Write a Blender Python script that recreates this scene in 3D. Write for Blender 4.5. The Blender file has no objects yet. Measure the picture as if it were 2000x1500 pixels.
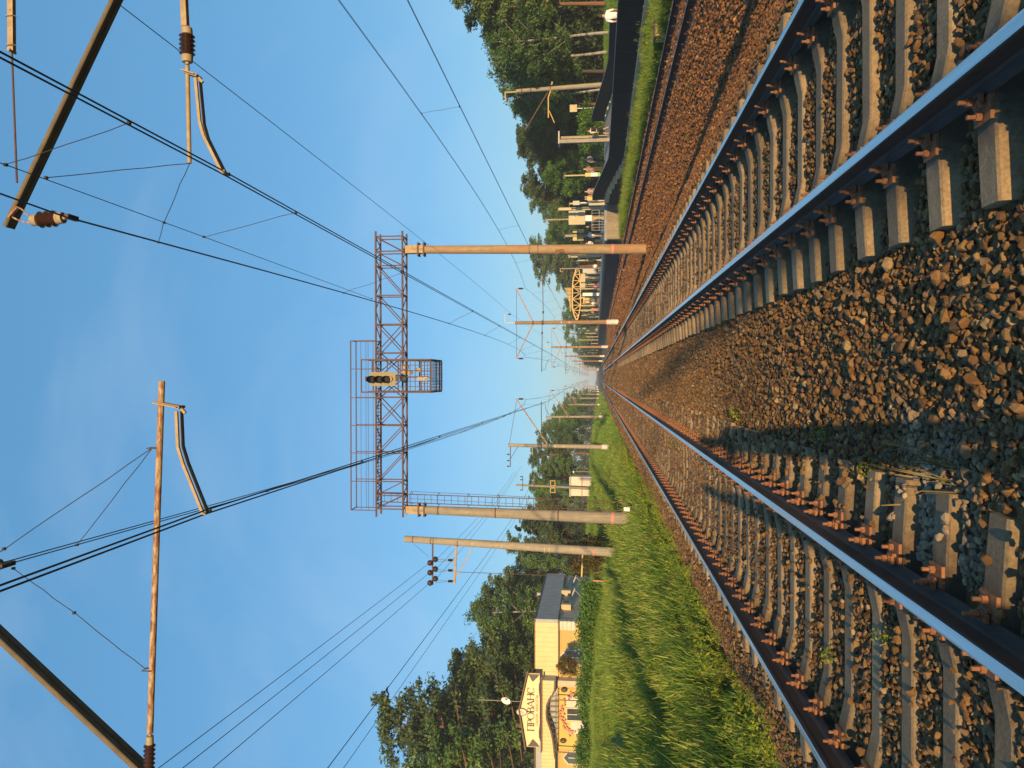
import bpy, bmesh, math, random
import numpy as np
from mathutils import Vector, Matrix, Euler
R = math.radians
SC = bpy.context.scene
COL = SC.collection
random.seed(11)
RNG = np.random.default_rng(5)

# ------------------------------------------------------------------ camera
F_PX = 1500.0                      # focal length in pixels of the 2000 x 1500 photograph
EYE = 1.6                          # eye height above the rail heads (rail head = z 0)
PITCH = math.atan(163 / F_PX)
YAW = math.atan(13 / F_PX)         # slightly to the left
FW = Vector((-math.sin(YAW) * math.cos(PITCH), math.cos(YAW) * math.cos(PITCH), math.sin(PITCH)))
RT = Vector((math.cos(YAW), math.sin(YAW), 0))
UP = RT.cross(FW)
cam_data = bpy.data.cameras.new('camera')
cam = bpy.data.objects.new('camera', cam_data)
COL.objects.link(cam)
# the photograph lies on its side: image left is the sky, image top is the right-hand side
m3 = Matrix((-UP, RT, -FW)).transposed()
cam.matrix_world = Matrix.Translation((0, 0, EYE)) @ m3.to_4x4()
cam_data.sensor_fit = 'HORIZONTAL'
cam_data.sensor_width = 36
cam_data.lens = 36 * F_PX / 2000
cam_data.clip_start = 0.05
cam_data.clip_end = 6000
SC.camera = cam

# ------------------------------------------------------------------ sky and sun
SUN_DIR = Vector((0.080, -1.0, 0.122)).normalized()     # towards the sun: low, behind the camera
SUN_EL = math.asin(SUN_DIR.z)
world = bpy.data.worlds.new('World')
SC.world = world
world.use_nodes = True
nt = world.node_tree
nt.nodes.clear()
w_out = nt.nodes.new('ShaderNodeOutputWorld')
w_bg = nt.nodes.new('ShaderNodeBackground')
w_sky = nt.nodes.new('ShaderNodeTexSky')
w_sky.sky_type = 'NISHITA'
w_sky.sun_disc = False
w_sky.sun_elevation = SUN_EL
w_sky.sun_rotation = math.atan2(SUN_DIR.x, SUN_DIR.y)
w_sky.altitude = 100
w_sky.air_density = 1.0
w_sky.dust_density = 0.3
w_sky.ozone_density = 3.0
w_bg.inputs[1].default_value = 0.15
# thin cirrus streaks
w_tc = nt.nodes.new('ShaderNodeTexCoord')
w_map = nt.nodes.new('ShaderNodeMapping')
w_map.inputs['Rotation'].default_value = (R(20), R(35), R(25))
w_map.inputs['Scale'].default_value = (1.2, 5.0, 2.0)
w_n = nt.nodes.new('ShaderNodeTexNoise')
w_n.inputs['Scale'].default_value = 2.1
w_n.inputs['Detail'].default_value = 7
w_n.inputs['Roughness'].default_value = 0.52
w_n.inputs['Distortion'].default_value = 0.5
w_r = nt.nodes.new('ShaderNodeMapRange')
w_r.inputs['From Min'].default_value = 0.50
w_r.inputs['From Max'].default_value = 0.85
w_r.inputs['To Max'].default_value = 0.22
w_mix = nt.nodes.new('ShaderNodeMix')
w_mix.data_type = 'RGBA'
w_mix.inputs['B'].default_value = (3.2, 3.7, 4.3, 1)
nt.links.new(w_tc.outputs['Generated'], w_map.inputs[0])
nt.links.new(w_map.outputs[0], w_n.inputs['Vector'])
nt.links.new(w_n.outputs[0], w_r.inputs[0])
nt.links.new(w_r.outputs[0], w_mix.inputs['Factor'])
# an even thin high veil evens out the steep gradient of the clear low-sun sky
w_veil = nt.nodes.new('ShaderNodeMix')
w_veil.data_type = 'RGBA'
w_veil.inputs['Factor'].default_value = 0.5
w_veil.inputs['B'].default_value = (0.62, 2.1, 3.75, 1)
nt.links.new(w_sky.outputs[0], w_veil.inputs['A'])
nt.links.new(w_veil.outputs['Result'], w_mix.inputs['A'])
nt.links.new(w_mix.outputs['Result'], w_bg.inputs[0])
nt.links.new(w_bg.outputs[0], w_out.inputs[0])

sun_data = bpy.data.lights.new('sun', 'SUN')
sun_data.energy = 4.8
sun_data.angle = R(0.5)
sun_data.color = (1.0, 0.69, 0.33)
sun = bpy.data.objects.new('sun', sun_data)
sun.rotation_euler = SUN_DIR.to_track_quat('Z', 'Y').to_euler()
sun.location = (8, -60, 20)
COL.objects.link(sun)

SC.view_settings.view_transform = 'Standard'
SC.view_settings.look = 'None'
SC.view_settings.exposure = 0.55
SC.view_settings.gamma = 1.0
SC.view_settings.use_curve_mapping = False
SC.render.engine = 'CYCLES'
SC.cycles.use_denoising = True
SC.cycles.max_bounces = 5
SC.cycles.diffuse_bounces = 2
SC.cycles.glossy_bounces = 2
SC.cycles.transparent_max_bounces = 6


def P(px, py, Y):
    """world point at depth Y seen at photograph pixel (px, py)"""
    d = FW * F_PX + RT * (750 - py) + UP * (1000 - px)
    t = Y / d.y
    return Vector((d.x * t, Y, EYE + d.z * t))


def PZ(px, py, z):
    d = FW * F_PX + RT * (750 - py) + UP * (1000 - px)
    t = (z - EYE) / d.z
    return Vector((d.x * t, d.y * t, z))


# ------------------------------------------------------------------ materials
def nodes_of(name):
    m = bpy.data.materials.new(name)
    m.use_nodes = True
    n = m.node_tree
    return m, n, n.nodes['Principled BSDF']


def ramp(n, fac, stops):
    r = n.nodes.new('ShaderNodeValToRGB')
    e = r.color_ramp.elements
    e[0].position = stops[0][0]
    e[0].color = (*stops[0][1], 1)
    e[1].position = stops[-1][0]
    e[1].color = (*stops[-1][1], 1)
    for p, c in stops[1:-1]:
        x = e.new(p)
        x.color = (*c, 1)
    n.links.new(fac, r.inputs[0])
    return r.outputs[0]


def noise(n, scale, detail=4, rough=0.6, coord='Object', stretch=None):
    tc = n.nodes.new('ShaderNodeTexCoord')
    t = n.nodes.new('ShaderNodeTexNoise')
    t.inputs['Scale'].default_value = scale
    t.inputs['Detail'].default_value = detail
    t.inputs['Roughness'].default_value = rough
    if coord == 'World':
        g = n.nodes.new('ShaderNodeNewGeometry')
        src = g.outputs['Position']
    else:
        src = tc.outputs[coord]
    if stretch:
        mp = n.nodes.new('ShaderNodeMapping')
        mp.inputs['Scale'].default_value = stretch
        n.links.new(src, mp.inputs[0])
        src = mp.outputs[0]
    n.links.new(src, t.inputs['Vector'])
    return t.outputs[0]


def mixc(n, fac, a, b, mode='MIX'):
    mx = n.nodes.new('ShaderNodeMix')
    mx.data_type = 'RGBA'
    mx.blend_type = mode
    for s, v in (('Factor', fac), ('A', a), ('B', b)):
        if isinstance(v, (int, float)):
            mx.inputs[s].default_value = v
        elif isinstance(v, tuple):
            mx.inputs[s].default_value = (*v, 1)
        else:
            n.links.new(v, mx.inputs[s])
    return mx.outputs['Result']


def bump(n, b, src, strength, dist=0.02):
    bn = n.nodes.new('ShaderNodeBump')
    bn.inputs['Strength'].default_value = strength
    bn.inputs['Distance'].default_value = dist
    n.links.new(src, bn.inputs['Height'])
    n.links.new(bn.outputs[0], b.inputs['Normal'])


def mat(name, c1, c2=None, scale=8, rough=0.8, metal=0.0, bmp=0.0, bdist=0.01, stretch=None, coord='Object', lo=0.35, hi=0.65, rnd=0.0):
    """noise blend of two colours, with optional fine relief and per-object variation"""
    m, n, b = nodes_of(name)
    c2 = c2 or tuple(x * 0.7 for x in c1)
    f = noise(n, scale, 6, 0.65, coord, stretch)
    col = ramp(n, f, [(lo, c1), (hi, c2)])
    if rnd:
        oi = n.nodes.new('ShaderNodeObjectInfo')
        v = ramp(n, oi.outputs['Random'], [(0, (1 - rnd,) * 3), (1, (1 + rnd,) * 3)])
        col = mixc(n, 1.0, col, v, 'MULTIPLY')
    n.links.new(col, b.inputs['Base Color'])
    b.inputs['Roughness'].default_value = rough
    b.inputs['Metallic'].default_value = metal
    if bmp:
        bump(n, b, f, bmp, bdist)
    return m


def leafmat(name, stops, trans=0.25, rough=0.55):
    """foliage: colour varies by leaf (from the leaf's own random attribute) and by clump"""
    m, n, b = nodes_of(name)
    at = n.nodes.new('ShaderNodeAttribute')
    at.attribute_name = 'leaf'
    oi = n.nodes.new('ShaderNodeObjectInfo')
    col = ramp(n, at.outputs['Fac'], stops)
    v = ramp(n, oi.outputs['Random'], [(0, (0.75, 0.78, 0.8)), (0.5, (1, 1, 1)), (1, (1.15, 1.16, 0.88))])
    col = mixc(n, 1.0, col, v, 'MULTIPLY')
    n.links.new(col, b.inputs['Base Color'])
    b.inputs['Roughness'].default_value = rough
    b.inputs['Specular IOR Level'].default_value = 0.25
    tr = n.nodes.new('ShaderNodeBsdfTranslucent')
    n.links.new(col, tr.inputs[0])
    ms = n.nodes.new('ShaderNodeMixShader')
    ms.inputs[0].default_value = trans
    out = n.nodes['Material Output']
    n.links.new(b.outputs[0], ms.inputs[1])
    n.links.new(tr.outputs[0], ms.inputs[2])
    n.links.new(ms.outputs[0], out.inputs[0])
    return m


def concrete(name, c, c2=None, rust=0.0, rnd=0.12):
    m, n, b = nodes_of(name)
    c2 = c2 or tuple(x * 0.72 for x in c)
    f = noise(n, 3.5, 8, 0.7, 'World')
    col = ramp(n, f, [(0.3, c), (0.7, c2)])
    f2 = noise(n, 60, 3, 0.6, 'World')
    col = mixc(n, 0.35, col, ramp(n, f2, [(0.3, (0.45, 0.42, 0.4)), (0.7, (1.2, 1.2, 1.2))]), 'MULTIPLY')
    fs_ = noise(n, 1.2, 6, 0.7, 'World', (9, 9, 0.5))
    col = mixc(n, 0.45, col, ramp(n, fs_, [(0.35, (0.55, 0.52, 0.5)), (0.65, (1.15, 1.15, 1.15))]), 'MULTIPLY')
    if rust:
        f3 = noise(n, 1.6, 5, 0.7, 'World', (3, 3, 0.35))
        k = ramp(n, f3, [(0.45, (0, 0, 0)), (0.65, (rust,) * 3)])
        col = mixc(n, k, col, (0.33, 0.13, 0.045))
    oi = n.nodes.new('ShaderNodeObjectInfo')
    v = ramp(n, oi.outputs['Random'], [(0, (1 - rnd,) * 3), (1, (1 + rnd,) * 3)])
    col = mixc(n, 1.0, col, v, 'MULTIPLY')
    n.links.new(col, b.inputs['Base Color'])
    b.inputs['Roughness'].default_value = 0.9
    bump(n, b, f2, 0.25, 0.004)
    return m


M = {}
M['pole'] = concrete('pole_concrete', (0.36, 0.31, 0.24))
M['pole_rust'] = concrete('pole_rusty_concrete', (0.36, 0.26, 0.15), rust=0.85)
M['concrete'] = concrete('grey_concrete', (0.33, 0.30, 0.25))
M['white_base'] = mat('white_painted_concrete', (0.72, 0.70, 0.66), (0.5, 0.46, 0.4), 5, 0.85)
M['pink_band'] = mat('faded_red_paint', (0.62, 0.22, 0.17), (0.5, 0.2, 0.15), 20, 0.8)
M['rust_steel'] = mat('rusty_steel', (0.125, 0.060, 0.042), (0.075, 0.040, 0.034), 9, 0.8, 0.0, 0.1)
M['rust_paint'] = mat('rusty_painted_tube', (0.42, 0.30, 0.17), (0.20, 0.075, 0.035), 7, 0.7, 0, 0.15, stretch=(1.0, 4, 4), lo=0.42, hi=0.58)
M['tan_paint'] = mat('tan_painted_steel', (0.38, 0.27, 0.14), (0.27, 0.18, 0.09), 9, 0.65)
M['beam_paint'] = mat('olive_steel_beam', (0.13, 0.10, 0.055), (0.08, 0.06, 0.04), 6, 0.7)
M['wire'] = mat('dark_wire', (0.03, 0.022, 0.018), (0.02, 0.016, 0.014), 9, 0.7)
M['porcelain'] = mat('brown_porcelain', (0.05, 0.022, 0.015), (0.035, 0.016, 0.012), 5, 0.25)
M['ins_cap'] = mat('insulator_cap', (0.34, 0.27, 0.17), (0.25, 0.18, 0.1), 12, 0.7)
M['clamp'] = mat('dark_clamp', (0.09, 0.05, 0.035), (0.06, 0.04, 0.03), 12, 0.7)
M['dark_metal'] = mat('dark_metal', (0.02, 0.02, 0.022), None, 10, 0.6)
M['black_paint'] = mat('black_paint', (0.012, 0.012, 0.014), None, 10, 0.6)
M['galv'] = mat('galvanised_steel', (0.36, 0.36, 0.35), (0.26, 0.26, 0.26), 10, 0.6, 0.2)
M['white_paint'] = mat('white_paint', (0.78, 0.77, 0.74), (0.62, 0.6, 0.56), 5, 0.7)
M['cream_paint'] = mat('cream_paint', (0.46, 0.39, 0.25), (0.38, 0.32, 0.20), 4, 0.7)
M['yellow_steel'] = mat('ochre_painted_steel', (0.60, 0.40, 0.12), (0.48, 0.31, 0.10), 6, 0.6)


# ------------------------------------------------------------------ mesh building
class MB:
    def __init__(self):
        self.v, self.f, self.m = [], [], []

    def add(self, vs, fs, mi=0):
        o = len(self.v)
        self.v += [tuple(p) for p in vs]
        self.f += [tuple(i + o for i in f) for f in fs]
        self.m += [mi] * len(fs)
        return self

    def box(self, c, s, rot=None, mi=0):
        hx, hy, hz = s[0] / 2, s[1] / 2, s[2] / 2
        vs = [Vector((x, y, z)) for x in (-hx, hx) for y in (-hy, hy) for z in (-hz, hz)]
        if rot is not None:
            vs = [rot @ p for p in vs]
        c = Vector(c)
        return self.add([p + c for p in vs], [(0, 1, 3, 2), (4, 6, 7, 5), (0, 4, 5, 1), (2, 3, 7, 6), (0, 2, 6, 4), (1, 5, 7, 3)], mi)

    def bb(self, x0, x1, y0, y1, z0, z1, mi=0):
        return self.box(((x0 + x1) / 2, (y0 + y1) / 2, (z0 + z1) / 2), (x1 - x0, y1 - y0, z1 - z0), None, mi)

    def bar(self, p0, p1, w, h=None, mi=0, side=None):
        """square bar from p0 to p1"""
        p0, p1 = Vector(p0), Vector(p1)
        h = h or w
        d = (p1 - p0).normalized()
        s = Vector(side) if side else (Vector((0, 0, 1)) if abs(d.z) < 0.9 else Vector((0, 1, 0)))
        a = d.cross(s).normalized()
        b = a.cross(d).normalized()
        vs = []
        for p in (p0, p1):
            for i, j in ((-1, -1), (1, -1), (1, 1), (-1, 1)):
                vs.append(p + a * (i * w / 2) + b * (j * h / 2))
        return self.add(vs, [(0, 3, 2, 1), (4, 5, 6, 7), (0, 1, 5, 4), (1, 2, 6, 5), (2, 3, 7, 6), (3, 0, 4, 7)], mi)

    def tube(self, pts, r, n=8, mi=0, caps=True):
        """tube through pts; r is one radius or one per point"""
        pts = [Vector(p) for p in pts]
        rr = [r] * len(pts) if isinstance(r, (int, float)) else list(r)
        vs, fs = [], []
        prev = None
        for i, p in enumerate(pts):
            d = (pts[min(i + 1, len(pts) - 1)] - pts[max(i - 1, 0)]).normalized()
            if prev is None:
                s = Vector((0, 0, 1)) if abs(d.z) < 0.9 else Vector((1, 0, 0))
                a = d.cross(s).normalized()
            else:
                a = (prev - d * prev.dot(d)).normalized()
            prev = a
            b = d.cross(a)
            for k in range(n):
                t = 2 * math.pi * k / n
                vs.append(p + (a * math.cos(t) + b * math.sin(t)) * rr[i])
        for i in range(len(pts) - 1):
            for k in range(n):
                k2 = (k + 1) % n
                fs.append((i * n + k, i * n + k2, (i + 1) * n + k2, (i + 1) * n + k))
        if caps:
            fs.append(tuple(range(n - 1, -1, -1)))
            fs.append(tuple((len(pts) - 1) * n + k for k in range(n)))
        return self.add(vs, fs, mi)

    def prism(self, poly, y0, y1, mi=0):
        """polygon in the XZ plane pulled from y0 to y1"""
        n = len(poly)
        vs = [(x, y0, z) for x, z in poly] + [(x, y1, z) for x, z in poly]
        fs = [tuple(range(n)), tuple(range(2 * n - 1, n - 1, -1))]
        fs += [(i, i + n, (i + 1) % n + n, (i + 1) % n) for i in range(n)]
        return self.add(vs, fs, mi)

    def ico(self, c, r, sub=1, mi=0, jit=0.0):
        bm = bmesh.new()
        bmesh.ops.create_icosphere(bm, subdivisions=sub, radius=1)
        rx, ry, rz = (r, r, r) if isinstance(r, (int, float)) else r
        vs = [Vector((v.co.x * rx, v.co.y * ry, v.co.z * rz)) * (1 + random.uniform(-jit, jit)) + Vector(c) for v in bm.verts]
        bm.verts.index_update()
        fs = [tuple(v.index for v in f.verts) for f in bm.faces]
        bm.free()
        return self.add(vs, fs, mi)

    def mesh(self, name, mats, smooth=False):
        me = bpy.data.meshes.new(name)
        me.from_pydata(self.v, [], self.f)
        for x in (mats if isinstance(mats, (list, tuple)) else [mats]):
            me.materials.append(x)
        if any(self.m):
            me.polygons.foreach_set('material_index', self.m)
        if smooth:
            me.polygons.foreach_set('use_smooth', [True] * len(self.f))
            me.set_sharp_from_angle(angle=R(40))
        me.update()
        return me

    def build(self, name, mats, parent=None, smooth=False, label=None):
        """link as ONE mesh object; with a parent the coordinates given are world coordinates unless the parent sits at the origin"""
        o = bpy.data.objects.new(name, self.mesh(name, mats, smooth))
        COL.objects.link(o)
        if parent is not None:
            o.parent = parent
            off = world_loc(parent)
            if off.length > 1e-9:
                o.data.transform(Matrix.Translation(-off))
        if label:
            o['label'] = label
        return o


def world_loc(o):
    p = Vector((0, 0, 0))
    while o is not None:
        p = p + Vector(o.location)
        o = o.parent
    return p


def tag(o, label, cat, group=None):
    o['label'] = label
    o['category'] = cat
    if group:
        o['group'] = group
    return o


def thing(name, label, cat, loc=(0, 0, 0), group=None):
    o = bpy.data.objects.new(name, None)
    o.empty_display_size = 0.2
    o.location = loc
    COL.objects.link(o)
    return tag(o, label, cat, group)


def structure(o):
    o['kind'] = 'structure'
    return o


def copy_tree(o, parent=None):
    c = o.copy()
    COL.objects.link(c)
    if parent is not None:
        c.parent = parent
    for ch in o.children:
        copy_tree(ch, c)
    return c


ORD = ['first', 'second', 'third', 'fourth', 'fifth', 'sixth', 'seventh', 'eighth', 'ninth', 'tenth', 'eleventh', 'twelfth', 'thirteenth', 'fourteenth']


def smooth01(a, b, x):
    t = np.clip((x - a) / (b - a), 0, 1)
    return t * t * (3 - 2 * t)


def wob(x, y, s, seed=0.0):
    """cheap smooth noise, -1..1"""
    return (np.sin(x * s * 1.3 + y * s * 0.7 + seed) + np.sin(x * s * -0.6 + y * s * 1.7 + seed * 2.1 + 1.3) + np.sin(x * s * 2.3 + y * s * 1.1 + seed * 0.7 + 4.0) * 0.6) / 2.6

# ================================================================== THE GROUND
FAR = 900.0


def gz(x, y):
    """height of the soil"""
    x = np.asarray(x, float)
    y = np.asarray(y, float)
    z = np.interp(x, [-500, -70, -28, -14, -10.5, -8.3, -6.6, -5.2, -4.2, -4.0, 11.2, 11.6, 14, 17, 19, 22, 26, 60, 500],
                  [4.0, 2.8, 1.75, 1.35, 0.75, 0.15, -0.45, -0.68, -0.72, -1.0, -1.0, -0.72, -0.68, -0.62, -0.45, 0.1, 0.5, 1.3, 2.0])
    left = np.clip((-4.6 - x) / 3.0, 0, 1)
    z = z + left * (0.10 * wob(x, y, 0.35, 1.0) + 0.05 * wob(x, y, 1.1, 2.0))
    z = z + left * np.clip((y - 40) / 60, 0, 1) * 0.45
    return z


def bz(x, y):
    """height of the ballast"""
    x = np.asarray(x, float)
    y = np.asarray(y, float)
    z = np.interp(x, [-5.4, -4.7, -3.75, -3.4, -3.3, -0.65, -0.4, 0.4, 0.75, 0.9, 1.15, 1.55, 1.8, 2.5, 2.75, 3.15, 3.4, 3.7, 4.8, 5.3, 7.5, 8.0, 11.0, 11.9],
                  [-0.85, -0.58, -0.27, -0.245, -0.25, -0.245, -0.25, -0.25, -0.265, -0.275, -0.305, -0.30, -0.258, -0.258, -0.30, -0.305, -0.275, -0.27, -0.62, -0.70, -0.72, -0.67, -0.67, -0.85])
    return z + 0.018 * wob(x, y, 1.9) + 0.012 * wob(x, y, 5.3, 3.0)


def grid_mesh(name, xs, ys, zf, material):
    X, Yg = np.meshgrid(xs, ys)
    Z = zf(X, Yg)
    v = np.stack([X, Yg, Z], -1).reshape(-1, 3)
    nx, ny = len(xs), len(ys)
    i = np.arange(nx - 1)
    j = np.arange(ny - 1)
    I, J = np.meshgrid(i, j)
    a = (J * nx + I).reshape(-1)
    f = np.stack([a, a + 1, a + nx + 1, a + nx], -1)
    me = bpy.data.meshes.new(name)
    me.from_pydata(v.tolist(), [], f.tolist())
    me.materials.append(material)
    me.polygons.foreach_set('use_smooth', [True] * len(f))
    o = bpy.data.objects.new(name, me)
    COL.objects.link(o)
    return structure(o)


# soil and meadow colour
m, n, b = nodes_of('meadow_soil')
f1 = noise(n, 0.25, 6, 0.6, 'World')
f2 = noise(n, 4.0, 6, 0.7, 'World')
c = ramp(n, f1, [(0.32, (0.060, 0.105, 0.018)), (0.55, (0.095, 0.13, 0.026)), (0.75, (0.16, 0.135, 0.05))])
c = mixc(n, 0.5, c, ramp(n, f2, [(0.3, (0.5, 0.5, 0.5)), (0.7, (1.3, 1.3, 1.3))]), 'MULTIPLY')
n.links.new(c, b.inputs['Base Color'])
b.inputs['Roughness'].default_value = 0.95
bump(n, b, f2, 0.8, 0.15)
M['meadow'] = m

# ballast sheet: stone-sized cells
m, n, b = nodes_of('ballast_bed')
g = n.nodes.new('ShaderNodeNewGeometry')
vo = n.nodes.new('ShaderNodeTexVoronoi')
vo.inputs['Scale'].default_value = 17
n.links.new(g.outputs['Position'], vo.inputs['Vector'])
cell = n.nodes.new('ShaderNodeSeparateColor')
n.links.new(vo.outputs['Color'], cell.inputs[0])
big = noise(n, 0.5, 5, 0.6, 'World')
c = ramp(n, cell.outputs[0], [(0.0, (0.075, 0.042, 0.020)), (0.5, (0.14, 0.075, 0.030)), (0.85, (0.19, 0.105, 0.042)), (1.0, (0.28, 0.19, 0.10))])
c = mixc(n, 0.6, c, ramp(n, big, [(0.3, (0.65, 0.6, 0.55)), (0.7, (1.25, 1.2, 1.15))]), 'MULTIPLY')
n.links.new(c, b.inputs['Base Color'])
b.inputs['Roughness'].default_value = 0.95
bump(n, b, vo.outputs['Distance'], -0.9, 0.05)
M['ballast'] = m

# loose stones: one colour each
m, n, b = nodes_of('ballast_stone')
oi = n.nodes.new('ShaderNodeObjectInfo')
c = ramp(n, oi.outputs['Random'], [(0.0, (0.070, 0.040, 0.020)), (0.22, (0.115, 0.062, 0.026)), (0.45, (0.160, 0.085, 0.030)), (0.70, (0.21, 0.115, 0.042)),
                                   (0.80, (0.135, 0.098, 0.062)), (0.93, (0.22, 0.135, 0.056)), (1.0, (0.32, 0.22, 0.11))])
f = noise(n, 22, 5, 0.7, 'World')
c = mixc(n, 0.55, c, ramp(n, f, [(0.3, (0.5, 0.45, 0.42)), (0.7, (1.35, 1.3, 1.25))]), 'MULTIPLY')
# rusty brake-dust on the right-hand side of the line, pale lime spilt beside the left rail
sx = n.nodes.new('ShaderNodeSeparateXYZ')
n.links.new(oi.outputs['Location'], sx.inputs[0])
mr = n.nodes.new('ShaderNodeMapRange')
mr.inputs['From Min'].default_value = 3.2
mr.inputs['From Max'].default_value = 4.4
n.links.new(sx.outputs[0], mr.inputs[0])
rust_amt = n.nodes.new('ShaderNodeMath')
rust_amt.operation = 'MULTIPLY'
rust_amt.inputs[1].default_value = 0.65
n.links.new(mr.outputs[0], rust_amt.inputs[0])
c = mixc(n, rust_amt.outputs[0], c, mixc(n, 1.0, c, (1.22, 0.84, 0.66), 'MULTIPLY'))
dv = n.nodes.new('ShaderNodeVectorMath')
dv.operation = 'DISTANCE'
dv.inputs[1].default_value = (-0.72, 4.45, -0.25)
n.links.new(oi.outputs['Location'], dv.inputs[0])
ln = noise(n, 3, 3, 0.6, 'World')
ad = n.nodes.new('ShaderNodeMath')
ad.operation = 'ADD'
n.links.new(dv.outputs['Value'], ad.inputs[0])
n.links.new(ln, ad.inputs[1])
lm = n.nodes.new('ShaderNodeMapRange')
lm.inputs['From Min'].default_value = 0.72
lm.inputs['From Max'].default_value = 1.15
lm.inputs['To Min'].default_value = 0.45
lm.inputs['To Max'].default_value = 0.0
n.links.new(ad.outputs[0], lm.inputs[0])
c = mixc(n, lm.outputs[0], c, (0.40, 0.35, 0.27))
n.links.new(c, b.inputs['Base Color'])
b.inputs['Roughness'].default_value = 0.9
b.inputs['Specular IOR Level'].default_value = 0.3
bump(n, b, f, 0.35, 0.01)
M['stone'] = m

xs = np.concatenate([[-500, -250, -120, -70, -45], np.arange(-32, -5, 0.75), np.arange(-5, 30, 1.0), [34, 45, 70, 120, 250, 500]])
ys = np.concatenate([np.arange(-40, 0, 6), np.arange(0, 60, 0.8), np.arange(60, 160, 4), [180, 220, 300, 450, 700, 1200, 3000]])
ground = grid_mesh('ground', xs, ys, gz, M['meadow'])
xs = np.concatenate([np.arange(-5.4, 5.4, 0.15), np.arange(5.4, 11.95, 0.3)])
ys = np.concatenate([np.arange(-15, 2, 1.0), np.arange(2, 30, 0.2), np.arange(30, 80, 0.8), np.arange(80, 200, 5), [230, 300, 450, FAR]])
ballast = grid_mesh('ballast', xs, ys, lambda x, y: bz(x, y) - 0.03, M['ballast'])

# ================================================================== THE TRACKS
XR, XL, XS = 2.15, -1.965, 9.45        # track centres: right, left, siding
HALF = 0.795                            # rail head centre from the track centre
m, n, b = nodes_of('rail_side')
f = noise(n, 30, 5, 0.7, 'World', (1, 0.15, 1))
c = ramp(n, f, [(0.3, (0.020, 0.012, 0.010)), (0.7, (0.055, 0.028, 0.018))])
n.links.new(c, b.inputs['Base Color'])
b.inputs['Roughness'].default_value = 0.7
M['rail_side'] = m
m, n, b = nodes_of('rail_polished')
f = noise(n, 40, 3, 0.5, 'World', (6, 0.03, 1))
c = ramp(n, f, [(0.3, (0.58, 0.56, 0.53)), (0.7, (0.80, 0.77, 0.73))])
n.links.new(c, b.inputs['Base Color'])
b.inputs['Metallic'].default_value = 1.0
b.inputs['Roughness'].default_value = 0.24
M['rail_top'] = m
M['rail_rusty'] = mat('rail_rusty_top', (0.30, 0.22, 0.18), (0.16, 0.10, 0.07), 30, 0.4, 0.7)
M['rail_rust_side'] = mat('rail_rust_side', (0.075, 0.034, 0.018), (0.045, 0.022, 0.014), 14, 0.85, coord='Object')
M['bolt'] = mat('rusty_fastening', (0.30, 0.125, 0.05), (0.16, 0.065, 0.03), 40, 0.8, coord='World')
m, n, b = nodes_of('sleeper_concrete')
f = noise(n, 5, 8, 0.72, 'World')
c = ramp(n, f, [(0.3, (0.30, 0.215, 0.125)), (0.7, (0.19, 0.13, 0.07))])
f2 = noise(n, 55, 4, 0.65, 'World')
c = mixc(n, 0.5, c, ramp(n, f2, [(0.28, (0.35, 0.32, 0.3)), (0.62, (1.2, 1.2, 1.2))]), 'MULTIPLY')
# grease and brake dust that has crept out from under the rails
tc = n.nodes.new('ShaderNodeTexCoord')
sx = n.nodes.new('ShaderNodeSeparateXYZ')
n.links.new(tc.outputs['Object'], sx.inputs[0])
ab = n.nodes.new('ShaderNodeMath')
ab.operation = 'ABSOLUTE'
n.links.new(sx.outputs[0], ab.inputs[0])
df = n.nodes.new('ShaderNodeMath')
df.operation = 'SUBTRACT'
n.links.new(ab.outputs[0], df.inputs[0])
df.inputs[1].default_value = 0.795
a2 = n.nodes.new('ShaderNodeMath')
a2.operation = 'ABSOLUTE'
n.links.new(df.outputs[0], a2.inputs[0])
f3 = noise(n, 9, 6, 0.7, 'World')
ad = n.nodes.new('ShaderNodeMath')
ad.operation = 'MULTIPLY_ADD'
n.links.new(f3, ad.inputs[0])
ad.inputs[1].default_value = 0.5
n.links.new(a2.outputs[0], ad.inputs[2])
k = ramp(n, ad.outputs[0], [(0.33, (0.9, 0.9, 0.9)), (0.62, (0, 0, 0))])
c = mixc(n, k, c, (0.055, 0.036, 0.025))
oi = n.nodes.new('ShaderNodeObjectInfo')
c = mixc(n, 1.0, c, ramp(n, oi.outputs['Random'], [(0, (0.72, 0.72, 0.72)), (1, (1.22, 1.2, 1.15))]), 'MULTIPLY')
n.links.new(c, b.inputs['Base Color'])
b.inputs['Roughness'].default_value = 0.92
f4 = noise(n, 28, 7, 0.75, 'World')
bump(n, b, f4, 0.7, 0.012)
M['sleeper'] = m
M['wood_sleeper'] = mat('old_wooden_sleeper', (0.14, 0.065, 0.035), (0.085, 0.04, 0.022), 9, 0.95, 0, 0.3, stretch=(0.5, 6, 6), rnd=0.2)

RAIL_PROFILE = [(-0.075, 0), (0.075, 0), (0.075, 0.012), (0.022, 0.030), (0.010, 0.045), (0.010, 0.132), (0.030, 0.142), (0.0365, 0.150), (0.0365, 0.171), (0.031, 0.178), (0.022, 0.180),
                (-0.022, 0.180), (-0.031, 0.178), (-0.0365, 0.171), (-0.0365, 0.150), (-0.030, 0.142), (-0.010, 0.132), (-0.010, 0.045), (-0.022, 0.030), (-0.075, 0.012)]


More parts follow.
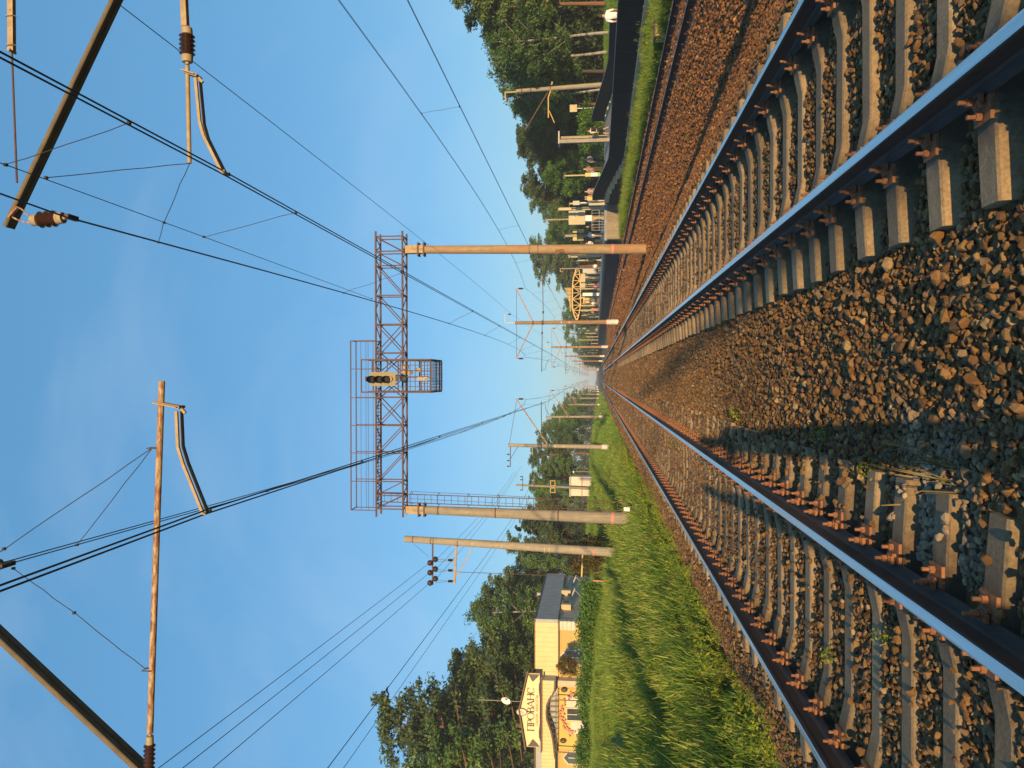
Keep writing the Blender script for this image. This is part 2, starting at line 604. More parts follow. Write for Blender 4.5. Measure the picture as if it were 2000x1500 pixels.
def rail(parent, x, ztop, side, top, y0=-15, y1=FAR):
    pr = RAIL_PROFILE
    k = len(pr)
    yl = [y0] + list(np.arange(0, 120, 6.0)) + [160, 240, 400, y1]
    vs, fs, mi = [], [], []
    for y in yl:
        for px, pz in pr:
            vs.append((x + px, y, ztop - 0.18 + pz))
    for j in range(len(yl) - 1):
        for i in range(k):
            i2 = (i + 1) % k
            fs.append((j * k + i, j * k + i2, (j + 1) * k + i2, (j + 1) * k + i))
            mi.append(1 if i in (9, 10, 11) else 0)
    fs.append(tuple(range(k)))
    mi.append(0)
    b_ = MB()
    b_.add(vs, [f[::-1] for f in fs])
    b_.m = mi
    return b_.build('rail', [side, top], parent)


def sleeper_mesh():
    st = [(0, -0.237, .155), (0.40, -0.237, .155), (0.62, -0.192, .165), (0.70, -0.186, .17), (1.02, -0.186, .17), (1.35, -0.205, .165)]
    st = [(-x, z, w) for x, z, w in st[::-1][:-1]] + st
    b_ = MB()
    vs, fs = [], []
    for x, z, w in st:
        for yy, zz in ((-w / 2 - 0.05, -0.42), (-w / 2 - 0.006, z - 0.010), (-w / 2 + 0.008, z), (w / 2 - 0.008, z), (w / 2 + 0.006, z - 0.010), (w / 2 + 0.05, -0.42)):
            vs.append((x, yy, zz))
    for i in range(len(st) - 1):
        for k in range(5):
            a = i * 6 + k
            fs.append((a, a + 6, a + 7, a + 1))
    fs.append((0, 1, 2, 3, 4, 5))
    e = (len(st) - 1) * 6
    fs.append((e + 5, e + 4, e + 3, e + 2, e + 1, e))
    b_.add(vs, fs)
    return b_.mesh('sleeper', M['sleeper'])


def fastening_geo(b_, ox=0, oy=0, oz=0, sgn=1, lod=False):
    def X(x):
        return ox + sgn * x
    b_.box((X(0.115), oy, oz + 0.008), (0.15, 0.15, 0.018))
    b_.box((X(0.085), oy, oz + 0.038), (0.05, 0.075, 0.02))
    b_.box((X(0.115), oy, oz + 0.024), (0.02, 0.075, 0.03))
    nn = 5 if lod else 7
    for bx, h in ((0.092, 0.125), (0.160, 0.085)):
        b_.tube([(X(bx), oy, oz + 0.02), (X(bx), oy, oz + h)], 0.011, nn)
        b_.tube([(X(bx), oy, oz + h - 0.062), (X(bx), oy, oz + h - 0.036)], 0.021, 6)
        if not lod:
            b_.tube([(X(bx), oy, oz + h - 0.078), (X(bx), oy, oz + h - 0.070)], 0.025, 8)


def make_track(name, label, xc, y0, step, n_single, n_fast):
    t = thing(name, label, 'railway track', (xc, 3.0, -0.4))
    for s in (-1, 1):
        rail(t, xc + s * HALF, 0.0, M['rail_side'], M['rail_top'])
    sm = sleeper_mesh()
    fb = MB()
    fastening_geo(fb)
    fm = fb.mesh('rail_fastening', M['bolt'])
    off = world_loc(t)
    ysl = [y0 - 3 * step + i * step for i in range(n_single)]
    rnd = random.Random(int(xc * 100))
    for i, y in enumerate(ysl):
        o = bpy.data.objects.new('sleeper', sm)
        COL.objects.link(o)
        o.parent = t
        o.location = Vector((xc + rnd.uniform(-0.015, 0.015), y + rnd.uniform(-0.012, 0.012), rnd.uniform(-0.010, 0.004))) - off
        o.rotation_euler = (0, 0, rnd.uniform(-0.018, 0.018))
        if i < n_fast:
            for s in (-1, 1):
                for d in (-1, 1):
                    q = bpy.data.objects.new('rail_fastening', fm)
                    COL.objects.link(q)
                    q.parent = o
                    q.location = (s * HALF - (o.location.x - (xc - off.x)), rnd.uniform(-0.01, 0.01), -0.184)
                    q.rotation_euler = (0, 0, 0 if d > 0 else math.pi)
    # beyond picking apart: joined
    rest = MB()
    base = [tuple(v.co) for v in sm.vertices]
    bf = [tuple(p.vertices) for p in sm.polygons]
    y = ysl[-1] + step
    while y < 190:
        rest.add([(x + xc, yy + y, zz) for x, yy, zz in base], bf)
        y += step
    o = rest.build('far_sleepers', M['sleeper'], t)
    o['kind'] = 'stuff'
    rest = MB()
    for y in ysl[n_fast:]:
        for s in (-1, 1):
            for d in (-1, 1):
                fastening_geo(rest, xc + s * HALF, y, -0.184, d, True)
    o = rest.build('far_fastenings', M['bolt'], t)
    o['kind'] = 'stuff'
    return ysl


ys_r = make_track('railway_track', 'main railway track on concrete sleepers with shiny rails, right of the camera', XR, 3.76, 0.575, 130, 70)
ys_l = make_track('railway_track', 'main railway track on half buried concrete sleepers, left, next to the grass', XL, 3.70, 0.535, 136, 70)

t = thing('railway_track', 'rusty siding track on wooden sleepers running beside the platform', 'railway track', (XS, 8, -0.7))
for s in (-1, 1):
    rail(t, XS + s * HALF, -0.50, M['rail_rust_side'], M['rail_rusty'])
sb = MB()
sb.box((0, 0, -0.075), (2.7, 0.24, 0.15))
sm = sb.mesh('sleeper', M['wood_sleeper'])
ys_s = [9 + i * 0.62 for i in range(140)]
rnd = random.Random(4)
for y in ys_s:
    o = bpy.data.objects.new('sleeper', sm)
    COL.objects.link(o)
    o.parent = t
    o.location = Vector((XS + rnd.uniform(-0.06, 0.06), y, -0.672 + rnd.uniform(-0.01, 0.005))) - world_loc(t)
    o.rotation_euler = (0, 0, rnd.uniform(-0.03, 0.03))
sp = MB()
for y in ys_s:
    for s in (-1, 1):
        for d in (-1, 1):
            x = XS + s * HALF + d * 0.10
            sp.box((x, y, -0.66), (0.09, 0.14, 0.02))
            sp.tube([(x, y, -0.67), (x, y, -0.595)], 0.018, 5)
o = sp.build('spikes', M['bolt'], t)
o['kind'] = 'stuff'


# ================================================================== LOOSE STONES
def stone_mesh(i):
    r = np.random.default_rng(100 + i)
    p = r.normal(size=(17, 3))
    p /= np.linalg.norm(p, axis=1)[:, None]
    p *= r.uniform(0.85, 1.08, (17, 1))
    p *= np.array([1.0, r.uniform(0.6, 0.95), r.uniform(0.5, 0.8)])
    bm = bmesh.new()
    for q in p:
        bm.verts.new(q)
    res = bmesh.ops.convex_hull(bm, input=bm.verts)
    bmesh.ops.delete(bm, geom=[g_ for g_ in res['geom_interior'] if isinstance(g_, bmesh.types.BMVert)], context='VERTS')
    me = bpy.data.meshes.new('stone')
    bm.to_mesh(me)
    bm.free()
    me.materials.append(M['stone'])
    return me


def blocked(x, y, keep):
    """where sleepers and rails leave no room for stones"""
    bad = np.zeros(len(x), bool)
    k = RNG.random(len(x))
    kl = np.where(x > XL + 0.9, np.interp(y, [4.5, 6.5, 9], [0.05, 0.22, 0.4]), np.interp(y, [5, 9, 16], [0.02, 0.03, 0.06]))
    for xc, yl, st, kp, hw in ((XR, ys_r[0], 0.575, 0.01, 0.105), (XL, ys_l[0], 0.535, kl, 0.095), (XS, ys_s[0], 0.62, 0.15, 0.12)):
        ph = np.abs(((y - yl) / st + 0.5) % 1.0 - 0.5) * st
        on = (np.abs(x - xc) < 1.36) & (ph < hw)
        bad |= on & (k > kp * keep)
        bad |= np.abs(np.abs(x - xc) - HALF) < 0.10
    return bad


def stone_points(x0, x1, y0, y1, sp_, size, jit=0.45, keep=1.0):
    gx = np.arange(x0, x1, sp_)
    gy = np.arange(y0, y1, sp_)
    X, Y_ = np.meshgrid(gx, gy)
    X = X.ravel() + RNG.uniform(-jit, jit, X.size) * sp_
    Y_ = Y_.ravel() + RNG.uniform(-jit, jit, Y_.size) * sp_
    ok = ~blocked(X, Y_, keep)
    # only what the lens can see, with a margin for a step to the side
    ok &= np.abs(X) < 0.62 * Y_ + 2.2
    X, Y_ = X[ok], Y_[ok]
    s = size * np.exp(np.clip(RNG.normal(0, 0.26, len(X)), -0.6, 0.45))
    Z = bz(X, Y_) - 0.03 + s * RNG.uniform(-0.1, 0.75, len(X))
    ph = np.abs(((Y_ - ys_l[0]) / 0.535 + 0.5) % 1.0 - 0.5) * 0.535
    over = (np.abs(X - XL) < 1.36) & (ph < 0.10)
    Z = np.where(over, np.maximum(Z, np.where(np.abs(X - XL) < 0.55, -0.225, -0.185)), Z)
    return np.stack([X, Y_, Z], -1), s


def scatter(name, pts, rots, scl, idx, protos, parent=None):
    me = bpy.data.meshes.new(name)
    me.vertices.add(len(pts))
    me.vertices.foreach_set('co', np.asarray(pts, np.float32).ravel())
    for an, ty, arr in (('rot', 'FLOAT_VECTOR', rots), ('scl', 'FLOAT', scl), ('idx', 'INT', idx)):
        a = me.attributes.new(an, ty, 'POINT')
        a.data.foreach_set('vector' if ty == 'FLOAT_VECTOR' else 'value', np.asarray(arr, np.int32 if ty == 'INT' else np.float32).ravel())
    o = bpy.data.objects.new(name, me)
    COL.objects.link(o)
    if parent is not None:
        o.parent = parent
    g_ = bpy.data.node_groups.new(name + '_nodes', 'GeometryNodeTree')
    g_.interface.new_socket('Geometry', in_out='INPUT', socket_type='NodeSocketGeometry')
    g_.interface.new_socket('Geometry', in_out='OUTPUT', socket_type='NodeSocketGeometry')
    N = g_.nodes
    i_ = N.new('NodeGroupInput')
    o_ = N.new('NodeGroupOutput')
    jn = N.new('GeometryNodeJoinGeometry')
    for p in reversed(protos):        # a multi-input socket lists its newest link first
        oi_ = N.new('GeometryNodeObjectInfo')
        oi_.inputs['Object'].default_value = p
        oi_.inputs['As Instance'].default_value = True
        g_.links.new(oi_.outputs['Geometry'], jn.inputs[0])
    ip = N.new('GeometryNodeInstanceOnPoints')
    ip.inputs['Pick Instance'].default_value = True
    for an, ty, sock in (('rot', 'FLOAT_VECTOR', 'Rotation'), ('scl', 'FLOAT', 'Scale'), ('idx', 'INT', 'Instance Index')):
        na = N.new('GeometryNodeInputNamedAttribute')
        na.data_type = ty
        na.inputs['Name'].default_value = an
        out = [s_ for s_ in na.outputs if s_.enabled and s_.name == 'Attribute'][0]
        g_.links.new(out, ip.inputs[sock])
    g_.links.new(i_.outputs[0], ip.inputs['Points'])
    g_.links.new(jn.outputs[0], ip.inputs['Instance'])
    g_.links.new(ip.outputs[0], o_.inputs[0])
    md = o.modifiers.new('scatter', 'NODES')
    md.node_group = g_
    o['kind'] = 'stuff'
    return o


allp, alls = [], []
for args in ((-4.95, 5.3, 2.3, 13, 0.040, 0.0255), (-5.0, 5.3, 13, 24, 0.050, 0.031), (-5.0, 5.3, 24, 60, 0.075, 0.042),
             (5.3, 11.6, 9, 30, 0.075, 0.036), (5.3, 11.6, 30, 62, 0.12, 0.055), (-5.0, 11.6, 60, 150, 0.20, 0.10)):
    p_, s_ = stone_points(*args)
    allp.append(p_)
    alls.append(s_)
# the bigger loose lumps on top, in the middle and at the edges
p_, s_ = stone_points(-0.7, 0.8, 2.3, 12, 0.14, 0.032)
p_[:, 2] += 0.02
allp.append(p_)
alls.append(s_)
pts = np.concatenate(allp)
scl = np.concatenate(alls)
rots = RNG.uniform(-1, 1, (len(pts), 3)) * np.array([0.6, 0.6, math.pi])
idx = RNG.integers(0, 12, len(pts))
# the 300 that show largest are stones of their own
d = pts - np.array([0, 0, EYE])
dep = d @ np.array(FW)
u = (d @ np.array(RT)) / dep * F_PX
v = (d @ np.array(UP)) / dep * F_PX
vis = (dep > 0) & (np.abs(u) < 745) & (np.abs(v) < 995)
size_px = np.where(vis, scl / dep, 0)
top = np.argsort(-size_px)[:300]
stone_me = [stone_mesh(i) for i in range(12)]
protos = []
for k, i in enumerate(top):
    o = bpy.data.objects.new('stone', stone_me[k % 12])
    COL.objects.link(o)
    o.parent = ballast
    o.location = pts[i]
    o.rotation_euler = rots[i]
    o.scale = (scl[i],) * 3
    if k < 12:
        protos.append(o)
mask = np.ones(len(pts), bool)
mask[top] = False
scatter('loose_stones', pts[mask], rots[mask], scl[mask], idx[mask], protos, ballast)

# ================================================================== OVERHEAD LINE MASTS
def cone_pole(b_, p0, p1, r0, r1, n=18, mi=0):
    p0, p1 = Vector(p0), Vector(p1)
    ts = [0, 0.25, 0.5, 0.75, 1]
    b_.tube([p0.lerp(p1, t_) for t_ in ts], [r0 + (r1 - r0) * t_ for t_ in ts], n, mi)


def insulator(parent, p0, p1, sheds=5, r=0.085, cap=0.045):
    """string insulator between p0 and p1: end caps and ribbed porcelain"""
    p0, p1 = Vector(p0), Vector(p1)
    b_ = MB()
    pts_, rr = [], []
    a, e = 0.22, 0.78
    for k in range(sheds * 2 + 1):
        t_ = a + (e - a) * k / (sheds * 2)
        pts_.append(p0.lerp(p1, t_))
        rr.append(r * 0.62 if k % 2 == 0 else r)
    b_.tube(pts_, rr, 14)
    o = b_.build('insulator', M['porcelain'], parent, True)
    b_ = MB()
    b_.tube([p0, p0.lerp(p1, 0.05), p0.lerp(p1, 0.06), p0.lerp(p1, a + 0.01)], [cap * 0.4, cap * 0.4, cap, cap * 1.1], 12)
    b_.tube([p0.lerp(p1, e - 0.01), p0.lerp(p1, 0.94), p0.lerp(p1, 0.95), p1], [cap * 1.1, cap, cap * 0.4, cap * 0.4], 12)
    c_ = MB()
    c_.v, c_.f, c_.m = b_.v, b_.f, b_.m
    q = c_.build('insulator_caps', M['ins_cap'], parent, True)
    return o


def band(b_, p, r, h=0.05, n=14):
    p = Vector(p)
    b_.tube([p - Vector((0, 0, h / 2)), p + Vector((0, 0, h / 2))], r, n)


def far_mast(dirs, hook=False, crossarm=False, rusty=False):
    """prototype at the origin, 10 m of conical concrete; dirs lists (side, reach of bracket tip, tube reach, tube z)"""
    t = thing('catenary_mast', 'x', 'mast')
    b_ = MB()
    cone_pole(b_, (0, 0, -0.6), (0, 0, 10.0), 0.235, 0.155, 16)
    b_.build('pole', M['pole_rust' if rusty else 'pole'], t, True)
    b_ = MB()
    b_.tube([(0, 0, -0.3), (0, 0, 0.95)], [0.27, 0.245], 16)
    b_.build('painted_base', M['white_base'], t, True)
    b_ = MB()
    band(b_, (0, 0, 0.98), 0.246, 0.12)
    b_.build('red_band', M['pink_band'], t, True)
    for z in (4.6, 5.4):
        b_ = MB()
        b_.box((0, -0.21, z), (0.18, 0.02, 0.14))
        b_.build('number_plate', M['cream_paint'], t)
    for s, reach, zr, zt, tube, ztb in dirs:
        b_ = MB()
        for dy in (-0.05, 0.05):
            b_.bar((s * 0.1, dy, zr), (s * reach, dy, zt), 0.05, 0.10)
        b_.build('bracket', M['rust_paint'], t)
        b_ = MB()
        b_.tube([(s * 0.1, 0, 9.85), (s * (reach - 0.25), 0, zt - 0.05)], 0.022, 6)
        b_.build('tie_rod', M['rust_steel'], t)
        b_ = MB()
        band(b_, (0, 0, zr), 0.205, 0.1)
        band(b_, (0, 0, ztb), 0.215, 0.1)
        b_.build('pole_band', M['rust_steel'], t, True)
        b_ = MB()
        b_.tube([(s * 0.15, 0, ztb), (s * 0.8, 0, ztb)], 0.03, 8)
        b_.tube([(s * 1.25, 0, ztb), (s * tube, 0, ztb + 0.05)], 0.035, 8)
        b_.build('cantilever_tube', M['rust_steel'], t, True)
        insulator(t, (s * 0.8, 0, ztb), (s * 1.25, 0, ztb), 4, 0.09)
        x = s * (tube - 0.25)
        b_ = MB()
        b_.tube([(x, 0, ztb), (x, 0, ztb - 0.35), (x - s * 0.5, 0, ztb - 0.38), (x - s * 1.1, 0, ztb - 0.72)], 0.022, 6)
        b_.build('registration_arm', M['rust_steel'], t, True)
        insulator(t, (s * reach, 0, zt - 0.1), (s * reach, 0, zt - 0.85), 4, 0.10)
    if hook:
        b_ = MB()
        b_.bar((0, 0, 10.0), (0, 0, 11.0), 0.09)
        b_.bar((-0.045, 0, 11.0), (0.9, 0, 11.0), 0.09)
        b_.tube([(0.86, 0, 11.0), (0.86, 0, 10.75)], 0.02, 6)
        b_.build('feeder_hook', M['galv'], t)
        insulator(t, (0.86, 0, 10.75), (0.86, 0, 10.35), 3, 0.09)
    if crossarm:
        b_ = MB()
        b_.bar((0.1, 0, 9.75), (-2.1, 0, 9.75), 0.08)
        b_.bar((-0.1, 0, 9.0), (-1.3, 0, 9.72), 0.05)
        b_.build('cross_arm', M['rust_steel'], t)
        for x in (-0.9, -1.5, -2.05):
            insulator(t, (x, 0, 9.78), (x, 0, 10.12), 3, 0.075, 0.03)
        b_ = MB()
        b_.bar((-0.15, 0, 7.6), (-0.85, 0, 7.6), 0.07)
        b_.build('cross_arm', M['tan_paint'], t)
    return t


ML = far_mast([(1, 4.5, 6.1, 9.25, 4.3, 6.75)], crossarm=True)
ML['group'] = 'catenary masts left of the tracks'
YL = [74, 131, 188, 246, 304, 362, 420, 480, 540, 600]
for k, y in enumerate(YL):
    o = ML if k == 0 else copy_tree(ML)
    o.location = (-6.68, y, 0.05)
    o.rotation_euler = (0, R((0.6, -0.4, 0.3, 0, 0.5, 0.2, 0, 0, 0, 0)[k]), 0)
    o['label'] = ('concrete catenary mast with white painted foot in the grass, ' + ORD[k] + ' along the left side') if k else 'concrete catenary mast with white foot in the grass, nearest of the left row'
MR = far_mast([(-1, 3.55, 8.2, 9.9, 4.9, 7.3), (1, 3.4, 8.2, 9.9, 4.6, 7.2)], hook=True, rusty=True)
MR['group'] = 'catenary masts between the main tracks and the siding'
YR = [76, 138, 198, 258, 318, 378, 438, 500, 560, 620]
for k, y in enumerate(YR):
    o = MR if k == 0 else copy_tree(MR)
    o.location = (5.42, y, -0.45)
    o['label'] = ('rust stained catenary mast with double bracket beside the siding, ' + ORD[k] + ' beyond the signal gantry') if k else 'rust stained concrete mast with white foot and top hook, first beyond the signal gantry'

# the two near masts, only their brackets reach into the picture
YN_R, YN_L = 8.93, 8.47
near_r = thing('catenary_mast', 'near mast bracket with tan beam, tube and brown insulator reaching in at upper right', 'mast', (5.75, YN_R, -0.7))
b_ = MB()
cone_pole(b_, (5.75, YN_R, -1.0), (5.72, YN_R, 9.4), 0.235, 0.155, 20)
b_.build('pole', M['pole_rust'], near_r, True)


def channel(b_, p0, p1, y, w=0.065, h=0.035):
    """steel channel: web and two flanges, open to the far side"""
    p0, p1 = Vector(p0), Vector(p1)
    d_ = (p1 - p0).normalized()
    nrm = Vector((0, 1, 0)).cross(d_).normalized()
    b_.bar(p0, p1, 0.012, h, side=nrm)
    for k in (-1, 1):
        o_ = nrm * (k * (h / 2 + 0.004)) + Vector((0, w / 2, 0))
        b_.bar(p0 + o_, p1 + o_, w, 0.012, side=nrm)


tip, low = P(8, 442, YN_R), P(217, 0, YN_R)
dirv = (low - tip).normalized()
root_p = tip + dirv * ((5.62 - tip.x) / dirv.x)
b_ = MB()
channel(b_, tip, root_p, YN_R)
b_.build('bracket', M['beam_paint'], near_r)
b_ = MB()
channel(b_, tip + Vector((0, 0.085, 0)), root_p + Vector((0, 0.085, 0)), YN_R)
for k in range(1, 6):
    q = tip.lerp(root_p, k / 6)
    b_.box(q + Vector((0, 0.06, 0)), (0.06, 0.09, 0.008))
b_.build('bracket', M['beam_paint'], near_r)
# tie rod and perforated tie plate
r0, r1, r2 = P(33, 357, YN_R), P(23, 100, YN_R), P(20, -260, YN_R)
b_ = MB()
b_.tube([r0, r1], 0.013, 8)
b_.build('tie_rod', M['rust_steel'], near_r, True)
b_ = MB()
for dz in (-0.012, 0.012):
    b_.bar(r1 + Vector((0, dz * 2, 0)), r2 + Vector((0, dz * 2, 0)), 0.008, 0.075)
b_.tube([r1 + Vector((0, -0.06, 0)), r1 + Vector((0, 0.06, 0))], 0.02, 8)
for k in range(9):
    q = r1.lerp(r2, k / 9)
    b_.tube([q + Vector((0, -0.034, 0)), q + Vector((0, -0.027, 0))], 0.012, 8)
for dy in (90, 33):
    q = P(23, dy, YN_R)
    b_.tube([q + Vector((0, 0, 0.075)), q + Vector((0, -0.05, 0.04)), q + Vector((0, -0.05, -0.04)), q + Vector((0, 0, -0.075))], 0.006, 6)
b_.build('tie_plate', M['tan_paint'], near_r)
# hanging insulator of the messenger wire
h0, h1, h2 = P(22, 410, YN_R), P(62, 431, YN_R), P(128, 425, YN_R)
b_ = MB()
b_.tube([P(30, 403, YN_R), P(42, 408, YN_R), P(58, 424, YN_R), P(66, 432, YN_R)], 0.010, 6)
b_.tube([P(24, 424, YN_R), P(40, 432, YN_R), P(58, 435, YN_R), P(66, 430, YN_R)], 0.010, 6)
b_.bar(P(18, 424, YN_R), P(34, 406, YN_R), 0.05, 0.03)
b_.build('hanger', M['rust_paint'], near_r, True)
insulator(near_r, h1 + Vector((0, 0, 0.02)), h2, 3, 0.105, 0.07)
b_ = MB()
b_.box(P(140, 425, YN_R), (0.06, 0.20, 0.05))
b_.tube([P(120, 428, YN_R), P(134, 425, YN_R)], 0.02, 8)
b_.build('messenger_clamp', M['clamp'], near_r)
# cantilever tube with insulator and bent steady arms
t0, t1 = P(370, 319, YN_R), P(366, 128, YN_R)
b_ = MB()
b_.tube([t0, t1], 0.026, 10)
b_.build('cantilever_tube', M['tan_paint'], near_r, True)
insulator(near_r, P(366, 126, YN_R), P(365, 50, YN_R), 5, 0.095, 0.062)
b_ = MB()
q0, q1 = P(362, 52, YN_R), P(352, -160, YN_R)
b_.bar(q0 + Vector((0, -0.03, 0)), q1 + Vector((0, -0.03, 0)), 0.012, 0.07)
b_.bar(q0 + Vector((0, 0.03, 0)), q1 + Vector((0, 0.03, 0)), 0.012, 0.07)
b_.build('tube_bracket', M['tan_paint'], near_r)


def steady(parent, YY, post, bend, arm, mat_=None):
    """drop bracket on the tube and the pair of bent steady arms"""
    b_ = MB()
    b_.bar(P(*post[0], YY), P(*post[1], YY), 0.03, 0.09)
    b_.bar(P(*post[0], YY) + Vector((0, -0.03, 0.0)), P(*post[1], YY) + Vector((0, -0.03, 0.0)), 0.012, 0.13)
    b_.tube([P(*post[1], YY) + Vector((0, -0.06, 0)), P(*post[1], YY) + Vector((0, 0.08, 0))], 0.02, 8)
    b_.bar(P(*post[1], YY), P(post[1][0] + 10, post[1][1] + 12, YY), 0.03, 0.03)
    b_.build('drop_bracket', M['tan_paint'], parent)
    for k, dy in enumerate((-0.05, 0.06)):
        b_ = MB()
        q_ = [P(*p_, YY) + Vector((0, dy, 0)) for p_ in arm]
        for i in range(len(q_) - 1):
            b_.bar(q_[i], q_[i + 1], 0.028, 0.034)
        b_.box(q_[-1] + Vector((0, 0, -0.02)), (0.04, 0.04, 0.05))
        b_.build('steady_arm', M['tan_paint' if k == 0 else 'beam_paint'], parent)


steady(near_r, YN_R, ((361, 141), (386, 149)), None, ((386, 155), (394, 240), (402, 268), (437, 338)))

near_l = thing('catenary_mast', 'near mast bracket with long rusty tube and dark beam reaching in at upper left', 'mast', (-6.5, YN_L, -0.4))
b_ = MB()
cone_pole(b_, (-6.5, YN_L, -1.0), (-6.45, YN_L, 9.4), 0.235, 0.155, 20)
b_.build('pole', M['pole'], near_l, True)
tip, low = P(-120, 1141, YN_L), P(262, 1500, YN_L)
dirv = (low - tip).normalized()
root_p = tip + dirv * ((-6.35 - tip.x) / dirv.x)
b_ = MB()
channel(b_, tip, root_p, YN_L, 0.07, 0.045)
b_.build('bracket', M['beam_paint'], near_l)
b_ = MB()
channel(b_, tip + Vector((0, 0.10, 0)), root_p + Vector((0, 0.10, 0)), YN_L, 0.07, 0.045)
for k in range(1, 6):
    q = tip.lerp(root_p, k / 6)
    b_.bar(q + Vector((0, 0.02, 0)), q + Vector((0, 0.10, 0.0)), 0.012, 0.05)
b_.build('bracket', M['beam_paint'], near_l)
t0, t1 = P(316, 744, YN_L), P(293, 1432, YN_L)
b_ = MB()
b_.tube([t0.lerp(t1, k / 8) for k in range(9)], 0.036, 12)
b_.build('cantilever_tube', M['rust_paint'], near_l, True)
insulator(near_l, P(293, 1432, YN_L), P(290, 1525, YN_L), 6, 0.068, 0.04)
b_ = MB()
b_.tube([P(290, 1525, YN_L), Vector((-6.35, YN_L, P(290, 1525, YN_L).z))], 0.03, 8)
b_.build('tube_bracket', M['rust_paint'], near_l, True)
steady(near_l, YN_L, ((306, 786), (352, 795)), None, ((349, 803), (352, 872), (362, 905), (400, 1000)))
hp = P(-25, 1095, YN_L)
insulator(near_l, hp + Vector((0, 0, 0.35)), P(4, 1104, YN_L), 3, 0.10, 0.07)
b_ = MB()
b_.tube([hp + Vector((0, 0, 0.35)), Vector((hp.x - 0.1, YN_L + 0.05, tip.z - 0.05))], 0.012, 6)
b_.box(P(14, 1103, YN_L), (0.05, 0.22, 0.05))
b_.build('messenger_clamp', M['clamp'], near_l)
for q, nm in (((300, 875), 1), ((291, 1308), 2)):
    c0 = P(*q, YN_L)
    b_ = MB()
    b_.tube([c0 + Vector((0, -0.045, -0.05)), c0 + Vector((0, -0.045, 0.06)), c0 + Vector((0, 0.045, 0.06)), c0 + Vector((0, 0.045, -0.05))], 0.008, 6)
    b_.build('u_bolt', M['clamp'], near_l, True)

# the masts one span behind the camera: only their long shadows reach the picture
o = copy_tree(MR)
o.location = (5.6, -48, -0.45)
o['label'] = 'catenary mast one span behind the camera'
o['group'] = 'catenary masts between the main tracks and the siding'


# ================================================================== OVERHEAD WIRES
def span(p0, p1, sag, n=14):
    p0, p1 = Vector(p0), Vector(p1)
    return [p0.lerp(p1, k / n) - Vector((0, 0, 4 * sag * (k / n) * (1 - k / n))) for k in range(n + 1)]


def wire_mesh(b_, pts_, r, n=5):
    b_.tube(pts_, r, n, caps=False)


def line_x(sup, y):
    return np.interp(y, [s[0] for s in sup], [s[1] for s in sup])


def overhead_line(label, sup_m, sup_c, sag, zc, droppers, rc=0.0095, clamp_mid=True):
    """sup_m: (y, x, z) of the messenger supports; sup_c: (y, x) of the contact wire registrations"""
    t = thing('overhead_line', label, 'overhead line', (sup_c[1][1], sup_c[1][0], zc))
    for dx in (-0.022, 0.022):
        b_ = MB()
        ym = sorted(set([s[0] for s in sup_c] + list(np.arange(-40, 140, 6))))
        wire_mesh(b_, [(line_x(sup_c, y) + dx, y, zc) for y in ym], rc)
        b_.build('contact_wire', M['wire'], t, True)
    for dz in (0, 0.045):
        b_ = MB()
        pl = []
        for k in range(len(sup_m) - 1):
            a, e = sup_m[k], sup_m[k + 1]
            seg = span((a[1], a[0], a[2]), (e[1], e[0], e[2]), sag)
            pl += seg if k == 0 else seg[1:]
        wire_mesh(b_, [p_ + Vector((dz * 0.5, 0, dz)) for p_ in pl], 0.0075)
        b_.build('messenger_wire', M['wire'], t, True)

    def mz(y):
        for k in range(len(sup_m) - 1):
            a, e = sup_m[k], sup_m[k + 1]
            if a[0] <= y <= e[0]:
                f_ = (y - a[0]) / (e[0] - a[0])
                return a[1] + (e[1] - a[1]) * f_, a[2] + (e[2] - a[2]) * f_ - 4 * sag * f_ * (1 - f_)
        return sup_m[-1][1], sup_m[-1][2]
    rnd_ = random.Random(int(abs(sup_c[0][1]) * 100))
    for y in droppers:
        x, z = mz(y)
        top_ = Vector((x, y, z))
        bot = Vector((line_x(sup_c, y) - 0.022, y, zc))
        b_ = MB()
        q = []
        for k in range(7):
            f_ = k / 6
            w_ = 0.015 * (0 < k < 6)
            q.append(top_.lerp(bot, f_) + Vector((rnd_.uniform(-w_, w_), rnd_.uniform(-w_, w_), 0)))
        wire_mesh(b_, q, 0.0045 if y < 20 else 0.006)
        b_.box(top_, (0.03, 0.05, 0.04))
        b_.box(bot + Vector((0.01, 0, 0.015)), (0.06, 0.05, 0.035))
        b_.build('dropper', M['wire'], t)
    return t, mz


zC = EYE + 4.5
xm_r = P(130, 425, YN_R)
sup_mr = [(-48, 2.1, 8.2), (YN_R, xm_r.x, xm_r.z)] + [(y, 2.0, 8.55) for y in YR]
sup_cr = [(-48, 1.9), (YN_R, P(438, 337, YN_R).x)] + [(y, 2.35 if k % 2 == 0 else 1.95) for k, y in enumerate(YR)]
dl = lambda a, e, n_: [a + (e - a) * (k + 0.5) / n_ for k in range(n_)]
t_r, mz_r = overhead_line('overhead line above the right main track, twin contact wires and messenger wires', sup_mr, sup_cr, 1.55, zC,
                          [17.6, 28, 36, 46, 57, 67] + dl(76, 138, 6) + dl(138, 198, 5) + dl(198, 258, 4))
xm_l = P(8, 1104, YN_L)
sup_ml = [(-50, -2.0, 8.6), (YN_L, xm_l.x, xm_l.z)] + [(y, -2.18, 8.35) for y in YL]
sup_cl = [(-50, -2.3), (YN_L, P(400, 1000, YN_L).x)] + [(y, -2.3 if k % 2 == 0 else -1.7) for k, y in enumerate(YL)]
t_l, mz_l = overhead_line('overhead line above the left main track, twin contact wires and messenger wires', sup_ml, sup_cl, 1.75, zC,
                          [14.5, 22, 30.5, 40, 50, 62] + dl(74, 131, 6) + dl(131, 188, 5) + dl(188, 246, 4))
sup_ms = [(-48, 9.5, 8.3), (YN_R, 9.4, 8.3)] + [(y, 8.85, 8.5) for y in YR]
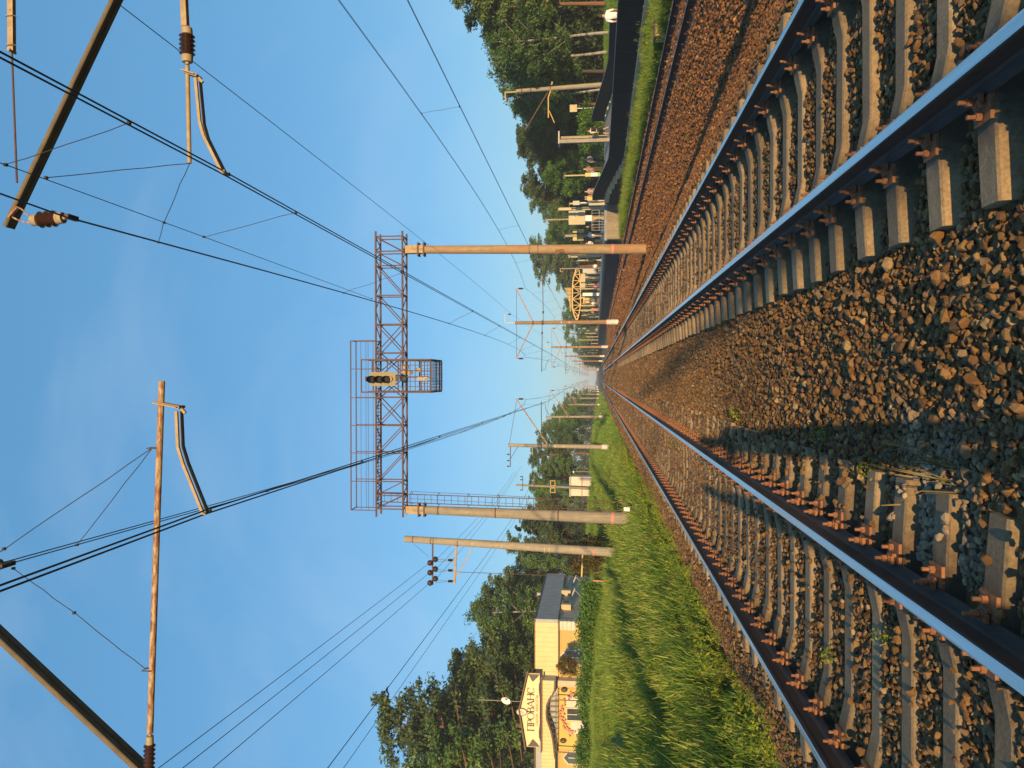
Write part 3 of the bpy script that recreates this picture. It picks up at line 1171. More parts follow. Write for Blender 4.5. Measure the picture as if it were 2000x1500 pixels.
sup_cs = [(-48, 9.5), (YN_R, 9.55)] + [(y, 9.2 if k % 2 == 0 else 9.6) for k, y in enumerate(YR)]
t_s, mz_s = overhead_line('overhead line above the rusty siding, rightmost of the three', sup_ms, sup_cs, 0.9, EYE + 4.7,
                          [26.5, 47, 60] + dl(76, 138, 6) + dl(138, 198, 5), 0.008)


def extra(parent, name, pts_, r=0.0045, wig=0.0):
    b_ = MB()
    q = []
    rnd_ = random.Random(len(pts_) * 7 + int(abs(pts_[0].x) * 100))
    for i in range(len(pts_) - 1):
        for k in range(6):
            p_ = pts_[i].lerp(pts_[i + 1], k / 6)
            q.append(p_ + Vector((rnd_.uniform(-wig, wig), 0, rnd_.uniform(-wig, wig))))
    q.append(pts_[-1])
    wire_mesh(b_, q, r)
    for p_ in pts_[1:]:
        b_.box(p_, (0.028, 0.035, 0.028))
    return b_.build(name, M['wire'], parent)


# spring wire, stays and droppers round the near supports
zS = EYE + 5.75
sp_pts = [Vector((2.02, 2.0, zS + 0.35)), Vector((2.09, 6.97, zS)), Vector((2.08, 10.8, zS)), Vector((2.05, 19.5, mz_r(19.5)[1]))]
extra(t_r, 'spring_wire', sp_pts, 0.005)
extra(t_r, 'dropper', [Vector((2.09, 6.97, zS)), Vector((line_x(sup_cr, 7.0), 7.03, zC))], 0.0045, 0.012)
extra(t_r, 'dropper', [Vector((2.08, 10.8, zS)), Vector((line_x(sup_cr, 11.2), 11.2, zC))], 0.0045, 0.012)
tipR = P(370, 319, YN_R)
extra(near_r, 'stay_wire', [tipR, PZ(90, 347, zS)], 0.005, 0.006)
extra(near_r, 'stay_wire', [tipR, Vector((2.08, 9.75, zS)), Vector((mz_r(10.7)[0], 10.7, mz_r(10.7)[1]))], 0.005, 0.008)
extra(near_l, 'stay_wire', [P(297, 876, YN_L), Vector((mz_l(9.6)[0], 9.6, mz_l(9.6)[1]))], 0.005, 0.006)
extra(near_l, 'stay_wire', [P(297, 876, YN_L), P(8, 1072, 7.6), P(-60, 1120, 7.2)], 0.005, 0.006)
extra(near_l, 'stay_wire', [P(286, 1308, YN_L), P(145, 1197, YN_L), P(26, 1110, YN_L)], 0.005, 0.006)


def single_wire(label, pts_, r=0.008, group=None, sag=0.0):
    b_ = MB()
    q = []
    for i in range(len(pts_) - 1):
        seg = span(pts_[i], pts_[i + 1], sag)
        q += seg if i == 0 else seg[1:]
    wire_mesh(b_, q, r)
    o_ = b_.build('overhead_wire', M['wire'], None, True)
    return tag(o_, label, 'wire', group)


feed = [(6.4, -48, 9.6), (6.4, YN_R, 9.75)] + [(6.28, y, 9.9) for y in YR]
single_wire('single feeder wire running along the top hooks of the right masts', feed, 0.009, sag=0.25)


# ================================================================== SIGNAL GANTRY
G0, G1, ZT, ZB = 34.9, 35.7, 11.77, 10.5
gantry = thing('signal_gantry', 'rusty lattice signal gantry on two tall concrete poles spanning the tracks', 'gantry', (0, 35.3, -0.5))
for x0, x1, name in ((5.80, 5.98, 'r'), (-6.47, -6.2, 'l')):
    b_ = MB()
    cone_pole(b_, (x0, 35.3, -1.2), (x1, 35.3, 10.1), 0.235 if name == 'r' else 0.30, 0.185 if name == 'r' else 0.19, 20)
    o = b_.build('pole', M['pole_rust' if name == 'r' else 'pole'], gantry, True)
    if name == 'r':
        o['label'] = 'rust stained right pole'
    ax = lambda z: x0 + (x1 - x0) * (z + 1.2) / 11.3
    b_ = MB()
    b_.tube([(ax(0.76), 35.3, 0.76), (ax(0.88), 35.3, 0.88)], (0.232 if name == 'r' else 0.288), 20)
    b_.build('red_band', M['pink_band'], gantry, True)
    # cap: square steel sleeve and two clamp pairs
    b_ = MB()
    b_.box((x1, 35.3, 9.98), (0.36, 0.36, 0.95))
    b_.bar((x1 - 0.12, 35.3, 10.42), (x1, 35.3, ZB), 0.10)
    b_.bar((x1 + 0.12, 35.3, 10.42), (x1, 35.3, ZB), 0.10)
    b_.build('pole_cap', M['tan_paint'], gantry)
    for z in (9.55, 9.82):
        b_ = MB()
        b_.box((x1 - 0.003, 35.3, z), (0.62, 0.42, 0.07))
        b_.build('clamp_collar', M['rust_steel'], gantry)
    if name == 'l':
        for z in (3.3, 6.2, 8.9):
            b_ = MB()
            rr = 0.30 - 0.11 * (z + 1.2) / 11.3 + 0.006
            b_.tube([(ax(z), 35.3, z - 0.03), (ax(z), 35.3, z + 0.03)], rr, 20)
            b_.build('steel_band', M['rust_steel'], gantry, True)
for y in (G0, G1):
    for z in (ZT, ZB):
        b_ = MB()
        b_.bar((-6.5, y, z), (6.8, y, z), 0.075, 0.075)
        b_.build('truss_chord', M['rust_steel'], gantry)
GX = [6.56, 5.87, 5.2, 3.82, 2.48, 1.15, 0.10, -0.93, -2.24, -3.53, -4.85, -5.5, -6.13]


def gbar(p0, p1, w=0.045, name='truss_bar', m_='rust_steel'):
    b_ = MB()
    b_.bar(p0, p1, w)
    return b_.build(name, M[m_], gantry)


for i, x in enumerate(GX):
    for y in (G0 - 0.004, G1 + 0.004):
        gbar((x, y, ZB + 0.04), (x, y, ZT - 0.04), 0.05)
    for z in (ZB, ZT):
        gbar((x + 0.002, G0 + 0.04, z), (x + 0.002, G1 - 0.04, z), 0.045)
    if i < len(GX) - 1:
        x2 = GX[i + 1]
        for y, dx in ((G0 + 0.012, 0), (G1 - 0.012, 0)):
            if i < 7 and not (5 <= i <= 6):
                gbar((x - 0.03, y, ZT - 0.04), (x2 + 0.03, y, ZB + 0.04), 0.042)
            else:
                gbar((x - 0.03, y, ZB + 0.04), (x2 + 0.03, y, ZT - 0.04), 0.042)
            if i in (4, 5, 6, 7):
                y2 = y + 0.045
                if i == 4:
                    gbar((x - 0.03, y2, ZB + 0.04), (x2 + 0.03, y2, ZT - 0.04), 0.042)
                else:
                    gbar((x - 0.03, y2, ZT - 0.04), (x2 + 0.03, y2, ZB + 0.04), 0.042)
        n_z = 2
        for z in (ZB + 0.01, ZT + 0.01):
            xm = (x + x2) / 2
            a0, a1 = (G0, G1) if i % 2 == 0 else (G1, G0)
            gbar((x, a0, z), (xm, a1, z), 0.035)
            gbar((xm, a1, z + 0.002), (x2, a0, z + 0.002), 0.035)
# railing over the left half
RX = [1.72, 0.40, -0.95, -2.24, -3.53, -4.85, -6.2]
for y in (G0, G1):
    b_ = MB()
    b_.bar((RX[0], y, 12.98), (RX[-1], y, 12.98), 0.045)
    b_.build('handrail', M['rust_steel'], gantry)
    for x in RX:
        gbar((x, y - 0.03, ZT), (x, y - 0.03, 12.96), 0.035, 'railing_post')
    for z in (12.5, 12.15):
        b_ = MB()
        b_.tube([(RX[0], y + 0.02, z), (RX[-1], y + 0.02, z)], 0.011, 5)
        b_.build('railing_wire', M['rust_steel'], gantry)
for x in (RX[0], RX[-1]):
    gbar((x, G0 + 0.02, 12.975), (x, G1 - 0.02, 12.975), 0.035, 'handrail')
b_ = MB()
x = RX[0]
while x > RX[-1]:
    b_.bar((x, G0 + 0.05, ZT + 0.05), (x, G1 - 0.05, ZT + 0.05), 0.03, 0.02)
    x -= 0.16
for y in (G0 + 0.2, G1 - 0.2):
    b_.bar((RX[0], y, ZT + 0.062), (RX[-1], y, ZT + 0.062), 0.03, 0.02)
b_.build('walkway_grating', M['rust_steel'], gantry)
# ladder with safety hoops up the left pole
lad = MB()
for dx in (0.40, 0.80):
    lad.tube([(-6.47 + dx, 35.25, 0.2), (-6.2 + dx - 0.05, 35.25, 11.6)], 0.022, 6)
lad.build('ladder_rails', M['rust_steel'], gantry)
lad = MB()
z = 0.6
while z < 11.5:
    f_ = (z - 0.2) / 11.4
    lad.tube([(-6.07 + 0.22 * f_, 35.25, z), (-5.67 + 0.22 * f_, 35.25, z)], 0.012, 5)
    z += 0.32
lad.build('ladder_rungs', M['rust_steel'], gantry)
for z in (3.2, 4.6, 6.0, 7.4, 8.8, 10.1):
    f_ = (z - 0.2) / 11.4
    cx = -5.87 + 0.22 * f_
    hoop = MB()
    hoop.tube([(cx - 0.2, 35.25, z), (cx - 0.22, 34.95, z + 0.03), (cx - 0.05, 34.72, z + 0.05), (cx + 0.2, 34.75, z + 0.05), (cx + 0.38, 34.98, z + 0.03), (cx + 0.2, 35.25, z)], 0.012, 5)
    hoop.build('ladder_hoop', M['rust_steel'], gantry)
hoop = MB()
for dx, dy in ((0.38, -0.27), (0.08, -0.52)):
    hoop.tube([(-5.9 + dx, 35.25 + dy, 3.2), (-5.68 + dx, 35.25 + dy, 10.15)], 0.011, 5)
hoop.build('ladder_guard', M['rust_steel'], gantry)
# painted "V" over a framed "5" on the right pole
M['sign_red'] = mat('dark_red_paint', (0.20, 0.045, 0.02), None, 10, 0.8)


def px_strokes(parent, name, strokes, YY, w, mat_):
    """flat painted strokes given as photograph pixels"""
    b_ = MB()
    for s_ in strokes:
        q = [P(*p_, YY) for p_ in s_]
        for i in range(len(q) - 1):
            b_.bar(q[i], q[i + 1], 0.006, w, side=(0, 1, 0)) if False else b_.bar(q[i], q[i + 1], w, 0.012, side=(0, 1, 0))
    return b_.build(name, mat_, parent)


Yp = 35.3 - 0.232
px_strokes(gantry, 'painted_letter', [[(1084, 486.5), (1091, 489.3)], [(1091, 489.3), (1084, 491)]], Yp, 0.022, M['sign_red'])
px_strokes(gantry, 'painted_number', [[(1094.4, 487.9), (1094.4, 491.8)], [(1094.4, 491.8), (1096.8, 491.8)], [(1096.8, 491.8), (1096.8, 488.2)], [(1096.8, 488.2), (1099.6, 488.2)], [(1099.6, 488.2), (1099.6, 491.4)]], Yp, 0.022, M['sign_red'])
px_strokes(gantry, 'painted_frame', [[(1092.6, 487), (1092.6, 493.2)], [(1092.6, 493.2), (1101.4, 493.2)], [(1101.4, 493.2), (1101.4, 487)], [(1101.4, 487), (1092.6, 487)]], Yp, 0.018, M['sign_red'])
for z in (4.62, 4.22):
    b_ = MB()
    b_.tube([(5.885, 35.3, z - 0.012), (5.885, 35.3, z + 0.012)], 0.222, 20)
    b_.build('wire_band', M['rust_steel'], gantry, True)

# service cage hung in front of the gantry, round the signal
CY0, CY1 = 33.7, 36.2
cx0, cx1 = 0.80, -0.66
cz0, cz1 = 8.92, 12.10
cage = thing('service_cage', 'rusty steel service cage hanging on the gantry around the signal', 'cage', (0.07, CY0, cz0))


def cbar(p0, p1, w, name):
    b_ = MB()
    b_.bar(p0, p1, w)
    return b_.build(name, M['rust_steel'], cage)


for x in (cx0, cx1):
    for y in (CY0, G0 - 0.10, G1 + 0.10, CY1):
        cbar((x, y, cz0), (x, y, cz1 if y < G0 else (10.0 if y > G1 + 0.2 else 12.0)), 0.065, 'cage_post')
for z in (cz0, 9.35, 10.05, 10.40, 11.55, cz1):
    cbar((cx0 - 0.03, CY0, z), (cx1 + 0.03, CY0, z), 0.05, 'cage_rail')
for x in (cx0, cx1):
    for z in (cz0, 9.3, 10.0):
        cbar((x, CY0 + 0.04, z), (x, CY1 - 0.04, z), 0.05, 'cage_rail')
    for z in (10.45, 11.2, 12.0):
        cbar((x, CY0 + 0.04, z), (x, G0 - 0.1, z), 0.045, 'cage_rail')
for y in (G0, G1, CY1):
    cbar((cx0 - 0.03, y, cz0 - 0.003), (cx1 + 0.03, y, cz0 - 0.003), 0.05, 'cage_rail')
cbar((cx0 - 0.03, CY1, 10.0), (cx1 + 0.03, CY1, 10.0), 0.05, 'cage_rail')
for x in (0.55, 0.31, -0.17, -0.41):
    cbar((x, CY0 + 0.005, cz0 + 0.02), (x, CY0 + 0.005, 10.38), 0.03, 'cage_bar')
for z in (9.06, 9.2, 9.62, 9.85):
    cbar((cx0 - 0.03, CY0 - 0.008, z), (cx1 + 0.03, CY0 - 0.008, z), 0.028, 'cage_bar')
b_ = MB()
for k in range(11):
    x = cx1 + (cx0 - cx1) * (k + 0.5) / 11
    b_.bar((x, CY0 + 0.03, cz0 + 0.012), (x, CY1 - 0.03, cz0 + 0.012), 0.018, 0.018)
for k in range(13):
    y = CY0 + (CY1 - CY0) * (k + 0.5) / 13
    b_.bar((cx0 - 0.03, y, cz0 + 0.03), (cx1 + 0.03, y, cz0 + 0.03), 0.018, 0.018)
b_.build('floor_grating', M['rust_steel'], cage)
for x, nm in ((cx0, 1), (cx1, 2)):
    b_ = MB()
    for k in range(12):
        y = CY0 + (CY1 - CY0) * (k + 0.5) / 12
        b_.bar((x, y, cz0 + 0.03), (x, y, 10.0), 0.016)
    b_.build('side_mesh', M['rust_steel'], cage)
b_ = MB()
for k in range(10):
    x = cx1 + (cx0 - cx1) * (k + 0.5) / 10
    b_.bar((x, CY1, cz0 + 0.03), (x, CY1, 10.0), 0.016)
for z in (9.2, 9.5, 9.75):
    b_.bar((cx0 - 0.03, CY1 + 0.01, z), (cx1 + 0.03, CY1 + 0.01, z), 0.016)
b_.build('back_mesh', M['rust_steel'], cage)

# the signal itself
M['dull_cream'] = mat('dull_cream_board', (0.27, 0.22, 0.13), (0.23, 0.185, 0.11), 4, 0.75)
SY = 33.55
sig = thing('railway_signal', 'three lamp railway signal with beige backboard inside the gantry cage', 'signal', (0.02, SY, 9.2))
q0, q1 = P(722, 754, SY), P(772.5, 726.5, SY)
b_ = MB()
x0, x1, z0, z1 = q0.x, q1.x, q1.z, q0.z
c_ = 0.06
poly = []
for cx, cz, a0 in ((x1 - c_, z1 - c_, 0), (x0 + c_, z1 - c_, 90), (x0 + c_, z0 + c_, 180), (x1 - c_, z0 + c_, 270)):
    for k in range(4):
        a = R(a0 + 30 * k)
        poly.append((cx + c_ * math.cos(a), cz + c_ * math.sin(a)))
b_.prism(poly, SY + 0.02, SY + 0.05)
b_.build('backboard', M['dull_cream'], sig)
M['lens'] = mat('signal_lens', (0.015, 0.01, 0.01), None, 5, 0.08)
for px_, nm, mt in ((728, 'upper', 'rust_steel'), (742.5, 'middle', 'black_paint'), (756.5, 'lower', 'black_paint')):
    c0 = P(px_, 741, SY)
    b_ = MB()
    # round lamp body with a hood open below
    n_ = 20
    vs, fs = [], []
    for j, (yy, rr) in enumerate(((0.02, 0.16), (-0.12, 0.155), (-0.40, 0.165))):
        for k in range(n_):
            a = 2 * math.pi * k / n_
            yv = SY + yy
            if j == 2:
                yv = SY - 0.12 - 0.30 * max(0.0, math.sin(a) * 0.75 + 0.45)
            vs.append((c0.x + rr * math.cos(a), yv, c0.z + rr * math.sin(a)))
    for j in range(2):
        for k in range(n_):
            k2 = (k + 1) % n_
            fs.append((j * n_ + k, (j + 1) * n_ + k, (j + 1) * n_ + k2, j * n_ + k2))
    b_.add(vs, fs)
    lamp = b_.build('lamp_hood', M[mt], sig, True)
    b_ = MB()
    b_.tube([(c0.x, SY - 0.10, c0.z), (c0.x, SY - 0.12, c0.z)], [0.15, 0.11], 18)
    q = b_.build('lens', M['lens'], lamp)
b_ = MB()
c0 = P(717, 741, SY)
b_.tube([(c0.x, SY + 0.0, c0.z - 0.13), (c0.x, SY + 0.0, c0.z + 0.05)], [0.075, 0.05], 10)
b_.tube([(c0.x, SY + 0.0, c0.z + 0.02), (c0.x, SY, c0.z + 0.07)], 0.09, 10)
b_.build('top_cap', M['rust_steel'], sig, True)
b_ = MB()
c0 = P(762.5, 740.5, SY)
b_.tube([(c0.x, SY - 0.1, c0.z), (c0.x, SY + 0.02, c0.z)], [0.1, 0.12], 12)
b_.build('side_lamp', M['tan_paint'], sig, True)
b_ = MB()
b_.bar((0.02, SY + 0.09, 9.0), (0.02, SY + 0.09, 11.9), 0.07)
for z in (10.3, 10.9, 11.6):
    b_.bar((0.02, SY + 0.14, z), (0.76, SY + 0.16, z), 0.035)
b_.build('mounting_post', M['rust_steel'], sig)
b_ = MB()
c0 = P(789, 740, SY)
b_.ico(c0 + Vector((0, 0.1, 0)), (0.18, 0.12, 0.17), 2, jit=0.08)
b_.box(c0 + Vector((0.05, 0.05, 0.28)), (0.16, 0.14, 0.22))
b_.build('cable_box', M['dark_metal'], sig)
b_ = MB()
for (dx, z) in ((0.2, 9.9), (0.32, 9.5), (0.45, 10.1), (0.24, 10.15)):
    b_.box((0.02 + dx, SY + 0.35, z), (0.16, 0.12, 0.24))
b_.build('relay_box', M['tan_paint'], sig)
for ya, yb, glyph in ((816.0, 824.6, 'III'), (826.4, 835.0, '6')):
    a, e = P(ya, 743.2, SY), P(yb, 736.6, SY)
    b_ = MB()
    b_.bb(min(a.x, e.x), max(a.x, e.x), SY - 0.02, SY, min(a.z, e.z), max(a.z, e.z))
    plate = b_.build('number_plate', M['cream_paint'], sig)
    b_ = MB()
    cx, cz = (a.x + e.x) / 2, (a.z + e.z) / 2
    if glyph == 'III':
        for dx in (-0.042, 0, 0.042):
            b_.bb(cx + dx - 0.009, cx + dx + 0.009, SY - 0.024, SY - 0.021, cz - 0.068, cz + 0.068)
    else:
        for (u0, u1, v0, v1) in ((-0.04, 0.04, 0.052, 0.07), (-0.04, -0.022, -0.07, 0.052), (-0.022, 0.04, -0.012, 0.006), (0.022, 0.04, -0.07, -0.012), (-0.022, 0.022, -0.07, -0.052)):
            b_.bb(cx + u0, cx + u1, SY - 0.024, SY - 0.021, cz + v0, cz + v1)
    b_.build('plate_lettering', M['sign_red'], plate)

# ================================================================== POWER POLE ON THE LEFT
pw = thing('power_pole', 'leaning concrete power pole with two cross arms and round insulators in the grass', 'power pole', (-8.35, 36.5, 0.1))
top_p, base_p = P(790, 1052.5, 36.5), P(1215, 1081, 36.5)
b_ = MB()
cone_pole(b_, base_p - Vector((0, 0, 0.8)), top_p, 0.23, 0.155, 20)
b_.build('pole', M['pole'], pw, True)
axp = lambda z: base_p.lerp(top_p, (z - base_p.z) / (top_p.z - base_p.z))
for px_ in (807, 842, 847, 894, 923, 981, 1064, 1073):
    z = P(px_, 1060, 36.5).z
    q = axp(z)
    rr = 0.155 + (0.23 - 0.155) * (top_p.z - z) / (top_p.z - base_p.z) + 0.004
    b_ = MB()
    b_.tube([q - Vector((0, 0, 0.02)), q + Vector((0, 0, 0.02))], rr, 18)
    b_.build('wire_band', M['clamp'] if px_ < 900 else M['cream_paint'], pw, True)
z = P(1159, 1078, 36.5).z
q = axp(z)
b_ = MB()
b_.tube([q - Vector((0, 0, 0.05)), q + Vector((0, 0, 0.05))], 0.222, 18)
b_.build('red_band', M['pink_band'], pw, True)
YP = 36.5
# upper arm (three pairs of disc insulators), lower arm with three pin insulators and brace
a0, a1 = P(845, 1062, YP), P(845, 1142, YP)
b_ = MB()
b_.bar(a0, a1, 0.05, 0.07)
b_.bar(a0 + Vector((0, 0.15, 0.02)), a1.lerp(a0, 0.55), 0.04, 0.05)
b_.build('cross_arm', M['rust_steel'], pw)
l0, l1 = P(891, 1066, YP), P(888, 1140, YP)
b_ = MB()
b_.bar(l0, l1, 0.09, 0.09)
b_.build('cross_arm', M['tan_paint'], pw)
b_ = MB()
b_.bar(P(922, 1071, YP), P(892, 1126, YP), 0.05)
b_.build('brace', M['tan_paint'], pw)
DISC = []
for y_, y2 in ((1099, 1093), (1118, 1112), (1138, 1131)):
    c_ = P(841.5, y_, YP)
    d_ = Vector((0.15, -1, 0.1)).normalized()
    b_ = MB()
    b_.tube([c_ + d_ * 0.02, c_ + d_ * 0.10, c_ + d_ * 0.14, c_ + d_ * 0.22], [0.05, 0.14, 0.14, 0.05], 16)
    b_.build('disc_insulator', M['porcelain'], pw, True)
    e_ = P(848.5, y2, YP)
    b_ = MB()
    b_.tube([e_ - d_ * 0.06, e_ - d_ * 0.16, e_ - d_ * 0.20, e_ - d_ * 0.32], [0.04, 0.14, 0.13, 0.03], 16)
    b_.build('disc_insulator', M['dark_metal'], pw, True)
    DISC.append((c_ + d_ * 0.24, e_ - d_ * 0.34))
for y_ in (1094, 1114, 1135):
    c_ = P(888, y_, YP)
    insulator(pw, c_ + Vector((0, -0.03, 0.0)), c_ + Vector((0, -0.03, 0.40)), 4, 0.075, 0.03)
    b_ = MB()
    b_.tube(span(P(872, y_, YP), P(851, y_ - 2, YP), 0.05, 6), 0.008, 5)
    b_.tube(span(P(874, y_ + 1, YP), P(851, y_ + 3, YP), 0.09, 6), 0.008, 5)
    b_.build('jumper', M['wire'], pw, True)
b_ = MB()
b_.bar(P(1138, 1078, YP), P(1136, 1126, YP), 0.06)
b_.build('lower_arm', M['yellow_steel'], pw)
b_ = MB()
b_.tube([P(894, 1117, YP), P(1131, 1126, YP)], 0.015, 5)
b_.build('operating_rod', M['rust_steel'], pw)
b_ = MB()
b_.tube([P(810, 1064, YP), P(838, 1088, YP)], 0.008, 5)
b_.build('stay_wire', M['wire'], pw)
tag(MB().bar(P(1158, 1134, 36), P(1183, 1135, 36), 0.05).build('marker_post', M['pink_band']), 'short faded red marker post standing in the grass by the power pole', 'marker post')

# the three conductors towards the camera, and onwards to the pole by the substation
SUBP = (-13.2, 96.0)
far_top = P(1012, 946, SUBP[1])
for k, (px_, nm) in enumerate(((310, 'upper'), (357, 'middle'), (416, 'lower'))):
    z_ = (8.35, 8.1, 7.9)[k] + EYE - 0.2
    near_p = PZ(px_, 1500, z_)
    a_, e_ = DISC[k]
    ext = near_p + (near_p - a_) * 1.1
    single_wire(nm + ' power line wire of three slanting from the power pole to lower left', [a_, near_p, ext], 0.009, 'power line wires', 0.03)
    q_ = P((1003, 1010, 1018)[k], (922, 918, 910)[k], 74)
    single_wire(('rightmost', 'middle', 'leftmost')[k] + ' of three thin wires from the power pole to the first left mast', [e_, q_], 0.008, 'power line wires', 0.35)
for k, (pa, pe) in enumerate((((640, 1500), (1000, 1014)), ((671, 1500), (1003, 1021)))):
    q_ = PZ(pa[0], pa[1], 7.2)
    far_ = P(pe[0], pe[1], 60)
    single_wire(('upper' if k == 0 else 'thinner lower') + ' of two telephone wires crossing above the salon', [q_ + (q_ - far_) * 0.6, q_, far_, P(1040, 940 - k * 6, 96)], 0.010 - 0.003 * k, 'telephone wires', 0.05)

# ================================================================== TRANSFORMER SUBSTATION
M['sub_white'] = mat('substation_white', (0.62, 0.58, 0.52), (0.5, 0.45, 0.38), 4, 0.6)
Ys = 96.0
gxs = lambda y_: (737 - y_) / F_PX * Ys
sub = thing('transformer_substation', 'white transformer kiosk with grey cabinet in front of the left trees', 'substation', (gxs(948), Ys, 2.0))
zz = lambda x_: P(x_, 948, Ys).z
b_ = MB()
b_.bb(gxs(968), gxs(953.5), Ys, Ys + 1.8, zz(1160), zz(1115))
b_.build('cabinet', M['sub_white'], sub)
b_ = MB()
b_.bb(gxs(949), gxs(931), Ys + 0.1, Ys + 1.8, zz(1160), zz(1115.5))
b_.build('cabinet', M['sub_white'], sub)
b_ = MB()
b_.bb(gxs(953.4), gxs(949.1), Ys + 0.2, Ys + 1.6, zz(1160), zz(1086))
b_.build('tower', M['galv'], sub)
for y_ in (964, 957, 944, 937):
    b_ = MB()
    b_.bb(gxs(y_) - 0.13, gxs(y_) + 0.13, Ys - 0.025, Ys - 0.002, zz(1146), zz(1120))
    b_.build('door', M['sub_white'], sub)
b_ = MB()
b_.bb(gxs(969), gxs(930), Ys - 0.06, Ys - 0.005, zz(1137.5), zz(1135.5))
b_.build('red_stripe', M['pink_band'], sub)
b_ = MB()
b_.prism([(gxs(970), zz(1115)), (gxs(930), zz(1115)), (gxs(931), zz(1112)), (gxs(969), zz(1112))], Ys - 0.2, Ys + 2)
b_.build('roof', M['galv'], sub)
p2 = thing('power_pole', 'thin concrete pole with frames standing in front of the transformer kiosk', 'power pole', (gxs(950), 94.5, 2.0))
b_ = MB()
cone_pole(b_, P(1150, 954, 94.5), P(1008, 947, 94.5), 0.17, 0.12, 12)
b_.build('pole', M['pole'], p2, True)
for (a_, e_) in (((1021, 930), (1021, 957)), ((1044, 935), (1044, 955))):
    b_ = MB()
    b_.bar(P(*a_, 94.4), P(*e_, 94.4), 0.08)
    b_.build('cross_arm', M['rust_steel'], p2)
for y0_, y1_ in ((939, 948.5), (953, 962)):
    b_ = MB()
    for a_, e_ in (((1075, y0_), (1075, y1_)), ((1084, y0_), (1084, y1_)), ((1075, y0_), (1084, y0_)), ((1075, y1_), (1084, y1_))):
        b_.bar(P(*a_, 94.3), P(*e_, 94.3), 0.07)
    b_.build('frame', M['yellow_steel'], p2)
for a_, e_ in (((1090, 935), (1090, 930)),):
    pass
for y_ in (931, 937, 957):
    b_ = MB()
    b_.tube([P(1021, y_, 94.4), P(1016, y_, 94.4)], 0.06, 8)
    b_.build('insulator', M['dark_metal'], p2)
q = P(1120, 921, 100)
lamp = thing('street_lamp', 'small white lamp head on a thin post beside the transformer kiosk', 'lamp', (q.x, 100, 2))
MB().tube([(q.x, 100, 1.5), (q.x, 100, q.z)], 0.05, 8).build('post', M['pole'], lamp)
MB().box((q.x, 99.9, q.z), (0.25, 0.5, 0.14)).build('lamp_head', M['white_paint'], lamp)

# little trackside box on a stalk by the left gantry pole
q = P(1236, 994, 33.5)
rb = thing('trackside_box', 'little white trackside box on a stalk beside the left gantry pole', 'box', (q.x, 33.5, -0.55))
MB().tube([(q.x, 33.5, -0.7), (q.x, 33.5, 0.05)], 0.05, 8).build('stalk', M['clamp'], rb)
MB().box((q.x, 33.45, P(1224, 994, 33.5).z), (0.17, 0.14, 0.26)).build('housing', M['white_paint'], rb)
MB().box((q.x + 0.05, 33.5, P(1243, 994, 33.5).z), (0.36, 0.16, 0.08)).build('foot', M['white_paint'], rb)
q = P(1092, 978, 60)

# ================================================================== THE SALON
D0 = 50.0
bx = lambda y_, Y=D0: P(1100, y_, Y).x
bzz = lambda x_, Y=D0: P(x_, 1300, Y).z
XC = bx(1215)                      # right front corner
zE, zR = bzz(1090), bzz(1046)      # underside of the cladding, its top
XL2 = bx(1333)                     # right edge of the porch
DP = 48.9                          # front plane of the porch cladding
XW = -33.0
salon = thing('beauty_salon', 'single storey yellow beauty salon with cream cladding and peaked name board', 'building', (XC - 8, D0, 1.3))
m, n, b = nodes_of('yellow_brick')
br = n.nodes.new('ShaderNodeTexBrick')
br.inputs['Color1'].default_value = (0.58, 0.40, 0.145, 1)
br.inputs['Color2'].default_value = (0.52, 0.35, 0.125, 1)
br.inputs['Mortar'].default_value = (0.36, 0.24, 0.10, 1)
br.inputs['Scale'].default_value = 1.0
br.inputs['Brick Width'].default_value = 0.26
br.inputs['Row Height'].default_value = 0.077
br.inputs['Mortar Size'].default_value = 0.010
g = n.nodes.new('ShaderNodeNewGeometry')
mp = n.nodes.new('ShaderNodeMapping')
mp.inputs['Rotation'].default_value = (R(-90), 0, 0)
n.links.new(g.outputs['Position'], mp.inputs[0])
n.links.new(mp.outputs[0], br.inputs['Vector'])
n.links.new(br.outputs[0], b.inputs['Base Color'])
b.inputs['Roughness'].default_value = 0.9
M['ybrick'] = m
M['cladding'] = mat('cream_metal_cladding', (0.66, 0.50, 0.26), (0.60, 0.45, 0.23), 2, 0.55)
M['grey_clad'] = mat('grey_metal_cladding', (0.34, 0.35, 0.35), (0.29, 0.30, 0.30), 2, 0.5)
M['grey_wall'] = mat('grey_render', (0.50, 0.44, 0.34), (0.44, 0.38, 0.29), 3, 0.9)
M['brown_trim'] = mat('brown_metal_trim', (0.13, 0.065, 0.045), None, 6, 0.5)
M['sign_board'] = mat('sign_cream', (0.72, 0.58, 0.34), (0.69, 0.55, 0.32), 2, 0.6)
M['sign_dark'] = mat('sign_dark_grey', (0.10, 0.075, 0.055), None, 6, 0.6)
M['glass'] = mat('window_glass', (0.10, 0.12, 0.13), (0.05, 0.06, 0.07), 2, 0.06)
M['stone_white'] = mat('white_corner_block', (0.60, 0.56, 0.48), (0.52, 0.48, 0.40), 4, 0.8)
b_ = MB()
b_.bb(XW, XC, D0 + 0.02, 61.5, 0.6, zE)
b_.build('wall', [M['ybrick']], salon)
b_ = MB()
b_.bb(XC - 0.05, XC + 0.03, D0 + 0.05, 61.45, 0.6, zE + 0.05)
b_.build('side_wall', M['grey_wall'], salon)


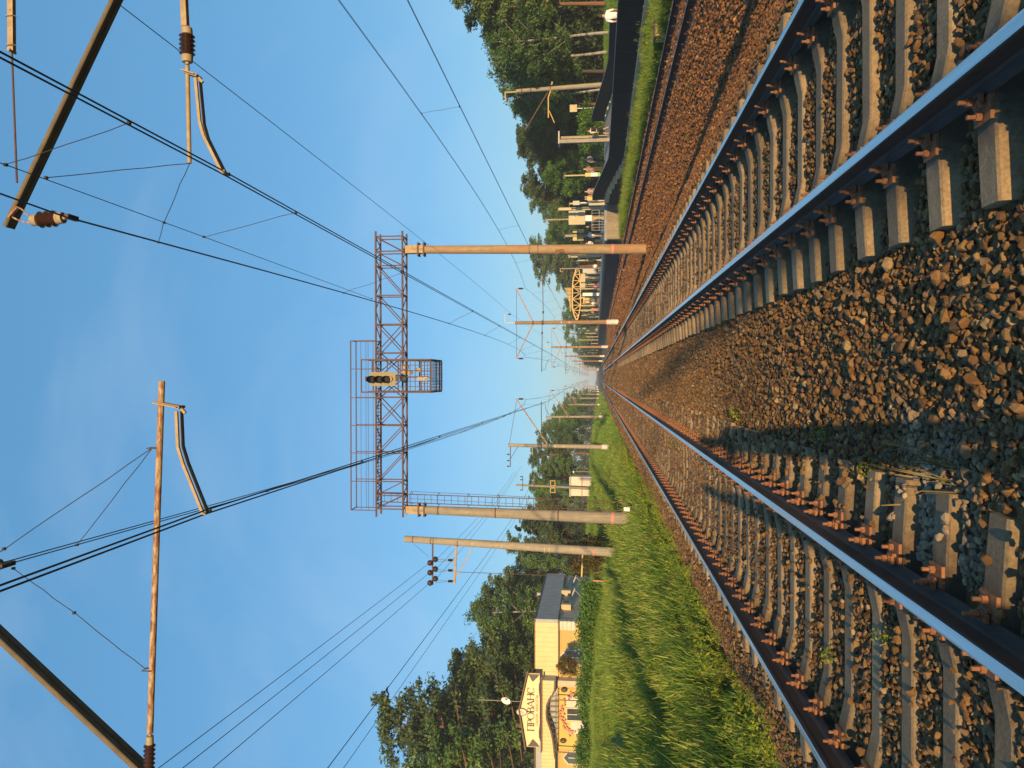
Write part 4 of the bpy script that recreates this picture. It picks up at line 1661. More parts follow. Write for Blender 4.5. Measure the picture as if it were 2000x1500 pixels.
def corrugated(x0, x1, y, z0, z1, pitch, depth, name, mat_, along='x', kids=None):
    """vertical ribbed sheet cladding"""
    b_ = MB()
    n_ = max(1, int(abs(x1 - x0) / pitch))
    for k in range(n_):
        a = x0 + (x1 - x0) * k / n_
        e = x0 + (x1 - x0) * (k + 1) / n_
        mid = e - (e - a) * 0.14
        if along == 'x':
            b_.bb(min(a, mid), max(a, mid), y - depth, y, z0, z1)
            b_.bb(min(mid, e), max(mid, e), y - depth * 0.3, y, z0, z1)
        else:
            b_.bb(y, y + depth, min(a, mid), max(a, mid), z0, z1)
            b_.bb(y, y + depth * 0.3, min(mid, e), max(mid, e), z0, z1)
    return b_.build(name, mat_, salon)


corrugated(XC, bx(1320), D0 - 0.16, zE, zR, 0.30, 0.04, 'cladding', M['cladding'])
corrugated(D0 - 0.15, 61.6, XC + 0.16, zE, zR, 0.35, 0.04, 'side_cladding', M['grey_clad'], 'y')
b_ = MB()
b_.bb(XW, XC + 0.155, D0 - 0.155, 61.6, zE + 0.02, zR - 0.02)
b_.build('parapet', M['grey_clad'], salon)
b_ = MB()
b_.bb(XW, XC + 0.25, D0 - 0.24, 61.7, zR, zR + 0.07)
b_.build('roof_trim', M['brown_trim'], salon)
MB().bb(XC - 3.0, XC + 0.21, D0 - 0.215, D0 - 0.2, zE - 0.09, zE - 0.002).build('eave_trim', M['brown_trim'], salon)
# corner blocks
for k in range(4):
    z0_ = bzz(1091 + 8.2 * k) - 0.02
    b_ = MB()
    b_.bb(XC - 0.52, XC + 0.06, D0 - 0.04, D0 + 0.45, z0_ - 0.24, z0_)
    b_.build('corner_block', M['stone_white'], salon)


def window(x0, x1, z0, z1, y, name='window', peak=0.0):
    b_ = MB()
    fr = 0.07
    b_.bb(x0, x1, y - 0.05, y, z0, z0 + fr)
    b_.bb(x0, x0 + fr, y - 0.05, y, z0 + fr, z1)
    b_.bb(x1 - fr, x1, y - 0.05, y, z0 + fr, z1)
    if peak:
        xm = (x0 + x1) / 2
        b_.bar((x0, y - 0.025, z1), (xm, y - 0.025, z1 + peak), 0.05, 0.08)
        b_.bar((xm, y - 0.025, z1 + peak), (x1, y - 0.025, z1), 0.05, 0.08)
    else:
        b_.bb(x0 + fr, x1 - fr, y - 0.05, y, z1 - fr, z1)
    xm = (x0 + x1) / 2
    b_.bb(xm - 0.025, xm + 0.025, y - 0.045, y, z0 + fr, z1 - (0 if peak else fr))
    w_ = b_.build(name, M['stone_white'], salon)
    b_ = MB()
    if peak:
        b_.prism([(x0 + fr, z0 + fr), (x1 - fr, z0 + fr), (x1 - fr, z1), (xm, z1 + peak - 0.05), (x0 + fr, z1)], y - 0.018, y - 0.006)
    else:
        b_.bb(x0 + fr, x1 - fr, y - 0.018, y - 0.006, z0 + fr, z1 - fr)
    b_.build('pane', M['glass'], w_)
    return w_


window(bx(1298), bx(1268), 1.7, bzz(1106), D0, peak=0.45)
b_ = MB()
b_.bar((bx(1284), D0 - 0.9, bzz(1112)), (bx(1279), D0 - 0.05, bzz(1098)), 0.06)
b_.bar((bx(1284), D0 - 0.9, bzz(1112)), (bx(1284), D0 - 0.05, bzz(1116)), 0.05)
b_.build('wall_bracket', M['sign_dark'], salon)
# side wall: two air conditioner boxes, folded awnings, a window line
for (y_, Yw) in ((1193, 52.9), (1166, 56.4)):
    zc_ = P(1106, y_, Yw).z
    b_ = MB()
    b_.bb(XC + 0.04, XC + 0.42, Yw - 0.45, Yw + 0.45, zc_ - 0.33, zc_ + 0.33)
    ac = b_.build('air_conditioner', M['cream_paint'], salon)
    b_ = MB()
    b_.tube([(XC + 0.425, Yw + 0.12, zc_), (XC + 0.445, Yw + 0.12, zc_)], 0.22, 16)
    b_.build('fan_grille', M['sign_dark'], ac)
for Yw in (55.0, 58.6):
    b_ = MB()
    b_.bar((XC + 0.05, Yw, zE - 0.65), (XC + 0.75, Yw, zE - 0.95), 0.05)
    b_.bar((XC + 0.05, Yw + 0.5, zE - 0.65), (XC + 0.75, Yw + 0.5, zE - 0.95), 0.05)
    b_.bar((XC + 0.75, Yw, zE - 0.95), (XC + 0.1, Yw + 0.3, zE - 1.5), 0.05)
    b_.build('awning_frame', M['galv'], salon)
b_ = MB()
b_.tube([(XC - 0.9, 59.5, zR), (XC - 0.9, 59.5, zR + 0.55)], 0.12, 12)
b_.tube([(XC - 0.9, 59.5, zR + 0.5), (XC - 0.9, 59.5, zR + 0.62)], 0.15, 12)
b_.build('chimney_pipe', M['galv'], salon)

# porch: projecting cladding with an arched lower edge, name board above
zA = bzz(1091, DP)
bxp = lambda y_: P(1100, y_, DP).x
zp = lambda x_: P(x_, 1390, DP).z
xr, xl = bxp(1331), XW
arch = []
for y_, x_ in ((1331, 1084), (1348, 1083), (1358, 1079), (1366, 1073), (1378, 1068), (1391, 1067), (1404, 1068), (1416, 1072), (1430, 1077), (1445, 1080), (1462, 1082), (1480, 1084)):
    arch.append((bxp(y_), zp(x_)))
b_ = MB()
poly = [(xr, zp(1059))] + arch + [(xl, zp(1085)), (xl, zp(1059))]
poly = poly[::-1]
# strips between the top edge and the arch, so the sheet has ribs
axs = [p_[0] for p_ in arch[::-1]] + []
azs = [p_[1] for p_ in arch[::-1]]
x_ = xr
while x_ > xl + 0.3:
    xn = x_ - 0.24
    za, zn = np.interp(x_, axs, azs), np.interp(xn, axs, azs)
    for (xa, xe, dep_) in ((x_, x_ - 0.205, 0.0), (x_ - 0.205, xn, 0.025)):
        z_a, z_e = np.interp(xa, axs, azs), np.interp(xe, axs, azs)
        b_.add([(xa, DP + dep_, z_a), (xa, DP + dep_, zp(1058)), (xe, DP + dep_, zp(1058)), (xe, DP + dep_, z_e), (xa, DP + 0.1, z_a), (xa, DP + 0.1, zp(1058)), (xe, DP + 0.1, zp(1058)), (xe, DP + 0.1, z_e)],
               [(0, 1, 2, 3), (7, 6, 5, 4), (0, 4, 5, 1), (3, 2, 6, 7), (0, 3, 7, 4), (1, 5, 6, 2)])
    x_ = xn
b_.build('porch_cladding', M['cladding'], salon)
b_ = MB()
q = [Vector((p_[0], DP - 0.02, p_[1])) for p_ in arch]
for i in range(len(q) - 1):
    b_.bar(q[i], q[i + 1], 0.34, 0.10)
b_.build('arch_soffit', M['brown_trim'], salon)
b_ = MB()
b_.bb(xr - 0.12, xr + 0.02, DP + 0.02, D0 - 0.17, zp(1085), zp(1058))
b_.build('porch_side', M['grey_clad'], salon)
b_ = MB()
b_.bb(XL2 - 0.02, XL2 + 0.35, DP + 0.5, D0 + 0.03, 0.6, zE - 0.01)
b_.build('porch_column', M['grey_wall'], salon)
b_ = MB()
b_.bb(bx(1345), bx(1462), D0 - 0.03, D0 + 0.02, 1.2, bzz(1087)) if False else b_.bb(bx(1462), bx(1345), D0 - 0.03, D0 + 0.01, 1.2, bzz(1087))
M['ochre'] = mat('ochre_render', (0.60, 0.42, 0.13), (0.54, 0.37, 0.11), 3, 0.85)
b_.build('porch_wall', M['ochre'], salon)
for y_ in (1368, 1470):
    b_ = MB()
    b_.tube([(bxp(y_), DP + 0.05, 0.9), (bxp(y_), DP + 0.05, zp(1084))], 0.035, 8)
    b_.build('porch_post', M['brown_trim'], salon)
for y_, x_ in ((1347.5, 1102), (1447, 1100)):
    q = P(x_, y_, D0 - 0.15)
    b_ = MB()
    b_.ico(q, (0.16, 0.14, 0.22), 2)
    b_.build('wall_lamp', M['sign_dark'], salon, True)
# entrance window with arch of flowers painted and growing around it
window(bx(1407), bx(1381), 1.6, bzz(1106), D0 - 0.03)
b_ = MB()
for y_ in np.arange(1383, 1407, 3.0):
    b_.bb(bx(y_) - 0.012, bx(y_) + 0.012, D0 - 0.12, D0 - 0.10, 1.65, bzz(1107))
b_.build('window_grille', M['dark_metal'], salon)
b_ = MB()
b_.bb(bx(1432), bx(1408), D0 - 0.06, D0 - 0.032, 1.5, bzz(1114))
b_.bb(bx(1380), bx(1356), D0 - 0.06, D0 - 0.032, 1.5, bzz(1106))
b_.build('stone_panel', M['stone_white'], salon)
window(bx(1492), bx(1466), 1.5, bzz(1110), D0, peak=0.35)
# arch lattice under the porch
b_ = MB()
for k in range(16):
    y_ = 1372 + k * 5.4
    za = np.interp(bxp(y_), axs, azs)
    b_.bar((bxp(y_), DP + 0.03, za), (bxp(y_ + (4 if k % 2 else -4)), DP + 0.03, min(za, zp(1086)) - 0.02 if za > zp(1086) else za - 0.2), 0.03)
b_.bar((bxp(1355), DP + 0.03, zp(1086)), (bxp(1470), DP + 0.03, zp(1086)), 0.05)
b_.build('arch_lattice', M['sign_dark'], salon)
M['petal'] = mat('pink_petals', (0.60, 0.20, 0.17), (0.52, 0.30, 0.24), 30, 0.7)
b_ = MB()
rnd = random.Random(8)
for k in range(60):
    a = math.pi * rnd.random()
    q = P(1121 - 24 * math.sin(a) + rnd.gauss(0, 2.5), 1394 + 37 * math.cos(a) + rnd.gauss(0, 3), D0 - 0.2)
    b_.ico(q, (0.07, 0.05, 0.07), 1, jit=0.3)
fl = b_.build('climbing_flowers', M['petal'], salon)
fl['kind'] = 'stuff'

# the name board
SB = DP - 0.14
bs = lambda y_: P(1100, y_, SB).x
zs = lambda x_: P(x_, 1390, SB).z
b_ = MB()
b_.prism([(bs(1462), zs(1054)), (bs(1318), zs(1054)), (bs(1318), zs(1033)), (bs(1389), zs(1017)), (bs(1462), zs(1029))], SB, SB + 0.12)
board = b_.build('name_board', M['sign_board'], salon)
b_ = MB()
b_.bar((bs(1466), SB + 0.05, zs(1026.5)), (bs(1389), SB + 0.05, zs(1014)), 0.5, 0.09)
b_.bar((bs(1389), SB + 0.05, zs(1014)), (bs(1312), SB + 0.05, zs(1031)), 0.5, 0.09)
b_.build('gable_trim', M['brown_trim'], salon)
MB().bb(bs(1471), bs(1323), SB - 0.08, SB + 0.15, zs(1058.5), zs(1056)).build('board_ledge', M['brown_trim'], salon)
S3 = SB - 0.016


def strokes3(name, segs, w, parent, y=S3, mat_=None):
    b_ = MB()
    for (x0_, z0_, x1_, z1_, ww) in segs:
        b_.bar((x0_, y, z0_), (x1_, y, z1_), ww, 0.014, side=(0, 1, 0))
    return b_.build(name, mat_ or M['sign_dark'], parent)


# corner ornaments
for s_, ya, yb in ((1, 1319, 1334), (-1, 1461, 1446)):
    b_ = MB()
    e = bs(ya)
    ii = bs(yb)
    q = [(e, zs(1031 if s_ > 0 else 1030)), (e, zs(1054)), (bs(ya + s_ * 6), zs(1050)), (bs(ya + s_ * 12), zs(1044)), (ii, zs(1041)), (bs(ya + s_ * 12), zs(1038)), (bs(ya + s_ * 6), zs(1035))]
    b_.prism(q if s_ < 0 else q[::-1], S3 - 0.004, S3 + 0.012)
    b_.build('corner_ornament', M['sign_dark'], board)
    q2 = [(bs(ya + s_ * a_), zs(x_)) for a_, x_ in ((18, 1052.5), (30, 1052), (45, 1053.6), (25, 1053.9), (16, 1053.8))]
    b_ = MB()
    b_.prism(q2 if s_ < 0 else q2[::-1], S3 - 0.004, S3 + 0.012)
    b_.build('edge_ornament', M['sign_dark'], board)
# oval medallion at the peak
b_ = MB()
q = P(1019, 1390, SB)
vs = [(q.x + 0.26 * math.cos(a), q.z + 0.36 * math.sin(a)) for a in np.linspace(0, 2 * math.pi, 25)[:-1]]
b_.prism(vs, SB - 0.06, SB - 0.02)
med = b_.build('medallion', M['sign_dark'], board)
b_ = MB()
vs = [(q.x + 0.21 * math.cos(a), q.z + 0.31 * math.sin(a)) for a in np.linspace(0, 2 * math.pi, 25)[:-1]]
b_.prism(vs, SB - 0.075, SB - 0.0605)
b_.build('medallion_face', M['stone_white'], med)
b_ = MB()
b_.tube([(q.x - 0.02 + 0.09 * math.sin(5 * t_), SB - 0.08, q.z + 0.18 - 0.36 * t_) for t_ in np.linspace(0, 1, 14)], 0.012, 5)
b_.build('medallion_figure', M['sign_dark'], med)

# lettering: thick and thin strokes of a roman face
LX0, LX1 = bs(1431), bs(1345)
LZ0, LZ1 = zs(1043.2), zs(1029.8)
TK, TN = 0.075, 0.028


def arc(cx, cz, rx, rz, a0, a1, thick, thin, n_=18):
    out = []
    for k in range(n_):
        a, e = R(a0 + (a1 - a0) * k / n_), R(a0 + (a1 - a0) * (k + 1) / n_)
        w_ = thin + (thick - thin) * abs(math.cos((a + e) / 2)) ** 1.5
        out.append((cx + rx * math.cos(a), cz + rz * math.sin(a), cx + rx * math.cos(e), cz + rz * math.sin(e), w_))
    return out


def letter(ch, x, w, z0, z1):
    h = z1 - z0
    sg = []

    def stem(xx, za=z0, ze=z1, t_=TK):
        sg.append((xx, za, xx, ze, t_))

    def serif(xx, zz_, half=0.075):
        sg.append((xx - half, zz_, xx + half, zz_, TN))
    if ch == 'П':
        for xx in (x + 0.06, x + w - 0.06):
            stem(xx)
            serif(xx, z0 + 0.01)
        sg.append((x - 0.01, z1 - 0.01, x + w + 0.01, z1 - 0.01, TN * 1.3))
    elif ch == 'Р':
        stem(x + 0.06)
        serif(x + 0.06, z0 + 0.01)
        sg.append((x - 0.01, z1 - 0.01, x + w * 0.5, z1 - 0.01, TN))
        sg.append((x + 0.06, z0 + h * 0.42, x + w * 0.5, z0 + h * 0.42, TN))
        sg.extend(arc(x + w * 0.5, z0 + h * 0.71, w * 0.42, h * 0.27, -90, 90, TK, TN))
    elif ch == 'О':
        sg.extend(arc(x + w / 2, z0 + h / 2, w / 2 - 0.02, h / 2, 0, 360, TK, TN, 30))
    elif ch == 'В':
        stem(x + 0.06)
        for zz_ in (z0 + 0.01, z0 + h * 0.53, z1 - 0.01):
            sg.append((x - 0.01, zz_, x + w * 0.5, zz_, TN))
        sg.extend(arc(x + w * 0.48, z0 + h * 0.27, w * 0.46, h * 0.25, -90, 90, TK, TN))
        sg.extend(arc(x + w * 0.45, z0 + h * 0.77, w * 0.38, h * 0.22, -90, 90, TK * 0.9, TN))
    elif ch == 'А':
        sg.append((x + 0.02, z0, x + w * 0.48, z1, TN * 1.2))
        sg.append((x + w * 0.48, z1, x + w - 0.04, z0, TK))
        sg.append((x + w * 0.2, z0 + h * 0.33, x + w * 0.75, z0 + h * 0.33, TN))
        serif(x + 0.02, z0 + 0.01)
        serif(x + w - 0.04, z0 + 0.01)
    elif ch == 'Н':
        for xx in (x + 0.06, x + w - 0.06):
            stem(xx)
            serif(xx, z0 + 0.01)
            serif(xx, z1 - 0.01)
        sg.append((x + 0.06, z0 + h * 0.52, x + w - 0.06, z0 + h * 0.52, TN))
    elif ch == 'С':
        sg.extend(arc(x + w / 2, z0 + h / 2, w / 2 - 0.02, h / 2, 42, 318, TK, TN, 24))
        sg.append((x + w * 0.86, z1 - 0.02, x + w * 0.86, z1 - 0.16, TN * 1.3))
    return sg


wd = {'П': 0.42, 'Р': 0.32, 'О': 0.46, 'В': 0.34, 'А': 0.44, 'Н': 0.44, 'С': 0.40}
word = 'ПРОВАНС'
tot = sum(wd[c_] for c_ in word)
gap = ((LX1 - LX0) - tot) / (len(word) - 1)
x_ = LX0
for c_ in word:
    strokes3('letter', letter(c_, x_, wd[c_], LZ0, LZ1), TK, board)
    x_ += wd[c_] + gap
tc_ = bpy.data.curves.new('subtitle', 'FONT')
tc_.body = 'САЛОН  КРАСОТЫ'
tc_.size = 0.27
tc_.space_character = 1.12
tc_.align_x = 'CENTER'
tc_.extrude = 0.006
to = bpy.data.objects.new('subtitle', tc_)
COL.objects.link(to)
bpy.context.view_layer.update()
me = bpy.data.meshes.new_from_object(to.evaluated_get(bpy.context.evaluated_depsgraph_get()))
bpy.data.objects.remove(to)
wtot = max(v_.co.x for v_ in me.vertices) - min(v_.co.x for v_ in me.vertices)
k_ = (bs(1360) - bs(1419)) / wtot
me.materials.clear()
me.materials.append(M['sign_dark'])
o = bpy.data.objects.new('subtitle', me)
COL.objects.link(o)
o.parent = board
me.transform(Matrix.Translation(Vector(((bs(1360) + bs(1419)) / 2, S3, zs(1051.2))) - world_loc(board)) @ Matrix.Rotation(R(90), 4, 'X') @ Matrix.Diagonal((k_, 0.85, 1, 1)))
# satellite dish and mast on the roof
q = P(989, 1369, 53)
sd = thing('satellite_dish', 'small pale satellite dish on a thin mast above the salon roof', 'dish', (q.x, 53, zR))
MB().tube([(q.x, 53, zR), (q.x, 53, P(935, 1369, 53).z)], 0.03, 6).build('mast', M['pole'], sd)
b_ = MB()
b_.tube([(q.x + 0.15, 52.9, q.z), (q.x + 0.12, 52.82, q.z), (q.x + 0.1, 52.78, q.z + 0.01)], [0.08, 0.3, 0.34], 18, caps=False)
b_.build('dish', M['white_paint'], sd, True)
MB().tube([(q.x, 53, q.z - 0.1), (q.x + 0.35, 52.6, q.z - 0.1), (q.x + 0.3, 52.45, q.z)], 0.02, 6).build('feed_arm', M['white_paint'], sd)

# ================================================================== PLATFORM, RAMP AND PATH
ZP, XE, XB, XF = 0.84, 11.3, 14.3, 20.4        # platform height, edge, fence line, far side
M['paving'] = mat('platform_paving', (0.30, 0.27, 0.23), (0.22, 0.20, 0.17), 1.5, 0.9, coord='World')
M['dark_wall'] = mat('dark_panel_wall', (0.035, 0.036, 0.042), (0.022, 0.023, 0.028), 2, 0.8, coord='World', rnd=0.15)
M['end_wall'] = concrete('beige_wall_render', (0.30, 0.25, 0.18))
M['coping'] = concrete('grey_coping', (0.30, 0.30, 0.30))
M['tan_block'] = mat('tan_concrete_block', (0.62, 0.47, 0.28), (0.50, 0.37, 0.21), 3, 0.9, coord='World', rnd=0.2)
M['fence'] = mat('black_fence_sheet', (0.018, 0.018, 0.021), (0.012, 0.012, 0.014), 3, 0.75, coord='World')
b_ = MB()
b_.bb(XE + 0.12, XF, 64.02, 330, -0.9, ZP)
b_.bb(XB + 0.03, XF, 61.0, 64.02, -0.9, ZP - 0.002)
platform = structure(b_.build('platform', M['paving']))
for k in range(42):
    y0 = 64.06 + k * 6.0
    b_ = MB()
    b_.bb(XE + 0.05, XE + 0.12, y0, y0 + 5.94, -0.9, ZP - 0.2)
    b_.build('wall_panel', M['dark_wall'], platform)
    b_ = MB()
    b_.bb(XE - 0.02, XE + 0.9, y0 - 0.02, y0 + 5.93, ZP - 0.19, ZP + 0.03)
    b_.build('edge_slab', M['coping'], platform)
for k in range(2):
    b_ = MB()
    x0 = XE + 0.13 + k * 1.45
    b_.bb(x0, x0 + 1.44, 63.94, 64.02, -0.9, ZP - 0.2)
    b_.build('end_wall_panel', M['end_wall'], platform)
MB().bb(XE - 0.02, XB, 63.9, 64.02, ZP - 0.19, ZP + 0.025).build('edge_slab', M['coping'], platform)
b_ = MB()
b_.add([(XB + 0.03, 50, -0.28), (XF, 50, -0.28), (XF, 61, ZP), (XB + 0.03, 61, ZP), (XB + 0.03, 50, -1), (XF, 50, -1), (XF, 61, -1), (XB + 0.03, 61, -1)],
       [(0, 1, 2, 3), (4, 7, 6, 5), (0, 4, 5, 1), (1, 5, 6, 2), (2, 6, 7, 3), (3, 7, 4, 0)])
ramp_o = structure(b_.build('ramp', M['paving']))
b_ = MB()
b_.bb(XB + 0.03, XF, 8, 49.98, -0.9, -0.285)
structure(b_.build('path', M['paving']))


def ribbed_panel(x, y0, y1, z0a, z0b, h, parent, thick=0.03):
    """profiled fence sheet along Y between two posts; the foot runs from z0a to z0b"""
    b_ = MB()
    n_ = 11
    for k in range(n_):
        a, e = k / n_, (k + 0.62) / n_
        ya, ye = y0 + (y1 - y0) * a, y0 + (y1 - y0) * e
        za, ze = z0a + (z0b - z0a) * a, z0a + (z0b - z0a) * e
        for (p, q, dx) in ((ya, ye, 0.0), (ye, y0 + (y1 - y0) * (k + 1) / n_, 0.014)):
            zq0 = z0a + (z0b - z0a) * (p - y0) / (y1 - y0)
            zq1 = z0a + (z0b - z0a) * (q - y0) / (y1 - y0)
            b_.add([(x + dx, p, zq0), (x + dx, q, zq1), (x + dx, q, zq1 + h), (x + dx, p, zq0 + h), (x + thick, p, zq0), (x + thick, q, zq1), (x + thick, q, zq1 + h), (x + thick, p, zq0 + h)],
                   [(0, 3, 2, 1), (4, 5, 6, 7), (0, 1, 5, 4), (3, 7, 6, 2), (0, 4, 7, 3), (1, 2, 6, 5)])
    return b_.build('fence_panel', M['fence'], parent)


fz = lambda y: -0.24 + (ZP + 0.02 + 0.24) * min(1.0, max(0.0, (y - 50.4) / 10.0))
fence = thing('black_fence', 'long black sheet fence on concrete blocks beside the path, rising along the ramp', 'fence', (XB, 26, -0.6))
yy = 24.0
while yy < 61.4:
    y2 = yy + 1.48
    ribbed_panel(XB - 0.02, yy, y2 - 0.02, fz(yy), fz(y2), 0.97, fence)
    b_ = MB()
    b_.bar((XB + 0.03, y2 - 0.01, fz(y2) - 0.1), (XB + 0.03, y2 - 0.01, fz(y2) + 0.97), 0.05)
    b_.build('fence_post', M['fence'], fence)
    b_ = MB()
    b_.bar((XB, yy, fz(yy) + 0.985), (XB, y2 - 0.01, fz(y2) + 0.985), 0.045, 0.025)
    b_.build('top_rail', M['galv'], fence)
    b_ = MB()
    zc0 = (fz(yy) + fz(y2)) / 2 - 0.02
    b_.bb(XB - 0.26, XB - 0.03, yy + 0.05, y2 - 0.12, zc0 - 0.30, zc0)
    b_.build('concrete_block', M['tan_block'], fence)
    yy = y2
b_ = MB()
b_.add([(XB - 0.03, 50, -0.9), (XB - 0.03, 64, -0.9), (XB - 0.03, 64, ZP - 0.22), (XB - 0.03, 60.6, ZP - 0.22), (XB - 0.03, 50.6, -0.5),
        (XB + 0.02, 50, -0.9), (XB + 0.02, 64, -0.9), (XB + 0.02, 64, ZP - 0.22), (XB + 0.02, 60.6, ZP - 0.22), (XB + 0.02, 50.6, -0.5)],
       [(0, 4, 3, 2, 1), (5, 6, 7, 8, 9), (3, 4, 9, 8), (2, 3, 8, 7)])
b_.build('side_wall', M['dark_wall'], ramp_o)
fence2 = thing('black_fence', 'black sheet fence sloping up along the far side of the ramp', 'fence', (XF, 48, -0.4))
yy = 44.0
while yy < 61.5:
    y2 = yy + 1.48
    ribbed_panel(XF - 0.02, yy, y2 - 0.02, fz(yy) + 0.05, fz(y2) + 0.05, 0.97, fence2)
    b_ = MB()
    b_.bar((XF, yy, fz(yy) + 1.03), (XF, y2 - 0.01, fz(y2) + 1.03), 0.04, 0.025)
    b_.build('top_rail', M['galv'], fence2)
    b_ = MB()
    b_.box((XF, (yy + y2) / 2, (fz(yy) + fz(y2)) / 2 - 0.12), (0.14, 0.9, 0.26))
    b_.build('concrete_block', M['cream_paint'], fence2)
    yy = y2

# rusty lineside box near the siding
q = PZ(1296, 48, -0.72)
bxo = thing('cable_box', 'rusty orange lineside box beside the siding, top edge of the photo', 'box', (12.0, q.y * 12.0 / q.x, -0.7))
q = Vector((12.0, q.y * 12.0 / q.x, -0.7))
MB().bb(q.x - 0.45, q.x + 0.25, q.y - 0.2, q.y + 0.35, -0.95, -0.42).build('body', M['yellow_steel'], bxo)
b_ = MB()
b_.bar((q.x - 0.42, q.y - 0.215, -0.75), (q.x + 0.22, q.y - 0.215, -0.45), 0.02)
b_.bar((q.x - 0.42, q.y - 0.216, -0.45), (q.x + 0.22, q.y - 0.216, -0.75), 0.02)
b_.build('cross_brace', M['rust_steel'], bxo)
MB().bb(q.x - 0.5, q.x + 0.3, q.y - 0.24, q.y + 0.4, -0.415, -0.38).build('lid', M['rust_steel'], bxo)

# mast on the far side of the island platform
b_ = MB()
Ym = 62.0
mst = thing('catenary_mast', 'concrete mast with cantilever among the birches behind the black fence', 'mast', (P(1185, 165, Ym).x, Ym, 0))
cone_pole(b_, P(1200, 164, Ym), P(1008, 178, Ym), 0.21, 0.15, 14)
b_.build('pole', M['pole'], mst, True)
b_ = MB()
b_.bar(P(1008, 179.5, Ym), P(986, 181, Ym), 0.11)
b_.bar(P(986.5, 182, Ym), P(988, 199, Ym), 0.11)
b_.build('feeder_hook', M['tan_paint'], mst)
MB().bar(P(1077, 166, Ym), P(1079, 160, Ym), 0.12).build('side_arm', M['tan_paint'], mst)
b_ = MB()
b_.tube([P(1076, 176, Ym), P(1071, 190, Ym), P(1071, 230, Ym)], 0.05, 8)
b_.tube([P(1073, 217, Ym), P(1083, 240, Ym)], 0.035, 8)
b_.build('cantilever_tube', M['yellow_steel'], mst, True)
b_ = MB()
b_.bar(P(1070, 180, Ym), P(1025, 255, Ym), 0.07)
b_.build('bracket', M['rust_steel'], mst)
for px_ in (1019, 1037, 1075):
    b_ = MB()
    q = P(px_, 177 - (px_ - 1019) * 0.08, Ym)
    b_.tube([q - Vector((0, 0, 0.04)), q + Vector((0, 0, 0.04))], 0.185, 14)
    b_.build('pole_band', M['rust_steel'], mst, True)

# ---- platform furniture
xpx = lambda y_, Y: P(1150, y_, Y).x


def post_thing(name, label, cat, y_, Y, x_top, w=0.16, z0=ZP, mat_='cream_paint', round_=True, cap=True, group=None):
    X = xpx(y_, Y)
    zt = P(x_top, y_, Y).z
    t = thing(name, label, cat, (X, Y, z0), group)
    b_ = MB()
    if round_:
        b_.tube([(X, Y, z0 - 0.05), (X, Y, zt)], [w / 2, w / 2 * 0.85], 12)
    else:
        b_.bb(X - w / 2, X + w / 2, Y - w / 2, Y + w / 2, z0 - 0.05, zt)
    b_.build('post', M[mat_], t, round_)
    if cap:
        b_ = MB()
        b_.box((X - 0.08, Y, zt + 0.04), (0.42, 0.14, 0.06))
        b_.build('lamp_head', M['sign_dark'], t)
    return t, X, zt


t, X, zt = post_thing('concrete_posts', 'pair of tall square concrete posts under one cap on the ramp', 'posts', 275, 58, 1093, 0.26, 0.5, 'pole', False, False)
b_ = MB()
b_.bb(X + 0.34, X + 0.52, 58.4, 58.6, 0.4, zt - 0.05)
b_.build('post', M['pole'], t)
MB().bb(X - 0.2, X + 0.75, 57.8, 58.75, zt, zt + 0.1).build('cap', M['galv'], t)
t, X, zt = post_thing('road_sign', 'square sign back on a white post behind the ramp fence', 'sign', 211, 68, 1120, 0.09, 0.2, 'white_paint', True, False)
b_ = MB()
b_.bb(X - 0.32, X + 0.32, 67.9, 67.95, P(1127, 211, 68).z, P(1113, 211, 68).z)
b_.build('plate', M['cream_paint'], t)
t, X, zt = post_thing('notice_post', 'tan post with notice boards and green foot beside two people on the ramp', 'notice post', 342, 61.5, 1103, 0.14, ZP)
for a_, e_, mm in ((1143, 1153, 'yellow_steel'), (1153.5, 1167, 'white_paint')):
    b_ = MB()
    b_.bb(X - 0.15, X + 0.15, 61.36, 61.40, P(e_, 342, 61.5).z, P(a_, 342, 61.5).z)
    b_.build('board', M[mm], t)
M['green'] = mat('green_print', (0.20, 0.50, 0.12), None, 9, 0.7)
b_ = MB()
b_.bb(X - 0.15, X + 0.15, 61.36, 61.40, P(1172, 342, 61.5).z, P(1167.3, 342, 61.5).z)
b_.build('board', M['green'], t)
t, X, zt = post_thing('ticket_machine', 'tan ticket machine with grey screen at the end of the platform', 'ticket machine', 397, 66.5, 1113, 0.12, ZP, 'cream_paint', False, True)
MB().bb(X - 0.22, X + 0.22, 66.3, 66.7, ZP, P(1150, 397, 66.5).z).build('cabinet', M['cream_paint'], t)
MB().bb(X - 0.18, X + 0.18, 66.25, 66.29, P(1132, 397, 66.5).z, P(1119, 397, 66.5).z).build('screen', M['grey_clad'], t)
MB().bb(X - 0.03, X + 0.05, 66.27, 66.29, P(1157, 397, 66.5).z, P(1134, 397, 66.5).z).build('light_strip', M['white_paint'], t)
t, X, zt = post_thing('turnstile', 'tan reader box with a green stripe at the top of the ramp', 'card reader', 389, 63.5, 1142, 0.10, ZP, 'tan_paint', False, False)
MB().bb(X - 0.16, X + 0.16, 63.3, 63.5, P(1157, 389, 63.5).z, P(1147, 389, 63.5).z).build('reader', M['yellow_steel'], t)
MB().bb(X - 0.05, X + 0.05, 63.25, 63.29, ZP + 0.05, P(1159, 389, 63.5).z).build('stripe', M['green'], t)
post_thing('lamp_post', 'thick square concrete lamp post at the near end of the platform', 'lamp post', 407.5, 68, 1091, 0.24, ZP, 'cream_paint', False, True)
